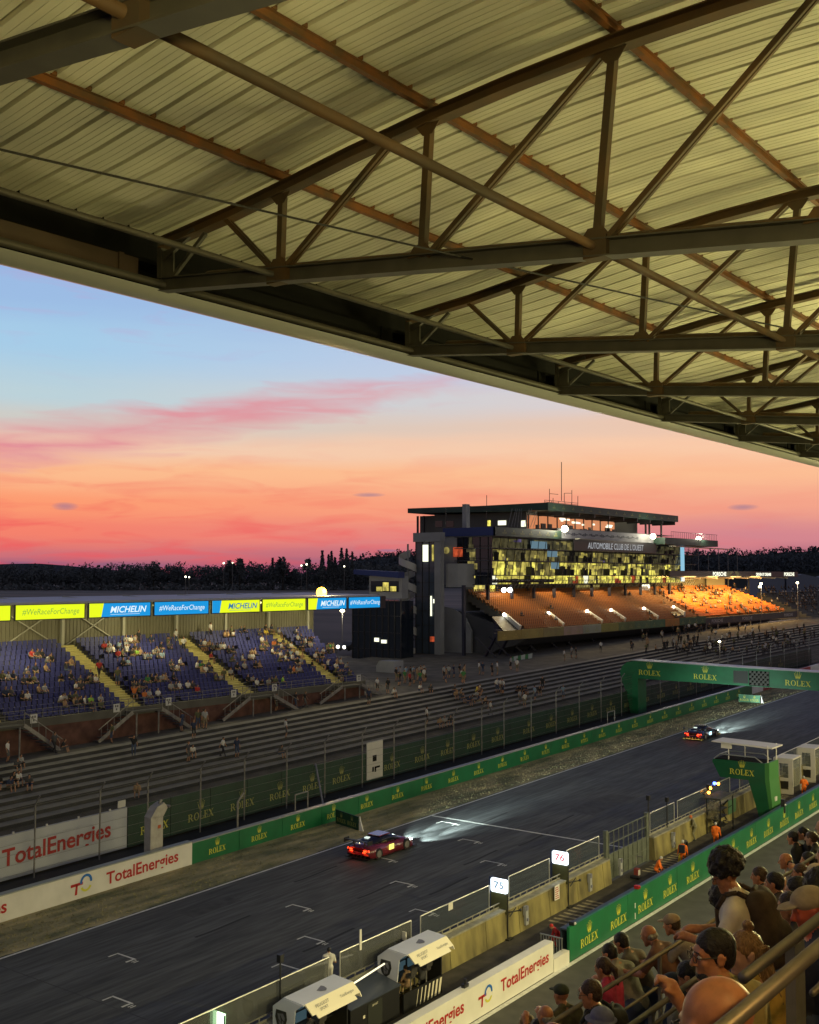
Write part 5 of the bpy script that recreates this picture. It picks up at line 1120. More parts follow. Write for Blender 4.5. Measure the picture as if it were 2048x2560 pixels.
for k, px in enumerate((1238, 1272, 1310, 1345, 1400, 1440, 1500)):
    p = onX(px, 1610, -88); s = MB(); s.beam((-88, p.y, 9), (-92, p.y + 3, 5.5), .3, .3); s.beam((-91.5, p.y, 9), (-88.5, p.y + 2, 5.5), .25, .25); s.build('raking_strut', mat('navy_column', (.018, .02, .045), .6), mb)
s = MB(); s.box(-97.9, -97.7, 141, 206, 12.5, 16.6); s.build('rear_wall', m_bdark, mb)
for (x0, x1, y0, y1, c) in ((1186, 1212, 1463, 1478, 'yel'), (1225, 1238, 1463, 1480, 'hot'), (1436, 1480, 1462, 1475, 'oli'), (1483, 1500, 1462, 1475, 'oli'), (1605, 1625, 1461, 1480, 'whi')):
    a = onX(x0, y1, -97.6); b = onX(x1, y0, -97.6); s = MB(); s.box(-97.66, -97.6, a.y, b.y, a.z, b.z); s.build('window', cells[c], mb)
for px in (1260, 1275): p = onX(px, 1475, -95); s = MB(); s.ball(p, .42, n=8); s.build('lamp', emis('round_lamp_glow', (245, 250, 240), 8), mb)
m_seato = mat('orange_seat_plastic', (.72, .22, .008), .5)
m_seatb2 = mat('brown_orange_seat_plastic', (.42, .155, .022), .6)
for y in (148, 164, 180, 197): light('facade_soffit_lamp', 'AREA', (-93.5, y, 16.3), 800, (1, .72, .36), (-91.5, y, 10), 9)
FXo, BXo, NRo, Zfo, Zbo = -86.7, -97.6, 14, 9.75, 15.1
def orow(k): return FXo + (BXo - FXo) * k / NRo, Zfo + (Zbo - Zfo) * k / (NRo - 1)
def tier(parent, y0, y1, m, slope_end=0, fall=0):
    s = MB(); pts = []
    for k in range(NRo):
        x, z = orow(k); x1 = orow(k + 1)[0]; ye = y1 + slope_end * (FXo - x); ys_ = y0 if k < 5 else y0
        s.box(x1, x, ys_, ye, z - 1.2, z)
        y = ys_ + .35
        while y < ye - .3: pts.append((x - .6, y, z)); y += .58
    s.build('tier', m_step, parent)
    pts.sort(key=lambda p: p[1] - p[0] * .5); seats(parent, pts, m)
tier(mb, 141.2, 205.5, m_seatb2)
s = MB()
for k in range(6):
    x, z = orow(k); s.box(orow(k + 1)[0], x, 133 + k * 1.3, 141.2, z - .6, z); 
s.build('side_steps', mat('navy_column', (.018, .02, .045), .6), mb)
bc = [(.34, .25, .05), (.36, .27, .06), (.30, .24, .08), (.40, .28, .2), (.34, .36, .25), (.30, .27, .05), (.14, .18, .05), (.10, .17, .07), (.08, .17, .07), (.45, .18, .02), (.05, .12, .05), (.05, .12, .05)]
for k in range(12):
    a = 132.2 + k * 6.2; s = MB(); s.box(-86.2, -86.0, a, a + 6.15, 8.75 - k * .0, 10.1); s.build('banner_panel', mat('banner_print_%d' % k, bc[k], .6, noise=.15, nscale=.5), mb)
    for d in (1.5, 4.6): s = MB(); s.flat(scaled(CROWN, .27), (-85.97, a + d, 9.0), (0, 1, 0), (0, 0, 1)); s.build('crown_logo', mat('faint_crown_print', tuple(min(1, v * 1.8 + .03) for v in bc[k]), .6) if k == 0 else m_yeld, mb)
for i, (x0, y0, x1, y1) in enumerate(((1262, 1541, 1300, 1572), (1372, 1537, 1408, 1565), (1468, 1532, 1505, 1557), (1528, 1529, 1563, 1552), (1610, 1525, 1645, 1546), (1684, 1521, 1712, 1536))):
    a = onX(x0, y0, -90.5); b = onX(x1, y1, -87.2); s = MB(); s.beam(a, b, .35, 1.0); s.build('vomitory_parapet', m_cream, mb); s = MB(); s.ball(a + Vector((.3, -.6, .3)), .28, n=8); s.build('lamp', emis('small_lamp_glow', (255, 250, 225), 7), mb)
    s = MB(); s.prism([(a.x, a.y - 3.5, a.z - .3), (b.x, b.y - 4.5, b.z - .5), (b.x, b.y - .5, b.z - .5), (a.x, a.y - .3, a.z - .3)], (0, 0, .35)); s.build('vomitory', m_blk, mb)
    light('vomitory_lamp', 'POINT', a + Vector((1.2, -.3, 1.2)), 38, (1, .92, .5), size=.2)
for (px, py, s_) in ((1412, 1322, .55), (1633, 1341, .5), (1747, 1347, .5)):
    p = onX(px, py, -90.5); t = thing('floodlight', {1412: 'dazzling floodlight on the left of the control building terrace', 1633: 'white floodlight in the middle of the control building terrace', 1747: 'white floodlight on the right end of the control building balcony'}[px], 'floodlight', p)
    s = MB(); s.ball(p, s_, n=14); s.build('lamp', emis('white_floodlight_glow', (255, 246, 205), 30), t, smooth=True); s = MB(); s.tube(p - Vector((0, 0, 1.2)), p, .06, 6); s.build('pole', m_steel, t)
    light('floodlight_beam', 'POINT', p + Vector((1.2, 0, .4)), 900, (1, .93, .7), size=.4)
# dark glass annex with pavilion on top
an = thing('glass_annex', 'dark glass annex left of the spiral stair with a blue-roofed lookout room', 'building', (-112, 128, 5))
YA_ = 128; a = onYp(882, 1500, YA_); b = onYp(1003, 1500, YA_); zt = a.z
s = MB(); s.box(a.x, b.x, YA_, YA_ + 3, 3, zt); s.build('glass_box', m_bgl, an)
s = MB()
for k in range(9): x = a.x + (b.x - a.x) * k / 8; s.box(x - .06, x + .06, YA_ - .1, YA_, 5, zt + .1)
for z in (7, 9.5, 12, 14.2): s.box(a.x, b.x, YA_ - .1, YA_, z, z + .07)
s.build('mullions', m_blk, an)
s = MB()
for (x0, x1, y0, y1) in ((936, 947, 1595, 1604), (953, 966, 1600, 1608)): p = onYp(x0, y1, YA_ - .15); q_ = onYp(x1, y0, YA_ - .15); s.box(p.x, q_.x, YA_ - .15, YA_ - .1, p.z, q_.z)
s.build('reflected_lamp', cells['whi'], an)
c0 = onYp(918, 1487, YA_); c1 = onYp(1000, 1440, YA_); s = MB(); s.box(c0.x, c1.x, YA_ + .5, YA_ + 2, c0.z - .5, c1.z); s.build('lookout_wall', m_bgrey, an)
p = onYp(923, 1479, YA_); q_ = onYp(992, 1453, YA_); s = MB(); s.box(p.x, q_.x, YA_ + .38, YA_ + .45, p.z, q_.z); s.build('lookout_window', m_bgl, an)
for (x0, x1, y0, y1) in ((941, 955, 1467, 1478), (957, 971, 1456, 1477), (975, 990, 1466, 1478)): p = onYp(x0, y1, YA_ + .3); q_ = onYp(x1, y0, YA_ + .3); s = MB(); s.box(p.x, q_.x, YA_ + .3, YA_ + .36, p.z, q_.z); s.build('lit_pane', cells['yel'], an)
r0 = onYp(884, 1424, YA_ - .5); r1 = onYp(996, 1430, YA_ - .5)
s = MB(); s.prism([(r0.x, YA_ - .5, r0.z - .7), (r1.x, YA_ - .5, r1.z - .9), (r1.x, YA_ - .5, r1.z), (r0.x, YA_ - .5, r0.z)], (0, 1.5, 0)); s.build('blue_roof', m_blueF, an)
p = onYp(940, 1735, 118); t = thing('concrete_kiosk', 'low pale concrete kiosk in front of the glass annex', 'kiosk', p)
g_ = gz(112) + ZT1; p = onYp(958, 1650, 112); s = MB(); s.prism([(p.x - 1.2, 112, g_), (p.x + 1.8, 112, g_), (p.x + 1.8, 112, g_ + 1.5), (p.x - .6, 112, g_ + 1.5), (p.x - 1.2, 112, g_ + .8)], (0, 2, 0)); s.build('shell', m_bgrey, t)
# orange lit stand and its roof
os_ = thing('orange_stand', 'brightly lit stand of orange seats with lettered screens on its roof edge, at the right', 'grandstand', (-92, 235, 8))
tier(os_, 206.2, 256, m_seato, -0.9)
s = MB(); s.prism([(-91.9, 206, 17.7), (-91.9, 206, 17.9), (-103, 206, 18.5), (-103, 206, 18.3)], (0, 72, 0)); s.build('roof', m_bdark, os_)
s = MB(); s.box(-92.0, -91.8, 203, 279.4, 17.75, 19.05); s.build('screen_case', m_blk, os_)
s = MB(); s.box(-97.9, -97.7, 206, 246, 14.5, 17.9); s.build('rear_wall', mat('warm_rear_wall', (.30, .27, .17), .8), os_)
for y in np.arange(210, 278, 9): s = MB(); s.beam((-92.2, y, 17.5), (-98, y, 17.9), .2, .35); s.build('roof_beam', m_cream, os_)
for y in np.arange(208, 262, 13): s = MB(); s.box(-97.5, -97.2, y, y + .3, 10, 17.7); s.build('column', m_bdark, os_)
e_l = emis('white_letter_glow', (250, 250, 225), 1.5)
for px, w_, sz in ((1800, 'PORSCHE', 1.15), (1910, 'DRIVEN BY DREAMS', .95), (1974, 'PORSCHE', 1.15)):
    p = onX(px, 1436, -91.75); s = MB(); s.flat(text(w_, sz, 1.5 if w_[0] == 'P' else 1.15, bold=.03), (-91.77, p.y, 18.05), (0, 1, 0), (0, 0, 1)); s.build('lettering', e_l, os_)
s = MB(); s.quad((-91.78, 231, 17.85), (-91.78, 234, 17.85), (-91.78, 236, 19), (-91.78, 233, 19)); s.quad((-91.78, 238, 17.85), (-91.78, 241, 17.85), (-91.78, 239, 19), (-91.78, 237, 19)); s.build('screen_pattern', cells['dim'], os_)
s = MB(); s.box(-86.2, -86.0, 206.5, 262, 8.4, 9.75); s.build('front_band', mat('dark_front_band', (.03, .03, .034), .6), os_)
for px in (1794, 1869, 1972): p = onX(px, 1543, -85.95); s = MB(); s.flat(text('PORSCHE', .9, 1.5, bold=.02), (-85.96, p.y, 8.75), (0, 1, 0), (0, 0, 1)); s.build('lettering', mat('grey_letter', (.35, .35, .36), .5), os_)
s = MB(); a = onX(1924, 1575, -85.5); b = onX(1990, 1545, -85.5); s.box(-85.6, -85.5, a.y, b.y, a.z, b.z - .2); s.build('white_hoarding', m_wht, os_)
s = MB(); s.box(-95, -90, 206, 262, 5, 8.6); s.build('undercroft', m_bdark, os_)
for y in np.arange(207, 262, 6): s = MB(); s.box(-86.3, -86.1, y, y + .25, 6.5, 8.5); s.build('front_post', m_steel, os_)
for y in (213, 225, 238, 250): light('orange_stand_lamp', 'AREA', (-89.5, y, 17.0), 2700, (1, .60, .18), (-92, y, 11), 6)
# far bleachers, lamp posts, masts
fb = thing('far_bleachers', 'distant grey bleachers beyond the orange stand', 'bleachers', (-86, 300, 8))
s = MB()
for k in range(12): s.box(-85 - k * 1.2, -83.8 - k * 1.2, 268, 330, 3, 7.8 + k * .55)
s.build('tier', mat('grey_bleacher', (.14, .135, .12), .8), fb)
def lamp_post(px, py, pb, X, lab, heads=((0, 0),), col=(255, 240, 190), e=16, r=.32, watt=400):
    p = onX(px, py, X); g_ = onX(px, pb, X).z; t = thing('lamp_post', lab, 'lamp post', (p.x, p.y, g_))
    s = MB(); s.tube((p.x, p.y, g_), (p.x, p.y, p.z), .07, 6); s.build('post', m_steel, t)
    for dx, dz in heads: s = MB(); s.ball(p + Vector((0, dx, dz)), r, n=8, sc=(1, 1.3, .7)); s.build('lamp_head', emis('post_lamp_glow', col, e), t)
    light('post_lamp', 'POINT', p + Vector((.6, 0, -.6)), watt, (1, .9, .65), size=.2)
lamp_post(1903, 1459, 1545, -86, 'twin-headed lamp post right of the orange stand', ((0, 0), (-.8, -.7)))
lamp_post(1994, 1457, 1555, -84, 'tall lamp post with a bright head near the right edge')
lamp_post(1799, 1604, 1690, -66, 'short lamp post on the terraces above the arch beam', e=8, r=.22, watt=60)
lamp_post(856, 1527, 1600, -105, 'street lamp glowing between the covered stand and the annex', e=12, r=.3, watt=200)
random.seed(18)
for i, px in enumerate((1746, 1771, 1797, 1820, 1843)):
    p = onX(px, 1372 + (i % 2) * 6, -125); g_ = onX(px, 1445, -125).z; t = thing('flag_mast', 'thin bare mast, %s from the left, before the dark wooded hill' % ('first', 'second', 'third', 'fourth', 'fifth')[i], 'mast', (p.x, p.y, g_)); s = MB(); s.tube((p.x, p.y, g_), p, .09, 5); s.build('pole', m_steel, t)
t = thing('green_banner', 'green and white cloth banner held up on the walkway under the main building', 'banner', (-84, 142, 6))
p0 = onX(1275, 1672, -84); p1 = onX(1330, 1662, -84); s = MB()
for k in range(6): s.quad(p0.lerp(p1, k / 6), p0.lerp(p1, (k + 1) / 6), p0.lerp(p1, (k + 1) / 6) + Vector((.1 * (k % 2), 0, 1.7)), p0.lerp(p1, k / 6) + Vector((.1 * ((k + 1) % 2), 0, 1.6)), k % 2)
s.build('cloth', [mat('green_cloth', (.05, .20, .06), .8), mat('pale_cloth', (.45, .5, .45), .8)], t)
# ================================================================ far wood, hill, ridge
def farp(px, D, z=0.0):
    v = fw0 * D + rgt * ((px - 1024) / F * D); return Vector((v.x, v.y, z))
def ztop(py, D): return EYE + (1440 - py) / F * D
m_leaf = mat('hazy_dusk_foliage', (.12, .135, .145), 1.0, col2=(.08, .09, .10), nscale=.15)  # leaf colour lightened in place of thin haze
m_leaf2 = mat('dusk_foliage_lighter', (.028, .034, .024), 1.0, col2=(.012, .016, .012), nscale=.2)
m_bark = mat('dusk_bark', (.03, .024, .018), .9)
def crown(s, c, rx, rz, n, rnd, size, shape='round'):
    lobes = [(rnd.uniform(-.6, .6), rnd.uniform(-.6, .6), rnd.uniform(-.5, .6), rnd.uniform(.35, .6)) for _ in range(7)]
    for _ in range(n):
        if shape == 'tall': a = rnd.uniform(0, 2 * pi); h = rnd.uniform(-1, 1); r = (1 - abs(h + .15) ** 2.2 * .8) * rnd.uniform(.3, 1) ** .5; x, y, z = r * cos(a), r * sin(a), h
        elif shape == 'cone': h = rnd.uniform(-1, 1); a = rnd.uniform(0, 2 * pi); r = (1 - h) / 2 * rnd.uniform(.2, 1) ** .5; x, y, z = r * cos(a), r * sin(a), h
        else:
            l = rnd.choice(lobes); u = Vector((rnd.gauss(0, 1), rnd.gauss(0, 1), rnd.gauss(0, 1))).normalized() * rnd.uniform(.5, 1.05) * l[3]; x, y, z = l[0] + u.x, l[1] + u.y, l[2] + u.z
        p = Vector((c[0] + x * rx, c[1] + y * rx, c[2] + z * rz)); a = Vector((rnd.uniform(-1, 1), rnd.uniform(-1, 1), rnd.uniform(-1, 1))) * size; b = Vector((rnd.uniform(-1, 1), rnd.uniform(-1, 1), rnd.uniform(-1, 1))) * size
        s.add([p + a, p + b, p - a * .7 + b * .3, p - b], [(0, 1, 2, 3)] if rnd.random() < .5 else [(0, 1, 2)])
rnd = random.Random(77)
prof_ = [(-1100, 1404), (0, 1402), (60, 1410), (120, 1408), (240, 1409), (330, 1404), (380, 1400), (430, 1406), (540, 1407), (600, 1402), (650, 1405), (715, 1402), (735, 1416), (758, 1414), (800, 1406), (880, 1402)]
def interp(pr, x):
    for (a, ya), (b, yb_) in zip(pr, pr[1:]):
        if x <= b: return ya + (yb_ - ya) * (x - a) / (b - a)
    return pr[-1][1]
s = MB(); x = -1000
while x < 1100:
    for D in (840, 880):
        t_ = ztop(interp(prof_, min(x, 880)) + rnd.uniform(-2, 9) + (2 if D > 850 else 0), D); b_ = 7.0; rz = (t_ - b_) / 2
        p = farp(x + rnd.uniform(-6, 6), D + rnd.uniform(-15, 15)); crown(s, (p.x, p.y, b_ + rz), rnd.uniform(6, 10), rz * 1.0, 330, rnd, 1.05)
    x += rnd.uniform(9, 17)
for k in range(240):      # scrub at the wood's foot
    p = farp(rnd.uniform(-250, 1100), rnd.uniform(800, 835)); crown(s, (p.x, p.y, 8.5), 6, 4, 26, rnd, 1.4)
tag(s.build('far_wood', m_leaf), 'dark wood closing the field behind the covered stand, read as one mass', 'wood', kind='stuff')
trees = [(576, 1397, 15, 'round', 'rounded dark tree rising from the wood above the yellow screen'), (600, 1394, 20, 'round', 'broad double-crowned tree left of the orange floodlight'), (682, 1396, 7, 'cone', 'small pointed conifer on the skyline left of the floodlight'), (708, 1394, 20, 'round', 'round tree at the edge of the gap in the wood'), (385, 1398, 24, 'round', 'wide tree forming a bump on the left skyline'),
         (768, 1397, 9, 'round', 'small flat tree standing alone right of the gap'), (806, 1378, 9, 'tall', 'leftmost tall poplar on the skyline'), (822, 1387, 5, 'tall', 'short slim poplar, second from the left'), (829, 1379, 7, 'tall', 'slim poplar, third from the left'), (838, 1394, 8, 'tall', 'bushy low poplar between the two poplar pairs'), (854, 1371, 9, 'tall', 'tallest poplar on the skyline'), (867, 1373, 8, 'tall', 'poplar just right of the tallest one'), (881, 1381, 9, 'cone', 'pointed tree right of the poplars')]
for px, py, w, shp, lab in trees:
    D = 815; zt = ztop(py, D); p = farp(px, D); t = thing({'tall': 'poplar_tree', 'cone': 'conifer_tree', 'round': 'broadleaf_tree'}[shp], lab, 'tree', (p.x, p.y, 7))
    rx = w / F * D; s = MB(); lo = 9 if shp != 'round' else zt - rx * 1.5 - 6; crown(s, (p.x, p.y, (zt + lo) / 2), rx * (.75 if shp != 'round' else 1.0), (zt - lo) / 2, 900 if shp == 'tall' else 700, rnd, .95 if shp != 'round' else 1.2, shp); s.build('crown', m_leaf, t)
    s = MB(); s.tube((p.x, p.y, 6.5), (p.x, p.y, (zt + lo) / 2 + 3), .6, 7, r1=.2); [s.tube((p.x, p.y, lo + k), (p.x + rx * .5 * (-1) ** k, p.y, lo + 3 + k), .2, 5, r1=.08) for k in range(3)]; s.build('trunk', m_bark, t)
hp = [(860, 1392), (895, 1384), (946, 1376), (978, 1374), (1040, 1373), (1200, 1366), (1500, 1372), (1700, 1372), (1760, 1372), (1800, 1370), (1860, 1373), (1950, 1366), (2025, 1363), (2100, 1364), (2500, 1372), (4300, 1380)]
g = MB(); D0, D1, D2 = 930, 1080, 1500
for x in range(840, 4200, 30):
    zt = ztop(interp(hp, x) + 16, D1); g.v += [tuple(farp(x, D0, 6)), tuple(farp(x, (D0 + D1) / 2, 6 + (zt - 6) * .55)), tuple(farp(x, D1, zt)), tuple(farp(x, D2, 5))]
for i in range(len(g.v) // 4 - 1):
    for j in range(3): g.f.append((i * 4 + j, (i + 1) * 4 + j, (i + 1) * 4 + j + 1, i * 4 + j + 1)); g.m.append(0)
tag(g.build('wooded_hill', mat('hill_ground', (.02, .024, .02), 1)), kind='structure')
s = MB(); x = 860
while x < 4100:
    if not (1160 < x < 1560):
        for D in (990, 1035, 1080):
            zt = ztop(interp(hp, x) + rnd.uniform(-1.5, 4) + (1080 - D) * .28, D); p = farp(x + rnd.uniform(-5, 5), D); crown(s, (p.x, p.y, zt - 8), rnd.uniform(7, 11), 8, 130, rnd, 1.4)
    x += rnd.uniform(10, 16)
tag(s.build('hill_wood', mat('bluish_dusk_foliage', (.085, .10, .125), 1.0, col2=(.055, .068, .088), nscale=.1)), 'bluish dark wood covering the low hill behind the stands', 'wood', kind='stuff')
g = MB(); xs_ = list(range(-1400, 420, 30))
for i, x in enumerate(xs_): g.v += [tuple(farp(x, 2600, 0)), tuple(farp(x, 2700, ztop(1413 + 4 * sin(i * .35) + (x > 100) * (x - 100) * .05, 2700)))]
for i in range(len(xs_) - 1): g.f.append((2 * i, 2 * i + 2, 2 * i + 3, 2 * i + 1)); g.m.append(0)
tag(g.build('distant_ridge', mat('ridge_blue', (.035, .042, .065), 1)), kind='structure')
for px, py, D, r, lab in ((465, 1442, 600, .75, 'left lamp of a pair glowing low before the dark wood'), (474, 1443, 600, .6, 'right lamp of a pair glowing low before the dark wood'), (560, 1408, 812, .95, 'distant white lamp left of the broad double-crowned tree'), (582, 1407, 800, .6, 'faint distant lamp below the broad double-crowned tree'), (754, 1414, 812, .9, 'distant lamp at the left of the gap in the wood'), (767, 1411, 808, 1.0, 'brighter distant lamp in the gap in the wood'), (861, 1416, 800, .8, 'yellow distant lamp among the poplars')):
    p = farp(px, D, ztop(py, D)); t = thing('distant_lamp', lab, 'lamp', (p.x, p.y, 7)); s = MB(); s.ball(p, r * .7, n=8); s.build('lamp', emis('far_lamp_glow', (255, 244, 205), 6), t); s = MB(); s.tube((p.x, p.y, 7), p, .15, 5); s.build('pole', m_steel, t)
# parked car with headlights behind the covered stand, pale tents at far right
p = onG(853, 1628, 4.2); t = thing('parked_car', 'car with both headlights on, just left of the dark glass annex', 'car', p)
s = MB(); s.prism([(p.x - .9, p.y, p.z + .3), (p.x - .9, p.y, p.z + .8), (p.x - .9, p.y + 1.1, p.z + .9), (p.x - .9, p.y + 1.8, p.z + 1.4), (p.x - .9, p.y + 3.4, p.z + 1.4), (p.x - .9, p.y + 4.2, p.z + .9), (p.x - .9, p.y + 4.3, p.z + .3)], (1.8, 0, 0)); s.build('body', m_bdark, t)
for d in (-.65, .65): s = MB(); s.ball((p.x + d, p.y - .03, p.z + .65), .26, n=8, sc=(1.2, .5, 1)); s.build('headlight', emis('car_lamp_glow', (255, 250, 230), 9), t)
for x_ in (-.9, .9):
    for y_ in (.8, 3.4): s = MB(); s.tube((p.x + x_ - .08, p.y + y_, p.z + .3), (p.x + x_ + .08, p.y + y_, p.z + .3), .3, 12); s.build('wheel', m_blk, t)
for i, (a, b, py) in enumerate(((1895, 1960, 1437), (1965, 2048, 1441), (2052, 2120, 1444))):
    D = 420; p = farp(a, D); q_ = farp(b, D); zt = ztop(py - 6, D); t = thing('tent', 'pale blue tent roof far behind the orange stand, %s from the left' % ('first', 'second', 'third')[i], 'tent', (p.x, p.y, 8)); n_ = fw0 * 14
    s = MB(); s.prism([Vector((p.x, p.y, 8)), Vector((q_.x, q_.y, 8)), Vector((q_.x, q_.y, zt - 1.5)), Vector(((p.x + q_.x) / 2, (p.y + q_.y) / 2, zt)), Vector((p.x, p.y, zt - 1.5))], n_); s.build('canvas', mat('tent_canvas', (.16, .18, .24), .8), t)

# ================================================================ people: signed-distance bodies turned into one skin
def _n(v): v = np.asarray(v, float); return v / (np.linalg.norm(v) + 1e-9)
class Fig:
    def __init__(s): s.p = []; s.neg = []
    def cap(s, a, b, ra, rb=None, m=0, k=.03): s.p.append(('c', np.array(a, float), np.array(b, float), ra, ra if rb is None else rb, m, k)); return s
    def ell(s, c, r, m=0, R=None, k=.03): s.p.append(('e', np.array(c, float), np.array(r, float), np.eye(3) if R is None else R, None, m, k)); return s
    def sub(s, c, r, k=.008): s.neg.append((np.array(c, float), r, k))
    @staticmethod
    def d(q_, P):
        if q_[0] == 'c':
            a, b, ra, rb = q_[1:5]; ab = b - a; L2 = max(ab @ ab, 1e-9); t = np.clip(((P - a) @ ab) / L2, 0, 1)
            return np.linalg.norm(P - (a + t[:, None] * ab), axis=1) - (ra + (rb - ra) * t)
        c, r, R = q_[1:4]; v = (P - c) @ R; k0 = np.linalg.norm(v / r, axis=1); k1 = np.linalg.norm(v / (r * r), axis=1)
        return k0 * (k0 - 1) / (k1 + 1e-9)
    def f(s, P):
        D = None
        for q_ in s.p:
            d = s.d(q_, P)
            if D is None: D = d; continue
            k = q_[6]; h = np.clip(.5 + .5 * (D - d) / k, 0, 1); D = D * (1 - h) + d * h - k * h * (1 - h)
        for c, r, k in s.neg:
            d = -(np.linalg.norm(P - c, axis=1) - r); h = np.clip(.5 - .5 * (D - d) / k, 0, 1); D = D * (1 - h) + d * h + k * h * (1 - h)
        return D
    def mesh(s, name, mats, h, parent=None, noise=0, nf=40, zclip=None):
        lo = np.full(3, 1e9); hi = -lo
        for q_ in s.p:
            if q_[0] == 'c':
                for c, r in ((q_[1], q_[3]), (q_[2], q_[4])): lo = np.minimum(lo, c - r); hi = np.maximum(hi, c + r)
            else: r = max(q_[2]); lo = np.minimum(lo, q_[1] - r); hi = np.maximum(hi, q_[1] + r)
        if zclip is not None: lo[2] = max(lo[2], zclip)
        lo = lo - 2.5 * h; n = np.ceil((hi + 2.5 * h - lo) / h).astype(int) + 1
        g = [lo[i] + h * np.arange(n[i]) for i in range(3)]; G = np.stack(np.meshgrid(*g, indexing='ij'), -1).reshape(-1, 3)
        D = np.concatenate([s.f(c) for c in np.array_split(G, max(1, len(G) // 200000))])
        if noise: D = D + noise * (np.sin(G[:, 0] * nf + 2 * np.sin(G[:, 1] * nf * .7)) * np.sin(G[:, 1] * nf * 1.1 + 1.3) * np.sin(G[:, 2] * nf * .9 + 2 * np.sin(G[:, 0] * nf * .5)) + .5 * np.sin(G[:, 0] * nf * 2.1 + 4) * np.sin(G[:, 2] * nf * 2.3) * np.sin(G[:, 1] * nf * 1.9))
        D = D.reshape(n); ins = D < 0
        nx, ny, nz = n; c = np.zeros((nx - 1, ny - 1, nz - 1), int)
        for dx in (0, 1):
            for dy in (0, 1):
                for dz in (0, 1): c += ins[dx:nx - 1 + dx, dy:ny - 1 + dy, dz:nz - 1 + dz]
        act = (c > 0) & (c < 8); idx = -np.ones(act.shape, int); ii = np.argwhere(act); idx[act] = np.arange(len(ii))
        acc = np.zeros((len(ii), 3)); cnt = np.zeros(len(ii))
        cor = [(a, b, d_) for a in (0, 1) for b in (0, 1) for d_ in (0, 1)]
        for a in cor:
            for b in cor:
                if sum(b) - sum(a) == 1 and all(y >= x for x, y in zip(a, b)):
                    da = D[ii[:, 0] + a[0], ii[:, 1] + a[1], ii[:, 2] + a[2]]; db = D[ii[:, 0] + b[0], ii[:, 1] + b[1], ii[:, 2] + b[2]]
                    mk = (da < 0) != (db < 0); t = np.where(mk, da / (da - db + 1e-12), 0)
                    acc += np.where(mk[:, None], np.array(a) + t[:, None] * (np.array(b) - np.array(a)), 0); cnt += mk
        V = lo + h * (ii + acc / cnt[:, None]); Fc = []
        for ax in range(3):
            sl0 = [slice(1, n[i] - 1) for i in range(3)]; sl0[ax] = slice(0, n[ax] - 1); sl1 = list(sl0); sl1[ax] = slice(1, n[ax])
            A = ins[tuple(sl0)]; B = ins[tuple(sl1)]; e = np.argwhere(A != B)
            if not len(e): continue
            off = np.array([1, 1, 1]); off[ax] = 0; e0 = e + off; fl = A[e[:, 0], e[:, 1], e[:, 2]]
            u, v = [(1, 2), (2, 0), (0, 1)][ax]; du = np.zeros(3, int); dv = np.zeros(3, int); du[u] = 1; dv[v] = 1
            q4 = [idx[tuple((e0 - o).T)] for o in (du + dv, dv, 0 * du, du)]
            Q = np.stack(q4, 1); Q[~fl] = Q[~fl][:, ::-1]; Fc.append(Q)
        Fc = np.concatenate(Fc); Fc = Fc[(Fc >= 0).all(1)]
        ctr = V[Fc].mean(1); DD = np.stack([s.d(q_, ctr) for q_ in s.p], 1); mi = np.array([q_[5] for q_ in s.p])[DD.argmin(1)]
        me = bpy.data.meshes.new(name); me.from_pydata(V.tolist(), [], Fc.tolist())
        for m in mats: me.materials.append(m)
        me.polygons.foreach_set('material_index', mi.astype(np.int32)); me.polygons.foreach_set('use_smooth', [True] * len(Fc)); me.update()
        o = bpy.data.objects.new(name, me); COL.objects.link(o)
        if parent is not None: o.parent = parent
        return o
def ik(a, b, l1, l2, hint):
    a = np.array(a, float); b = np.array(b, float); d = b - a; L_ = np.linalg.norm(d)
    if L_ > (l1 + l2) * .995: b = a + d / L_ * (l1 + l2) * .995; d = b - a; L_ = np.linalg.norm(d)
    u = d / L_; x = (l1 * l1 - l2 * l2 + L_ * L_) / (2 * L_); hgt = sqrt(max(l1 * l1 - x * x, 0)); hv = np.array(hint, float); hv = hv - (hv @ u) * u; hv = _n(hv)
    return a + u * x + hv * hgt, b
def rotx(v, a):
    return np.array([v[0], v[1] * cos(a) + v[2] * sin(a) * 1, -v[1] * sin(a) * 1 + v[2] * cos(a)])
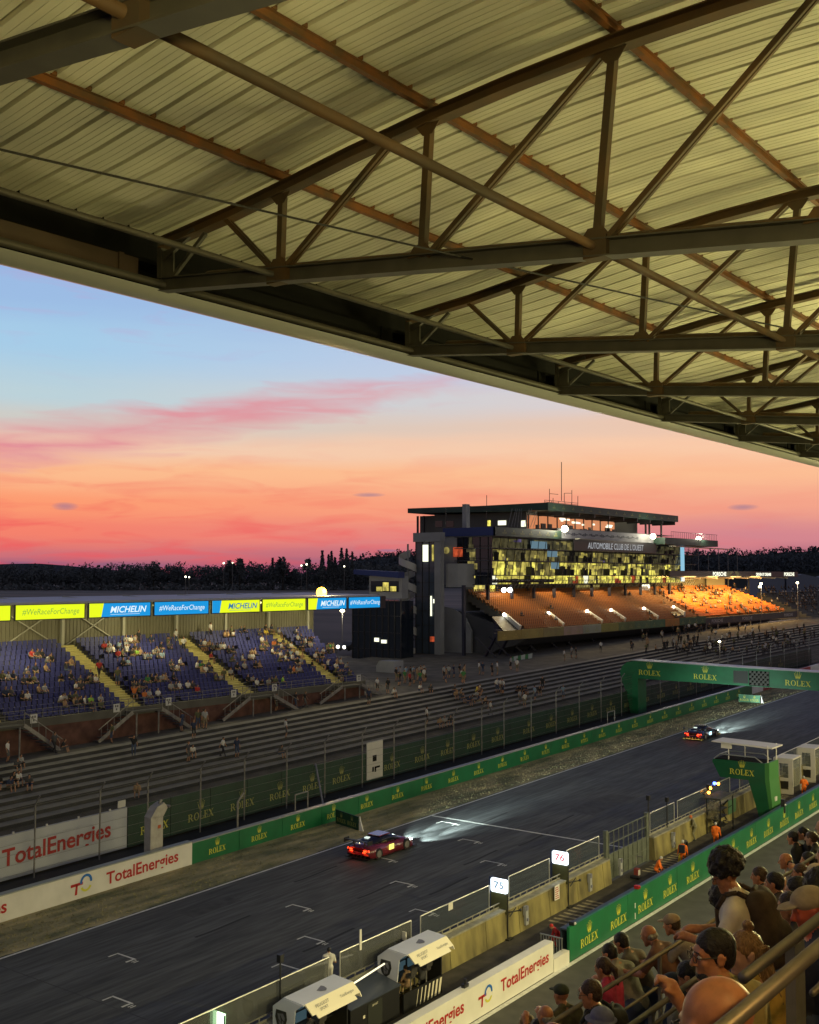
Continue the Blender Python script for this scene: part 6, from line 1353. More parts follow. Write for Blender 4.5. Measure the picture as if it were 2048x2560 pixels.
def person_fig(P=(0, 0, .93), lean=0.0, feet=((-.1, .02, 0), (.1, -.02, 0)), hands=((-.27, .05, .78), (.27, .08, .78)), head_yaw=0, head_pitch=0.0, detail=0, sit=False, long_sleeve=False, shorts=False, width=1.0, head=True, elbow=(0, -1, -.4)):
    """facing +Y. material slots: 0 skin 1 shirt 2 trousers 3 hair 4 shoes"""
    f = Fig(); P = np.array(P, float); J = lambda v: P + rotx(np.array(v, float), lean)
    w = width
    f.cap(P + [-.07 * w, 0, 0], P + [.07 * w, 0, 0], .115 * w, m=2, k=.04)
    f.cap(P + [0, 0, .04], J((0, .01, .22)), .125 * w, .13 * w, 1, .05); f.cap(J((-.065, 0, .20)), J((-.10, 0, .38)), .11 * w, .118 * w, 1, .05); f.cap(J((.065, 0, .20)), J((.10, 0, .38)), .11 * w, .118 * w, 1, .05)
    f.cap(J((-.16 * w, -.01, .44)), J((.16 * w, -.01, .44)), .075, m=1, k=.05)
    f.cap(J((0, -.01, .46)), J((0, .02, .58)), .058, .054, 0, .025)
    for sx in (-1, 1): f.cap(J((sx * .15 * w, -.015, .475)), J((sx * .03, -.01, .535)), .045, .045, 1, .03)
    for sx, ft in zip((-1, 1), feet):
        hip = P + [sx * .09, 0, -.02]; an = np.array(ft, float) + [0, 0, .09]; kn, an = ik(hip, an, .43, .42, (sx * .15, 1, .25))
        f.cap(hip, kn, .088 * w, .062, 2, .03)
        f.cap(kn, an, .056, .042, 0 if shorts else 2, .02)
        f.cap(an + [0, -.04, -.05], an + [0, .14, -.06], .042, .036, 4, .015)
    for sx, hd in zip((-1, 1), hands):
        sh_ = J((sx * .20 * w, -.01, .44)); el, wr = ik(sh_, hd, .28, .25, (sx * .5 + elbow[0], elbow[1], elbow[2]))
        mid = sh_ + (el - sh_) * .72
        f.cap(sh_, mid, .062, .056, 1, .03); f.cap(mid, el, .048 if not long_sleeve else .055, .042 if not long_sleeve else .05, 1 if long_sleeve else 0, .006 if not long_sleeve else .02); f.cap(el, wr, .042, .03, 1 if long_sleeve else 0, .015)
        dr = _n(wr - el); 
        if detail:
            side = _n(np.cross(dr, (0, 0, 1))) * sx; nrm = np.cross(side, dr) * sx
            f.cap(wr, wr + dr * .05, .032, .036, 0, .012); f.ell(wr + dr * .07, (.042, .042, .022), 0, k=.015)
            for j in range(4):
                b0 = wr + dr * .092 + side * (.03 - .02 * j); l_ = (.034, .04, .037, .028)[j]; c1 = b0 + dr * l_ * .7 - nrm * .022; c2 = c1 - dr * l_ * .35 - nrm * .026
                f.cap(b0, c1, .0105, .0098, 0, .005); f.cap(c1, c2, .0098, .0085, 0, .004)
            th = wr + dr * .03 + side * .036; f.cap(th, th + side * .02 + dr * .04 - nrm * .015, .0125, .010, 0, .006)
        else: f.cap(wr, wr + dr * .10, .036, .028, 0, .01)
    hc = J((0, .025, .665)); hc = hc + [0, .03 * sin(head_pitch), 0]
    cy_, sy_ = cos(head_yaw), sin(head_yaw); cp, sp2 = cos(head_pitch), sin(head_pitch)
    fdir = np.array([sy_ * cp, cy_ * cp, -sp2]); rdir = np.array([cy_, -sy_, 0]); udir = np.cross(rdir, fdir)
    if head: head_prims(f, hc, fdir, rdir, udir, detail)
    return f, (hc, fdir, rdir, udir)
def head_prims(f, c, F_, R_, U_, detail, k=.015):
    M = np.stack([R_, F_, U_], 1)
    q_ = lambda x, y, z: c + R_ * x + F_ * y + U_ * z
    if not detail:
        f.ell(q_(0, 0, .02), (.078, .098, .105), 0, M, .02); f.ell(q_(0, .03, -.05), (.055, .062, .07), 0, M, .02); f.ell(q_(0, -.012, .035), (.084, .103, .10), 3, M, .005); f.cap(q_(0, .1, 0), q_(0, .112, -.03), .012, .015, 0, .01)
        return
    f.ell(q_(0, -.012, .03), (.077, .098, .088), 0, M, k); f.ell(q_(0, .03, -.03), (.064, .066, .085), 0, M, .02)
    f.cap(q_(-.052, .012, -.06), q_(0, .07, -.105), .024, .022, 0, .02); f.cap(q_(.052, .012, -.06), q_(0, .07, -.105), .024, .022, 0, .02); f.ell(q_(0, .08, -.1), (.024, .017, .018), 0, M, .012)
    f.cap(q_(-.04, .078, .03), q_(.04, .078, .03), .013, m=0, k=.012)
    f.cap(q_(0, .092, .018), q_(0, .117, -.028), .010, .0135, 0, .008)
    for s_ in (-1, 1):
        f.ell(q_(s_ * .013, .103, -.033), (.009, .011, .008), 0, M, .006); f.ell(q_(s_ * .04, .07, -.02), (.022, .018, .02), 0, M, .012)
        f.ell(q_(s_ * .080, -.005, -.008), (.010, .022, .034), 0, M, .008); f.ell(q_(s_ * .088, -.014, .006), (.006, .018, .022), 0, M, .004)
        f.sub(q_(s_ * .032, .106, .008), .018, .01); f.sub(q_(s_ * .094, -.004, -.004), .009, .005)
    f.cap(q_(-.02, .089, -.062), q_(.02, .089, -.062), .0075, m=0, k=.006); f.cap(q_(-.017, .088, -.074), q_(.017, .088, -.074), .0085, m=0, k=.006)
# ================================================================ distant spectators: five poses, copied
m_skin = mat('skin', (.36, .19, .11), .55)
m_hair = mat('dark_hair', (.025, .016, .010), .7); m_hairb = mat('brown_hair', (.07, .04, .02), .6)
m_shoe = mat('shoe_leather', (.03, .03, .03), .6)
SH = {'white': (.60, .58, .55), 'light grey': (.30, .30, .30), 'black': (.015, .015, .017), 'navy': (.02, .03, .07), 'red': (.38, .03, .03), 'olive': (.10, .10, .05), 'tan': (.34, .22, .12), 'green': (.05, .20, .08), 'pale blue': (.24, .33, .42), 'orange': (.55, .16, .04), 'dark grey': (.06, .06, .065), 'yellow': (.5, .38, .05), 'lime': (.28, .50, .06)}
SHM = {k: mat(k.replace(' ', '_') + '_cloth', v, .85) for k, v in SH.items()}
TRM = [mat('dark_trousers', (.02, .02, .025), .85), mat('blue_jeans', (.05, .07, .13), .85), mat('khaki_shorts', (.22, .18, .11), .85), mat('grey_trousers', (.10, .10, .10), .85)]
SEAT_LEGS = ((-.12, .46, 0), (.12, .46, 0))
tmpl = {}
def template(k, **kw):
    f, _ = person_fig(**kw); o = f.mesh('person', [m_skin, SHM['white'], TRM[0], m_hair, m_shoe], .034); tmpl[k] = o.data; bpy.data.objects.remove(o)
template('standing', shorts=True)
template('standing with a hand raised', hands=((-.27, .05, .78), (.16, .28, 1.55)))
template('walking', P=(0, 0, .91), feet=((-.09, -.25, .03), (.1, .3, 0)), hands=((-.26, .25, .86), (.26, -.18, .85)), lean=.08)
template('seated', P=(0, 0, .5), feet=SEAT_LEGS, hands=((-.15, .34, .62), (.15, .34, .62)), lean=.12, shorts=True)
template('seated leaning forward', P=(0, 0, .5), feet=SEAT_LEGS, hands=((-.06, .42, .66), (.06, .42, .66)), lean=.5, head_pitch=.2)
template('seated with arms raised', P=(0, 0, .5), feet=SEAT_LEGS, hands=((-.1, .32, 1.12), (.12, .32, 1.14)), lean=.05, shorts=True)
template('sitting on the step', P=(0, 0, .30), feet=((-.14, .5, -.1), (.14, .5, -.1)), hands=((-.14, .34, .5), (.14, .34, .5)), lean=.3, shorts=True)
people = []
rp = random.Random(101)
def spectator(loc, rz, pose, col, where, group, hairm=None, scale=None):
    o = bpy.data.objects.new('person', tmpl[pose]); COL.objects.link(o); o.location = loc; o.rotation_euler = (0, 0, rz); sc_ = (scale or rp.uniform(.94, 1.05)); o.scale = (sc_ * rp.uniform(.95, 1.12), sc_, sc_)
    for i, m in ((1, SHM[col]), (2, rp.choice(TRM)), (3, hairm or rp.choice((m_hair, m_hair, m_hairb)))): o.material_slots[i].link = 'OBJECT'; o.material_slots[i].material = m
    v = Vector(loc) - Vector((0, 0, EYE)); people.append((v.dot(rgt) / v.dot(fwd), o, pose, col, where, group)); return o
def rcol(): return rp.choices(list(SH), [3.6, 3.4, 3.2, 2, 1.2, 1.2, 2.2, .5, 1, .4, 2, .3, .1])[0]
ORD = ['first', 'second', 'third', 'fourth', 'fifth', 'sixth', 'seventh', 'eighth', 'ninth', 'tenth', 'eleventh', 'twelfth', 'thirteenth', 'fourteenth', 'fifteenth', 'sixteenth', 'seventeenth', 'eighteenth', 'nineteenth', 'twentieth', 'next']
FACE_TRACK = -pi / 2      # +Y -> +X
def snap_seat(px, py):
    best = None
    for k in range(NRm):
        x, z = mrow(k); p = onX(px, py, x - .55); e = abs(p.z - (z + .85))
        if best is None or e < best[0]: best = (e, k, p.y)
    return best[1], best[2]
A_ = [(232, 530), (262, 545), (345, 545), (375, 560), (160, 625), (245, 625), (475, 610), (520, 595), (440, 680), (60, 700), (100, 690), (150, 700), (180, 705), (20, 700), (35, 800), (150, 835), (200, 835), (300, 780), (540, 745), (575, 740), (610, 730), (640, 690), (680, 705), (430, 830), (480, 840), (520, 860), (555, 830), (590, 870), (630, 870), (660, 880), (460, 900), (740, 480), (790, 460), (840, 460), (770, 510), (910, 440), (935, 410), (970, 430), (905, 480), (840, 530), (930, 570), (945, 520), (980, 525), (1030, 530), (1060, 530), (1090, 520), (1130, 520), (1150, 540), (1090, 420), (1160, 470), (1210, 450), (1235, 600), (1265, 610), (1295, 600), (1400, 610), (1430, 620), (1460, 630), (1500, 630), (1070, 700), (1105, 690), (1130, 690), (1170, 690), (950, 720), (985, 740), (1010, 760), (960, 780), (1060, 820), (1030, 830), (1220, 760), (1260, 760), (1380, 750), (1410, 780), (1430, 450), (1460, 450), (1590, 680)]
B_ = [(30, 800), (120, 840), (150, 840), (90, 900), (245, 870), (230, 930), (330, 900), (370, 920), (400, 890), (440, 960), (465, 960), (250, 1010), (300, 990), (470, 720), (520, 710), (560, 700), (625, 710), (330, 690), (180, 730), (240, 740), (490, 770), (520, 810), (560, 800), (600, 800), (640, 830), (660, 810), (700, 840), (470, 850), (560, 870), (640, 900), (670, 920), (620, 940), (720, 930), (770, 930), (800, 900), (760, 960), (690, 1010), (720, 1020), (745, 1010), (640, 1080), (460, 1100), (390, 1080), (540, 1110), (590, 1110), (790, 830), (860, 810), (850, 770), (800, 750), (740, 700), (880, 770), (920, 860), (960, 870), (900, 900), (940, 900), (990, 840), (1020, 840), (950, 960), (1000, 960), (880, 980), (1100, 960), (1060, 980), (1040, 1010), (1090, 1040), (1120, 1030), (1160, 1030), (1130, 990), (700, 880), (580, 850)]
pts_ = [(a * .3478, 1450 + b * .3478) for a, b in A_] + [(500 + a * .3188, 1350 + b * .3188) for a, b in B_]
xtra = []; used = set(); GS_ = 'spectators seated among the blue seats'
for px, py in pts_:
    k, y = snap_seat(px, py); y = round(y / .52) * .52
    for d in (0, .52, -.52, 1.04, -1.04):
        if (k, round(y + d, 2)) not in used: y = y + d; break
    if (k, round(y, 2)) in used: continue
    used.add((k, round(y, 2))); x, z = mrow(k); blk = sum(y > a for a in AIS)
    c = rcol()
    if rp.random() < .6: xtra.append(((x - .5, y + rp.choice((-.52, .52, 1.04)), z), rp.choice(('seated', 'seated', 'standing') if k > 11 else ('seated',)), FACE_TRACK + rp.uniform(-.5, .5)))
    if abs(px - 292) < 3 and abs(py - 1634) < 4: c = 'red'
    if abs(px - 704) < 4 and abs(py - 1694) < 4: c = 'lime'
    if abs(px - 678) < 4 and abs(py - 1605) < 4: c = 'orange'
    spectator((x - .5, y, z), FACE_TRACK + rp.uniform(-.5, .5), rp.choice(('seated', 'seated', 'seated leaning forward', 'seated with arms raised' if rp.random() < .3 else 'seated')), c, 'blue row %s, block %s' % (ORD[k], ORD[max(0, blk - 3)]), GS_)
for px, py, y_a, lab in ((243, 1665, 1, 'on the yellow stairs'), (290, 1690, 1, 'beside the yellow stairs'), (455, 1608, 2, 'at the top of the stairs'), (522, 1578, 2, 'against the rear wall'), (436, 1592, 2, 'against the rear wall'), (555, 1685, 2, 'on the yellow stairs')):
    k, y = snap_seat(px, py); x, z = mrow(k); spectator((x - .3, y, z), FACE_TRACK + rp.uniform(-.7, .7), 'standing' if lab[0] != 'o' else 'walking', rp.choice(('olive', 'white', 'black', 'red')), lab + ' of the covered stand', 'spectators moving about the covered stand')
def terr(px, py):
    for k in range(NR + 1):
        zl = ZT0 + (ZT1 - ZT0) * (k + 1) / NR if k < NR else ZT1; p = onG(px, py, zl)
        xa = XT0 + (XT1 - XT0) * k / NR; xb = XT0 + (XT1 - XT0) * (k + 1) / NR if k < NR else -999
        if xb <= p.x <= xa: return p, k
        if p.x > xa: return Vector((xa - .05, p.y, gz(p.y) + zl)), k
    return p, NR
TP = [(357, 1893, 't', 'black'), (470, 1905, 's', 'dark grey'), (487, 1893, 'u', 'white'), (578, 1895, 'w', 'white'), (592, 1895, 's', 'navy'), (727, 1846, 's', 'white'), (718, 1895, 'u', 'dark grey'), (355, 1992, 'u', 'tan'), (10, 1975, 'u', 'black'), (22, 1978, 'u', 'navy'), (45, 1968, 'u', 'black'), (55, 1965, 'u', 'white'), (72, 1972, 'u', 'dark grey'), (18, 1905, 's', 'white'), (42, 1878, 's', 'white'), (48, 1920, 'u', 'light grey'), (60, 1932, 'u', 'dark grey'), (135, 1882, 'w', 'dark grey'), (155, 1880, 'u', 'black'), (280, 1858, 's', 'olive'), (455, 1829, 's', 'navy'), (484, 1846, 's', 'navy'), (495, 1822, 's', 'olive'), (508, 1820, 's', 'light grey'), (512, 1822, 's', 'light grey'), (690, 1778, 's', 'light grey'), (738, 1770, 'w', 'black'), (762, 1768, 'w', 'black'), (846, 1740, 's', 'black'),
      (922, 1762, 's', 'navy'), (943, 1730, 's', 'white'), (970, 1735, 's', 'black'), (985, 1742, 'u', 'white'), (995, 1744, 'u', 'white'), (1068, 1732, 'u', 'white'), (1076, 1732, 'u', 'dark grey'), (1083, 1813, 's', 'white'), (1098, 1818, 'u', 'tan'), (1118, 1816, 'u', 'light grey'), (1128, 1812, 'u', 'black'), (1238, 1790, 'w', 'white'), (1370, 1726, 's', 'black'), (1417, 1748, 's', 'pale blue'), (1411, 1653, 's', 'white'), (1430, 1645, 's', 'light grey'), (1440, 1646, 's', 'black'), (1198, 1687, 's', 'white'), (1207, 1688, 's', 'navy'), (1230, 1690, 's', 'black'), (1243, 1688, 's', 'white'), (1278, 1675, 's', 'light grey'), (1293, 1680, 's', 'white'), (1348, 1737, 'u', 'black'), (1300, 1760, 's', 'light grey'), (1322, 1770, 's', 'white'), (1340, 1752, 's', 'pale blue')]
for k in range(18): TP.append((rp.uniform(988, 1072), rp.uniform(1695, 1716), 's', rcol()))
for k in range(9): TP.append((rp.uniform(1110, 1165), rp.uniform(1694, 1710), 's', rcol()))
for k in range(13): TP.append((rp.uniform(1130, 1220), rp.uniform(1725, 1765), 'u', rcol()))
for k in range(4): TP.append((1243 + k * 10, 1733 + k, 's', rp.choice(('white', 'light grey', 'pale blue'))))
for k in range(5): TP.append((1290 + k * 8, 1735, 'u', rp.choice(('black', 'dark grey'))))
for px, py, po, c in TP:
    p, k = terr(px, py)
    spectator(p, rp.uniform(-pi, pi) if po == 's' and rp.random() < .5 else FACE_TRACK + rp.uniform(-.8, .8), {'s': 'standing', 't': 'standing with a hand raised', 'u': 'sitting on the step', 'w': 'walking'}[po], c, ('on terrace step ' + ORD[k]) if k < NR else 'on the walkway above the terraces', 'people scattered over the terraces')
for k in range(12):
    r_ = rp.randrange(NRo); x, z = orow(r_); y = rp.choice((rp.uniform(142, 160), rp.uniform(160, 204)))
    spectator((x - .5, y, z), FACE_TRACK + rp.uniform(-.5, .5), 'seated', rp.choice(('white', 'black', 'tan', 'dark grey')), 'in dim orange row ' + ORD[r_] + ' under the control building', 'spectators in the dim orange seats')
lab_ = {}
for v in sorted(people, key=lambda t: t[0]):
    base = 'person in %s top %s %s' % (v[3], v[2], v[4]); lab_.setdefault(base, []).append(v)
for b_, l_ in lab_.items():
    for i, v in enumerate(l_):
        lb = b_ if len(l_) == 1 else b_ + ', %s from left' % (ORD[i] if i < 20 else str(i + 1)); w_ = lb.split()
        tag(v[1], ' '.join(w_[:16]), 'person', v[5])
# the many people too far off to tell apart
def crowd(name, label, pl, m_list):
    s = MB(); base = {}
    for k in ('seated', 'standing'):
        f, _ = person_fig(**(dict(P=(0, 0, .5), feet=SEAT_LEGS, hands=((-.15, .34, .62), (.15, .34, .62))) if k == 'seated' else dict())); o = f.mesh('person', [m_skin] * 5, .07); me = o.data
        base[k] = ([tuple(v.co) for v in me.vertices], [tuple(p.vertices) for p in me.polygons], [p.material_index for p in me.polygons]); bpy.data.objects.remove(o)
    for loc, k, rz in pl:
        vs, fs, mi = base[k]; c, s_ = cos(rz), sin(rz); o_ = len(s.v); sh_ = rp.randrange(len(m_list) - 3)
        s.v += [(loc[0] + c * a - s_ * b, loc[1] + s_ * a + c * b, loc[2] + z) for a, b, z in vs]; s.f += [tuple(i + o_ for i in f_) for f_ in fs]; s.m += [(0 if m == 0 else 1 if m in (2, 4) else 2 if m == 3 else 3 + sh_) for m in mi]
    return tag(s.build(name, m_list, smooth=True), label, 'crowd', kind='stuff')
ml = [m_skin, TRM[0], m_hair, SHM['white'], SHM['black'], SHM['tan'], SHM['dark grey'], SHM['olive'], SHM['light grey'], SHM['black']]
crowd('covered_stand_crowd', 'further seated people filling gaps between spectators in the blue seats', [v for v in xtra if min(abs(v[0][1] - a) for a in AIS) > 1.1], ml)
pl = []
for k in range(135):
    r_ = rp.randrange(NRo); x, z = orow(r_); y = min(max(rp.gauss(232, 14), 207), 262); pl.append(((x - .5, y, z), 'seated', FACE_TRACK + rp.uniform(-.5, .5)))
crowd('orange_stand_crowd', 'scattered crowd seated across the bright orange stand', pl, ml)
pl = [((-84 - 1.2 * r_ - .3, rp.uniform(268, 330), 8.3 + .55 * r_), 'seated', FACE_TRACK) for r_ in [rp.randrange(12) for _ in range(330)]]
crowd('bleacher_crowd', 'dense distant crowd filling the grey bleachers at the right edge', pl, ml)
pl = []
for k in range(190):
    px = rp.uniform(1500, 2060); py = rp.uniform(1572, 1640) + (1620 - 1572) * 0; 
    if px < 1640 and rp.random() < .6: continue
    p, kk = terr(px, py); pl.append((tuple(p), rp.choice(('standing', 'standing', 'seated')), rp.uniform(-pi, pi)))
crowd('far_terrace_crowd', 'distant people milling on the far end of the terraces', pl, ml)

# ================================================================ marshals
m_ors = mat('orange_overalls', (.85, .17, .01), .7); m_reds = mat('red_overalls', (.45, .02, .02), .7); m_ytool = mat('yellow_flag_cloth', (.55, .42, .03), .7)
def marshal(loc, rz, lab, suit, h=.02, hair=None, **kw):
    t = thing('person', lab, 'person', loc, None, rz); kw.setdefault('long_sleeve', True)
    f, (hc, fd, rd, ud) = person_fig(**kw); f.mesh('body', [m_skin, suit, suit, hair or mat('white_cap_cloth', (.5, .5, .48), .8), m_shoe], h, t); return t
M0 = {}
for key, x, y, rz, lab, kw in (('a', -27.95, 68.2, .3, 'marshal in orange overalls standing with back turned near the white tub', dict(hands=((-.22, .1, .86), (.3, .05, .85)))),
        ('b', -27.9, 63.0, .2, 'marshal in orange overalls walking with dark backpack and furled yellow flag', dict(P=(0, 0, .91), feet=((-.08, -.12, 0), (.1, .18, 0)), hands=((-.32, .02, .82), (.27, .1, .85)), head_pitch=.3)),
        ('c', -28.0, 59.5, -1.2, 'marshal in orange overalls bending forward over the barrier with yellow flag', dict(P=(0, 0, .80), lean=.4, feet=((-.12, -.05, 0), (.12, .25, 0)), hands=((-.25, .4, .75), (.28, .4, .7)), head_pitch=.4)),
        ('d', -28.0, 85.6, .5, 'marshal in orange overalls standing by the white glazed cabin', dict(hands=((-.12, .35, 1.2), (.28, .2, .95)))),
        ('e', -29.9, 69.5, 2.2, 'marshal in khaki jacket and orange cap leaning against the pit wall', dict(P=(0, 0, .9), lean=.35, hands=((-.2, .4, .9), (.2, .4, .9)), head_pitch=.5))):
    M0[key] = marshal((x, y, gz(y)), rz, lab, m_ors if key != 'e' else mat('khaki_jacket', (.20, .19, .12), .8), hair=(mat('orange_cap_cloth', (.6, .14, .03), .7) if key == 'e' else None), **kw)
s = MB(); s.box(-.16, .16, -.32, -.13, 1.0, 1.45); t = tag(s.build('backpack', mat('dark_backpack_cloth', (.012, .014, .025), .8)), 'dark backpack worn by the walking orange marshal', 'backpack'); t.location = (-27.9, 63.0, gz(63)); t.rotation_euler = (0, 0, .2)
for x, y, lab in ((-28.25, 62.95, 'furled yellow flag carried by the walking marshal'), (-27.6, 59.9, 'yellow flag in the hand of the bending marshal'), (-27.3, 86.6, 'yellow flag pole beside the marshal near the cabins')):
    s = MB(); s.prism([(x, y, .1), (x + .12, y, .1), (x + .3, y, .85), (x + .12, y, .9)], (0, .06, 0)); tag(s.build('marshal_flag', m_ytool, slope=True), lab, 'flag')
for x, y, rz, lab, P_, ln in ((-27.35, 47.4, 2.4, 'marshal in red overalls crouching behind the near end of the green barrier', .5, .7), (-26.9, 48.9, -2.0, 'half hidden marshal in red overalls beside the crouching one', .45, .9)):
    marshal((x, y, gz(y)), rz, lab, m_reds, hair=m_reds, P=(0, 0, P_), lean=ln, feet=((-.15, .25, 0), (.15, .2, 0)), hands=((-.2, .5, .4), (.2, .5, .4)), head_pitch=.4)
s = MB(); s.box(-31.1, -30.55, 33.9, 34.9, 0, 1.3); tag(s.build('wall_step', m_blk, slope=True), 'black step box against the pit wall below the white-shirted official', 'step box')
t = marshal((-30.8, 34.45, gz(34) + 1.3), .8, 'official in white shirt and black cap standing up on the wall by the glass', SHM['white'], h=.022, hair=m_blk, hands=((-.15, .3, 1.05), (.2, .25, 1.05)), long_sleeve=False)
for y, lab, rz in ((37.6, 'crew member in pale shirt seated inside the farther team stand', 1.6), (38.6, 'crew member in dark shirt seated inside the farther team stand', 1.3), (31.6, 'crew member seated inside the lower team stand', 1.6)):
    marshal((-29.1, y, gz(y) + .2), rz, lab, SHM['tan' if 'pale' in lab else 'dark grey'], h=.025, hair=m_hair, P=(0, 0, .7), feet=((-.12, .4, .2), (.12, .4, .2)), hands=((-.2, .4, .9), (.2, .4, .9)), lean=.2, long_sleeve=False)
# ================================================================ near spectators
def rake(px, py, stand=True):
    d = ray(px, py); o = Vector((0, 0, EYE)); b = 18.02 if stand else 17.57
    t = (b - EYE) / (d.z - .77 * d.x); return o + d * t
def cloth(name, c, n=.12): return mat(name, c, .85, noise=n, nscale=18, bump=.35)
m_sk = mat('lamplit_skin', (.44, .185, .085), .46, noise=.12, nscale=30); m_sk2 = mat('fair_skin', (.46, .26, .17), .5, noise=.06, nscale=30)  # first skin is more orange, stand lamplight put into its colour
HB = mat('near_dark_hair', (.007, .005, .004), .55, noise=.5, nscale=60, bump=.6); HBR = mat('near_brown_hair', (.05, .026, .012), .5, noise=.5, nscale=60, bump=.6)
HBL = mat('near_blonde_hair', (.30, .17, .065), .45, col2=(.13, .07, .025), nscale=30, bump=.7, stretch=(4, 4, 1)); HG = mat('near_grey_hair', (.22, .20, .17), .6, noise=.3, nscale=50)
def hair_obj(kind, c, F_, R_, U_, m, t, h):
    f = Fig(); M = np.stack([R_, F_, U_], 1); q_ = lambda x, y, z: c + R_ * x + F_ * y + U_ * z; ns, nf = .0035, 85
    if kind in ('short', 'long', 'pony'):
        f.ell(q_(0, -.018, .04), (.083, .103, .090), 0, M, .02); f.ell(q_(0, -.05, -.015), (.072, .060, .068), 0, M, .02)
        for s_ in (-1, 1): f.ell(q_(s_ * .066, .0, .005), (.014, .026, .038), 0, M, .01)
        f.sub(q_(0, .19, -.035), .15, .012)
    if kind == 'curly':
        for a in range(26):
            th = a * 2.4; z = 1 - (a + .5) / 26 * 1.35; r = sqrt(max(0, 1 - z * z)); f.ell(q_(.09 * r * cos(th), -.03 + .098 * r * sin(th), .065 + .10 * z), (.050,) * 3, 0, M, .02)
        f.sub(q_(0, .2, -.085), .15, .012); ns, nf = .009, 70
    if kind == 'beard':
        f.ell(q_(0, .045, -.088), (.057, .056, .036), 0, M, .02); f.sub(q_(0, .125, -.045), .038, .006); ns = .002
    if kind == 'balding':
        f.ell(q_(0, -.045, -.02), (.084, .072, .052), 0, M, .02); f.sub(q_(0, .12, .02), .12, .01)
    if kind == 'long':
        for s_ in (-1, 1):
            for j in range(5): f.cap(q_(s_ * .074, -.035 - .02 * j, .03), q_(s_ * (.09 + .008 * j), -.02 - .028 * j, -.2 - .025 * j), .015, .009, 0, .008)
        f.cap(q_(0, -.07, 0), q_(0, -.085, -.22), .055, .03, 0, .02); f.ell(q_(0, -.05, .15), (.036, .036, .032), 0, M, .01); ns, nf = .005, 110
    if kind == 'pony': f.cap(q_(0, -.1, .04), q_(0, -.15, -.03), .03, .035, 0, .015); f.cap(q_(0, -.15, -.03), q_(0, -.15, -.2), .034, .012, 0, .015)
    if kind in ('cap', 'hat'):
        f.ell(q_(0, -.012, .062), (.09, .108, .075), 0, M, .01); f.sub(q_(0, 0, -.14), .165, .004); f.ell(q_(0, .115, .055 if kind == 'cap' else .05), (.068, .07, .012), 0, M, .008); ns = 0
    if kind == 'bush': f.ell(q_(0, -.012, .055), (.094, .11, .085), 0, M, .01); f.ell(q_(0, 0, .03), (.14, .15, .012), 0, M, .01); ns = 0
    f.mesh({'cap': 'cap', 'hat': 'cap', 'bush': 'sun_hat'}.get(kind, 'hair'), [m], h, t, noise=ns, nf=nf)
    return q_
def near(lab, head, ang, shirt, hair, hm, h=.014, stand=True, skin=None, glasses=False, trousers=None, eyes=False, extra=None, name='person', **kw):
    """ang: heading in degrees measured like atan2(y, x); body faces that way"""
    skin = skin or m_sk
    base = dict(P=(0, 0, .93)) if stand else dict(P=(0, 0, .5), feet=SEAT_LEGS, hands=((-.15, .36, .62), (.15, .36, .62)), lean=.15)
    base.update(kw); f, (hc, fd, rd, ud) = person_fig(detail=1, **base)
    rz = radians(ang) - pi / 2; c, s_ = cos(rz), sin(rz); w = Vector((c * hc[0] - s_ * hc[1], s_ * hc[0] + c * hc[1], hc[2])); loc = Vector(head) - w
    t = thing(name, lab, 'person', loc, None, rz)
    f.mesh('body', [skin, shirt, trousers or TRM[1], hm or skin, m_shoe], h, t)
    if hair:
        for hk in ([hair] if isinstance(hair, str) else hair):
            mm = hm
            if isinstance(hk, tuple): hk, mm = hk
            hair_obj(hk, hc, fd, rd, ud, mm, t, min(h, .009))
    q_ = lambda x, y, z: Vector(hc + rd * x + fd * y + ud * z)
    if eyes:
        for e in (-1, 1): s = MB(); s.ball(q_(e * .032, .083, .008), .0125, n=10); s.build('eye', mat('eye_white', (.5, .48, .45), .3), t, local=True, smooth=True); s = MB(); s.ball(q_(e * .032, .0925, .007), .0062, n=8); s.build('iris', m_blk, t, local=True, smooth=True); s = MB(); s.tube(q_(e * .016, .101, .036), q_(e * .05, .092, .036), .0045, 6); s.build('eyebrow', HBR, t, local=True)
    if glasses:
        s = MB()
        for e in (-1, 1):
            pts = [q_(e * .034 + .024 * cos(a * pi / 6), .113 - abs(.024 * cos(a * pi / 6) * e) * .1, .008 + .019 * sin(a * pi / 6)) for a in range(13)]; s.path(pts, .0022, 5); s.tube(q_(e * .058, .105, .014), q_(e * .083, -.0, .012), .0026, 5); s.tube(q_(e * .083, 0, .012), q_(e * .082, -.03, -.006), .0026, 5)
        s.tube(q_(-.01, .119, .012), q_(.01, .119, .012), .0022, 5); s.build('glasses', m_blk, t, local=True)
    return t, q_
LFT = 180 + 28
W2L = lambda t, v: (t.matrix_basis.inverted() @ Vector(v))
def hand_to(head, ang, hc, target):       # world point -> local figure coordinates
    rz = radians(ang) - pi / 2; c, s_ = cos(rz), sin(rz); w = Vector((c * hc[0] - s_ * hc[1], s_ * hc[0] + c * hc[1], hc[2])); loc = Vector(head) - w; d = Vector(target) - loc
    return (c * d.x + s_ * d.y, -s_ * d.x + c * d.y, d.z)
# 1 bald man
hd = Vector((-1.20, 2.92, 16.79))
near('bald orange-lit man with dark glasses, largest head at the bottom edge', hd, 170, cloth('grey_marl_shirt', (.12, .12, .12)), None, None, h=.010, stand=False, glasses=True, head_pitch=.30, head_yaw=-.9, lean=.22, hands=((-.12, .30, .60), (.12, .30, .60)))
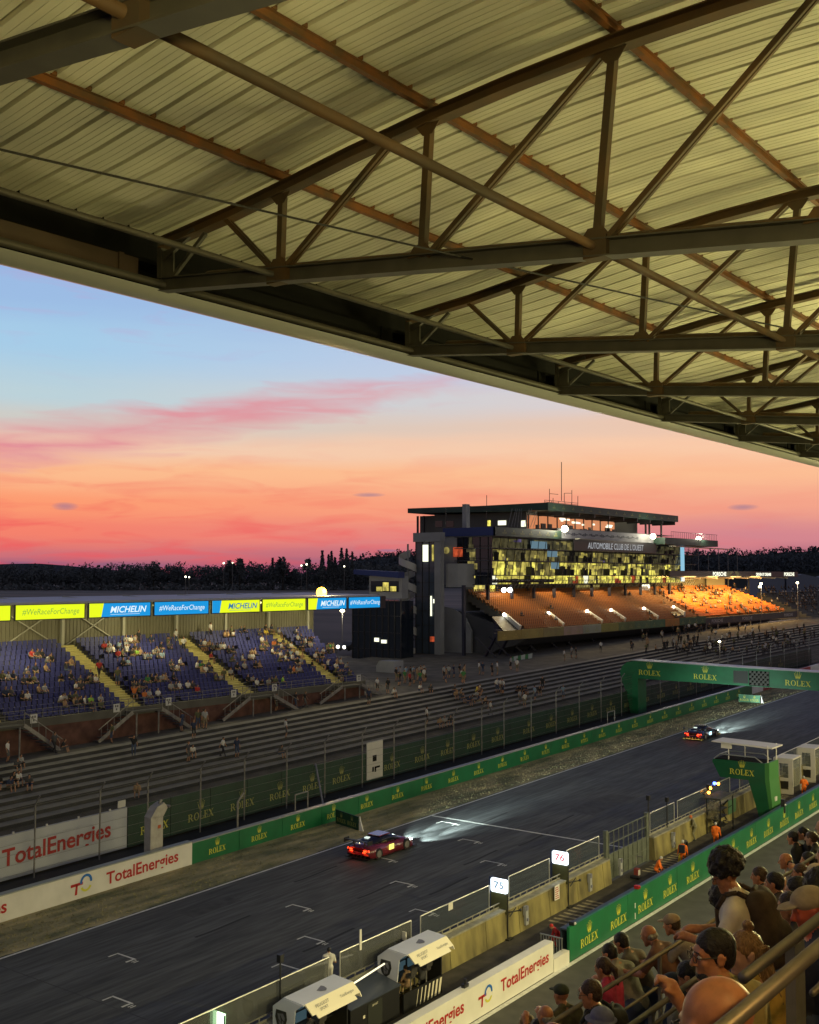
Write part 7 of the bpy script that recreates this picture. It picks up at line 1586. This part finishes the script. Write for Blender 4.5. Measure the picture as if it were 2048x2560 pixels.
# 2 man with glasses
hd = Vector((-2.22, 5.36, 16.11))
near('dark-haired bearded man with thin glasses in olive t-shirt behind the bald man', hd, 162, cloth('olive_beige_shirt', (.36, .29, .11)), ['short', 'beard'], HB, h=.011, stand=False, glasses=True, eyes=True, head_pitch=.12, head_yaw=-1.1, hands=(hand_to(hd, 162, (0, .12, 1.155), atD(1690, 2493, 5.05)), (.14, .24, .62)), width=1.12)
# 3 blonde woman
hd = Vector((-2.5, 6.5, 15.76))
near('blonde woman with a topknot and yellow top behind the man with glasses', hd, 168, cloth('yellow_top', (.50, .34, .08)), 'long', HBL, h=.011, stand=False, eyes=True, skin=m_sk2, head_pitch=.15, head_yaw=-1.05, width=1.1)
# 4 curly man
hd = Vector((-3.28, 8.2, 15.73))
curly, _ = near('tall curly-haired man in white t-shirt with a dark backpack, looking down', hd, 192, cloth('white_tshirt', (.78, .72, .58), .05), 'curly', HB, h=.012, head_yaw=-.3, head_pitch=.4, width=1.08, lean=.16, glasses=True, hands=((-.15, .40, 1.12), (.15, .40, 1.1)))
def backpack(body, lean, lab, m, sc=1.0):
    l = body.location; rz = body.rotation_euler[2]; oy = -.93 * sin(lean); loc = (l[0] - sin(rz) * oy, l[1] + cos(rz) * oy, l[2] + .93 * (1 - cos(lean)))
    t = thing('backpack', lab, 'backpack', loc, None, rz); t.rotation_euler = (-lean, 0, rz)
    f = Fig()
    for e in (-1, 1): f.cap((e * .09 * sc, -.19, 1.02), (e * .08 * sc, -.17, 1.40), .085 * sc, .075 * sc, 0, .04)
    f.cap((0, -.22, 1.02), (0, -.2, 1.38), .1 * sc, .085 * sc, 0, .05); f.ell((0, -.31, 1.12), (.12 * sc, .06, .13), 0, k=.02); f.cap((-.05, -.15, 1.49), (.05, -.15, 1.49), .018, m=0, k=.01); f.mesh('bag', [m], .014, t)
    for e in (-1, 1): s = MB(); s.path([(e * .10, -.12, 1.44), (e * .115, -.04, 1.485), (e * .12, .05, 1.475), (e * .125, .125, 1.38), (e * .14, .135, 1.22), (e * .17, .06, 1.08), (e * .15, -.1, 1.05)], .02, 8); s.build('strap', m, t, local=True, smooth=True)
    return t
m_bp = mat('brown_backpack_cloth', (.045, .028, .016), .85, noise=.3, nscale=14, bump=.4)
backpack(curly, .16, 'big dark brown backpack on the curly-haired man in white', m_bp, 1.15)
# 18 photographer beyond
hd = atD(1812, 2262, 10.4)
near('dark silhouette of a photographer crouched just left of the curly-haired man', hd, 185, cloth('brown_black_jacket', (.03, .022, .018)), 'curly', HB, h=.016, head_pitch=.5, lean=.5, hands=((-.05, .42, 1.1), (.05, .42, 1.1)), long_sleeve=True)
# 5 right edge
hd = Vector((-2.2, 6.78, 15.98))
near('person with red face and pale cap cut by the right edge', hd + Vector((0, 0, .02)), 215, cloth('navy_top', (.02, .025, .045)), 'cap', cloth('pale_cap_cloth', (.32, .26, .18)), h=.014, stand=True, skin=mat('red_skin', (.50, .10, .05), .45), head_pitch=.3)
# row leaning on the front rail
def leaner(px, py, D_, lab, shirt, hair, hm, ang=172, lean=.62, pitch=.35, stand=True, **kw):
    hd = atD(px, py, D_)
    kw.setdefault('hands', ((-.22, .62, 1.02), (.22, .62, 1.02)) if lean > .4 else ((-.2, .3, .95), (.2, .35, .95)))
    return near(lab, hd, ang, shirt, hair, hm, h=kw.pop('h', .016), stand=stand, lean=lean, head_pitch=pitch, **kw)[0]
g_t = cloth('light_grey_shirt', (.26, .24, .20)); br_t = cloth('brown_shirt', (.16, .075, .045)); gb_t = cloth('taupe_shirt', (.13, .105, .085)); pk_t = cloth('pink_shirt', (.42, .03, .09))
leaner(1680, 2312, 13.7, 'man in tan baseball cap and grey shirt with bag strap leaning on the rail', cloth('washed_grey_shirt', (.30, .27, .23)), ['short', ('cap', cloth('tan_cap_cloth', (.36, .27, .17)))], HBR, ang=184, pitch=.2)
leaner(1622, 2338, 13.7, 'bald elderly man in reddish brown shirt leaning on the rail', br_t, 'balding', HG, ang=178)
leaner(1553, 2357, 14.2, 'dark-haired man in taupe shirt leaning on the rail', gb_t, 'short', HB, ang=176)
leaner(1524, 2384, 13.9, 'dark-haired man in light grey shirt and belt, left of the taupe shirt', g_t, 'short', HB, ang=172)
leaner(1508, 2420, 13.0, 'girl with ponytail in pink shirt by the rail', pk_t, 'pony', HBR, ang=180, lean=.2, pitch=.25)
leaner(1403, 2488, 13.4, 'person with dark green cap seen from behind, holding up a phone', cloth('olive_shirt', (.10, .09, .045)), 'cap', cloth('dark_green_hat', (.035, .045, .025)), ang=160, lean=.2, pitch=.1, hands=((-.15, .4, 1.3), (.2, .3, .95)))
leaner(1364, 2540, 12.9, 'grey-haired balding man raising a phone at the bottom edge', cloth('grey_shirt', (.16, .14, .12)), 'balding', HG, ang=165, lean=.1, pitch=.1, hands=((-.05, .38, 1.45), (.2, .3, .95)))
leaner(1318, 2562, 13.4, 'fair-haired head just showing at the bottom edge, leftmost of the crowd', g_t, 'short', HBL, ang=170, lean=.2)
leaner(1345, 2575, 13.2, 'dark-haired head at the bottom edge beside the fair-haired one', gb_t, 'short', HB, ang=170, lean=.2)
hd = Vector((-5.05, 9.3, 14.12))
bhm, _ = near('brown-haired man with glasses and black backpack in the lower middle of the crowd', hd, 200, cloth('black_camo_shirt', (.035, .034, .03), .5), 'short', HBR, h=.013, glasses=True, head_pitch=.25, lean=.12, hands=((-.1, .4, 1.25), (.1, .42, 1.2)))
backpack(bhm, .12, 'black backpack on the brown-haired man with glasses', cloth('black_backpack_cloth', (.018, .018, .018)))
near('child in a blue-grey cap below the man with the black backpack', atD(1503, 2556, 9.9), 190, cloth('dark_kid_shirt', (.03, .03, .035)), 'bush', cloth('blue_grey_cap', (.13, .14, .24)), h=.016, stand=False)
near('person in navy baseball cap left of the bald man', atD(1682, 2468, 10.6), 195, cloth('greenish_tank_top', (.16, .15, .11)), 'cap', cloth('navy_cap_cloth', (.015, .02, .04)), h=.015, stand=False, head_pitch=.35)
near('crouching spectator in dark grey clothes right of the navy cap', atD(1722, 2440, 9.9), 190, cloth('charcoal_shirt', (.05, .048, .045)), 'short', HB, h=.016, stand=False, head_pitch=.6, lean=.5)
# upper right cluster
UR = [(1982, 2095, 1, 'short', HB, 'dark-haired person in black, leftmost of the upper cluster', (.015, .015, .018), 175), (2008, 2084, 1, 'short', HB, 'dark-haired person in black at the top of the upper cluster', (.02, .018, .02), 190), (2028, 2096, 1, 'pony', HBR, 'brown-haired person with ponytail in the upper cluster', (.02, .02, .022), 180), (2056, 2068, 1, 'balding', HG, 'grey-haired man cut by the right edge above the cluster', (.2, .19, .18), 180),
      (1964, 2152, 0, 'balding', HBR, 'bald red-faced man in grey shirt below the black-clad pair', (.24, .20, .17), 200), (2001, 2182, 0, 'short', HBR, 'spectator clapping with both hands raised beside the bald grey-shirted man', (.25, .2, .16), 195), (2040, 2186, 0, 'bush', cloth('white_hat_cloth', (.5, .42, .30)), 'spectator in a cream sun hat near the right edge', (.2, .16, .11), 200), (2060, 2140, 1, 'short', HBR, 'tall man in grey shirt and jeans leaning in from the right edge', (.28, .27, .26), 200),
      (1936, 2208, 0, 'short', HB, 'dark-haired head just right of the curly-haired man', (.05, .04, .035), 185), (1993, 2228, 0, 'pony', HB, 'dark-haired woman with a shiny clip below the clapping spectator', (.03, .03, .03), 190), (2030, 2214, 0, 'short', HBR, 'brown-haired spectator under the cream sun hat', (.10, .07, .05), 190), (1898, 2190, 0, 'short', HBR, 'small dark head showing behind the curly hair', (.04, .035, .03), 190),
      (2020, 2150, 0, 'short', HB, 'spectator in dark top between the clapping one and the grey shirt', (.03, .03, .035), 195), (1975, 2268, 0, 'short', HBR, 'spectator partly hidden behind the big backpack', (.06, .05, .04), 190), (2050, 2235, 0, 'curly', HB, 'dark curly head at the right edge above the red face', (.03, .03, .03), 190)]
UD = {(1982, 2095): 21, (2008, 2084): 21, (2028, 2096): 20, (2056, 2068): 18, (1964, 2152): 17.6, (2001, 2182): 15.5, (2040, 2186): 14, (2060, 2140): 16, (1936, 2208): 12.5, (1993, 2228): 9.6, (2030, 2214): 12, (1898, 2190): 15, (2020, 2150): 17, (1975, 2268): 9.2, (2050, 2235): 8.6}
for px, py, st_, hk, hm, lab, c, ang in UR:
    kw = dict(hands=((-.08, .34, .98), (.08, .34, .98))) if 'clapping' in lab else {}
    hd = atD(px, py, UD[(px, py)])
    near(lab, hd, ang, cloth('crowd_cloth_%d' % UR.index((px, py, st_, hk, hm, lab, c, ang)), c), hk, hm, h=.016, stand=bool(st_), head_pitch=.15, lean=.35 if st_ else .15, skin=rp.choice((m_sk, m_sk2)), **kw)
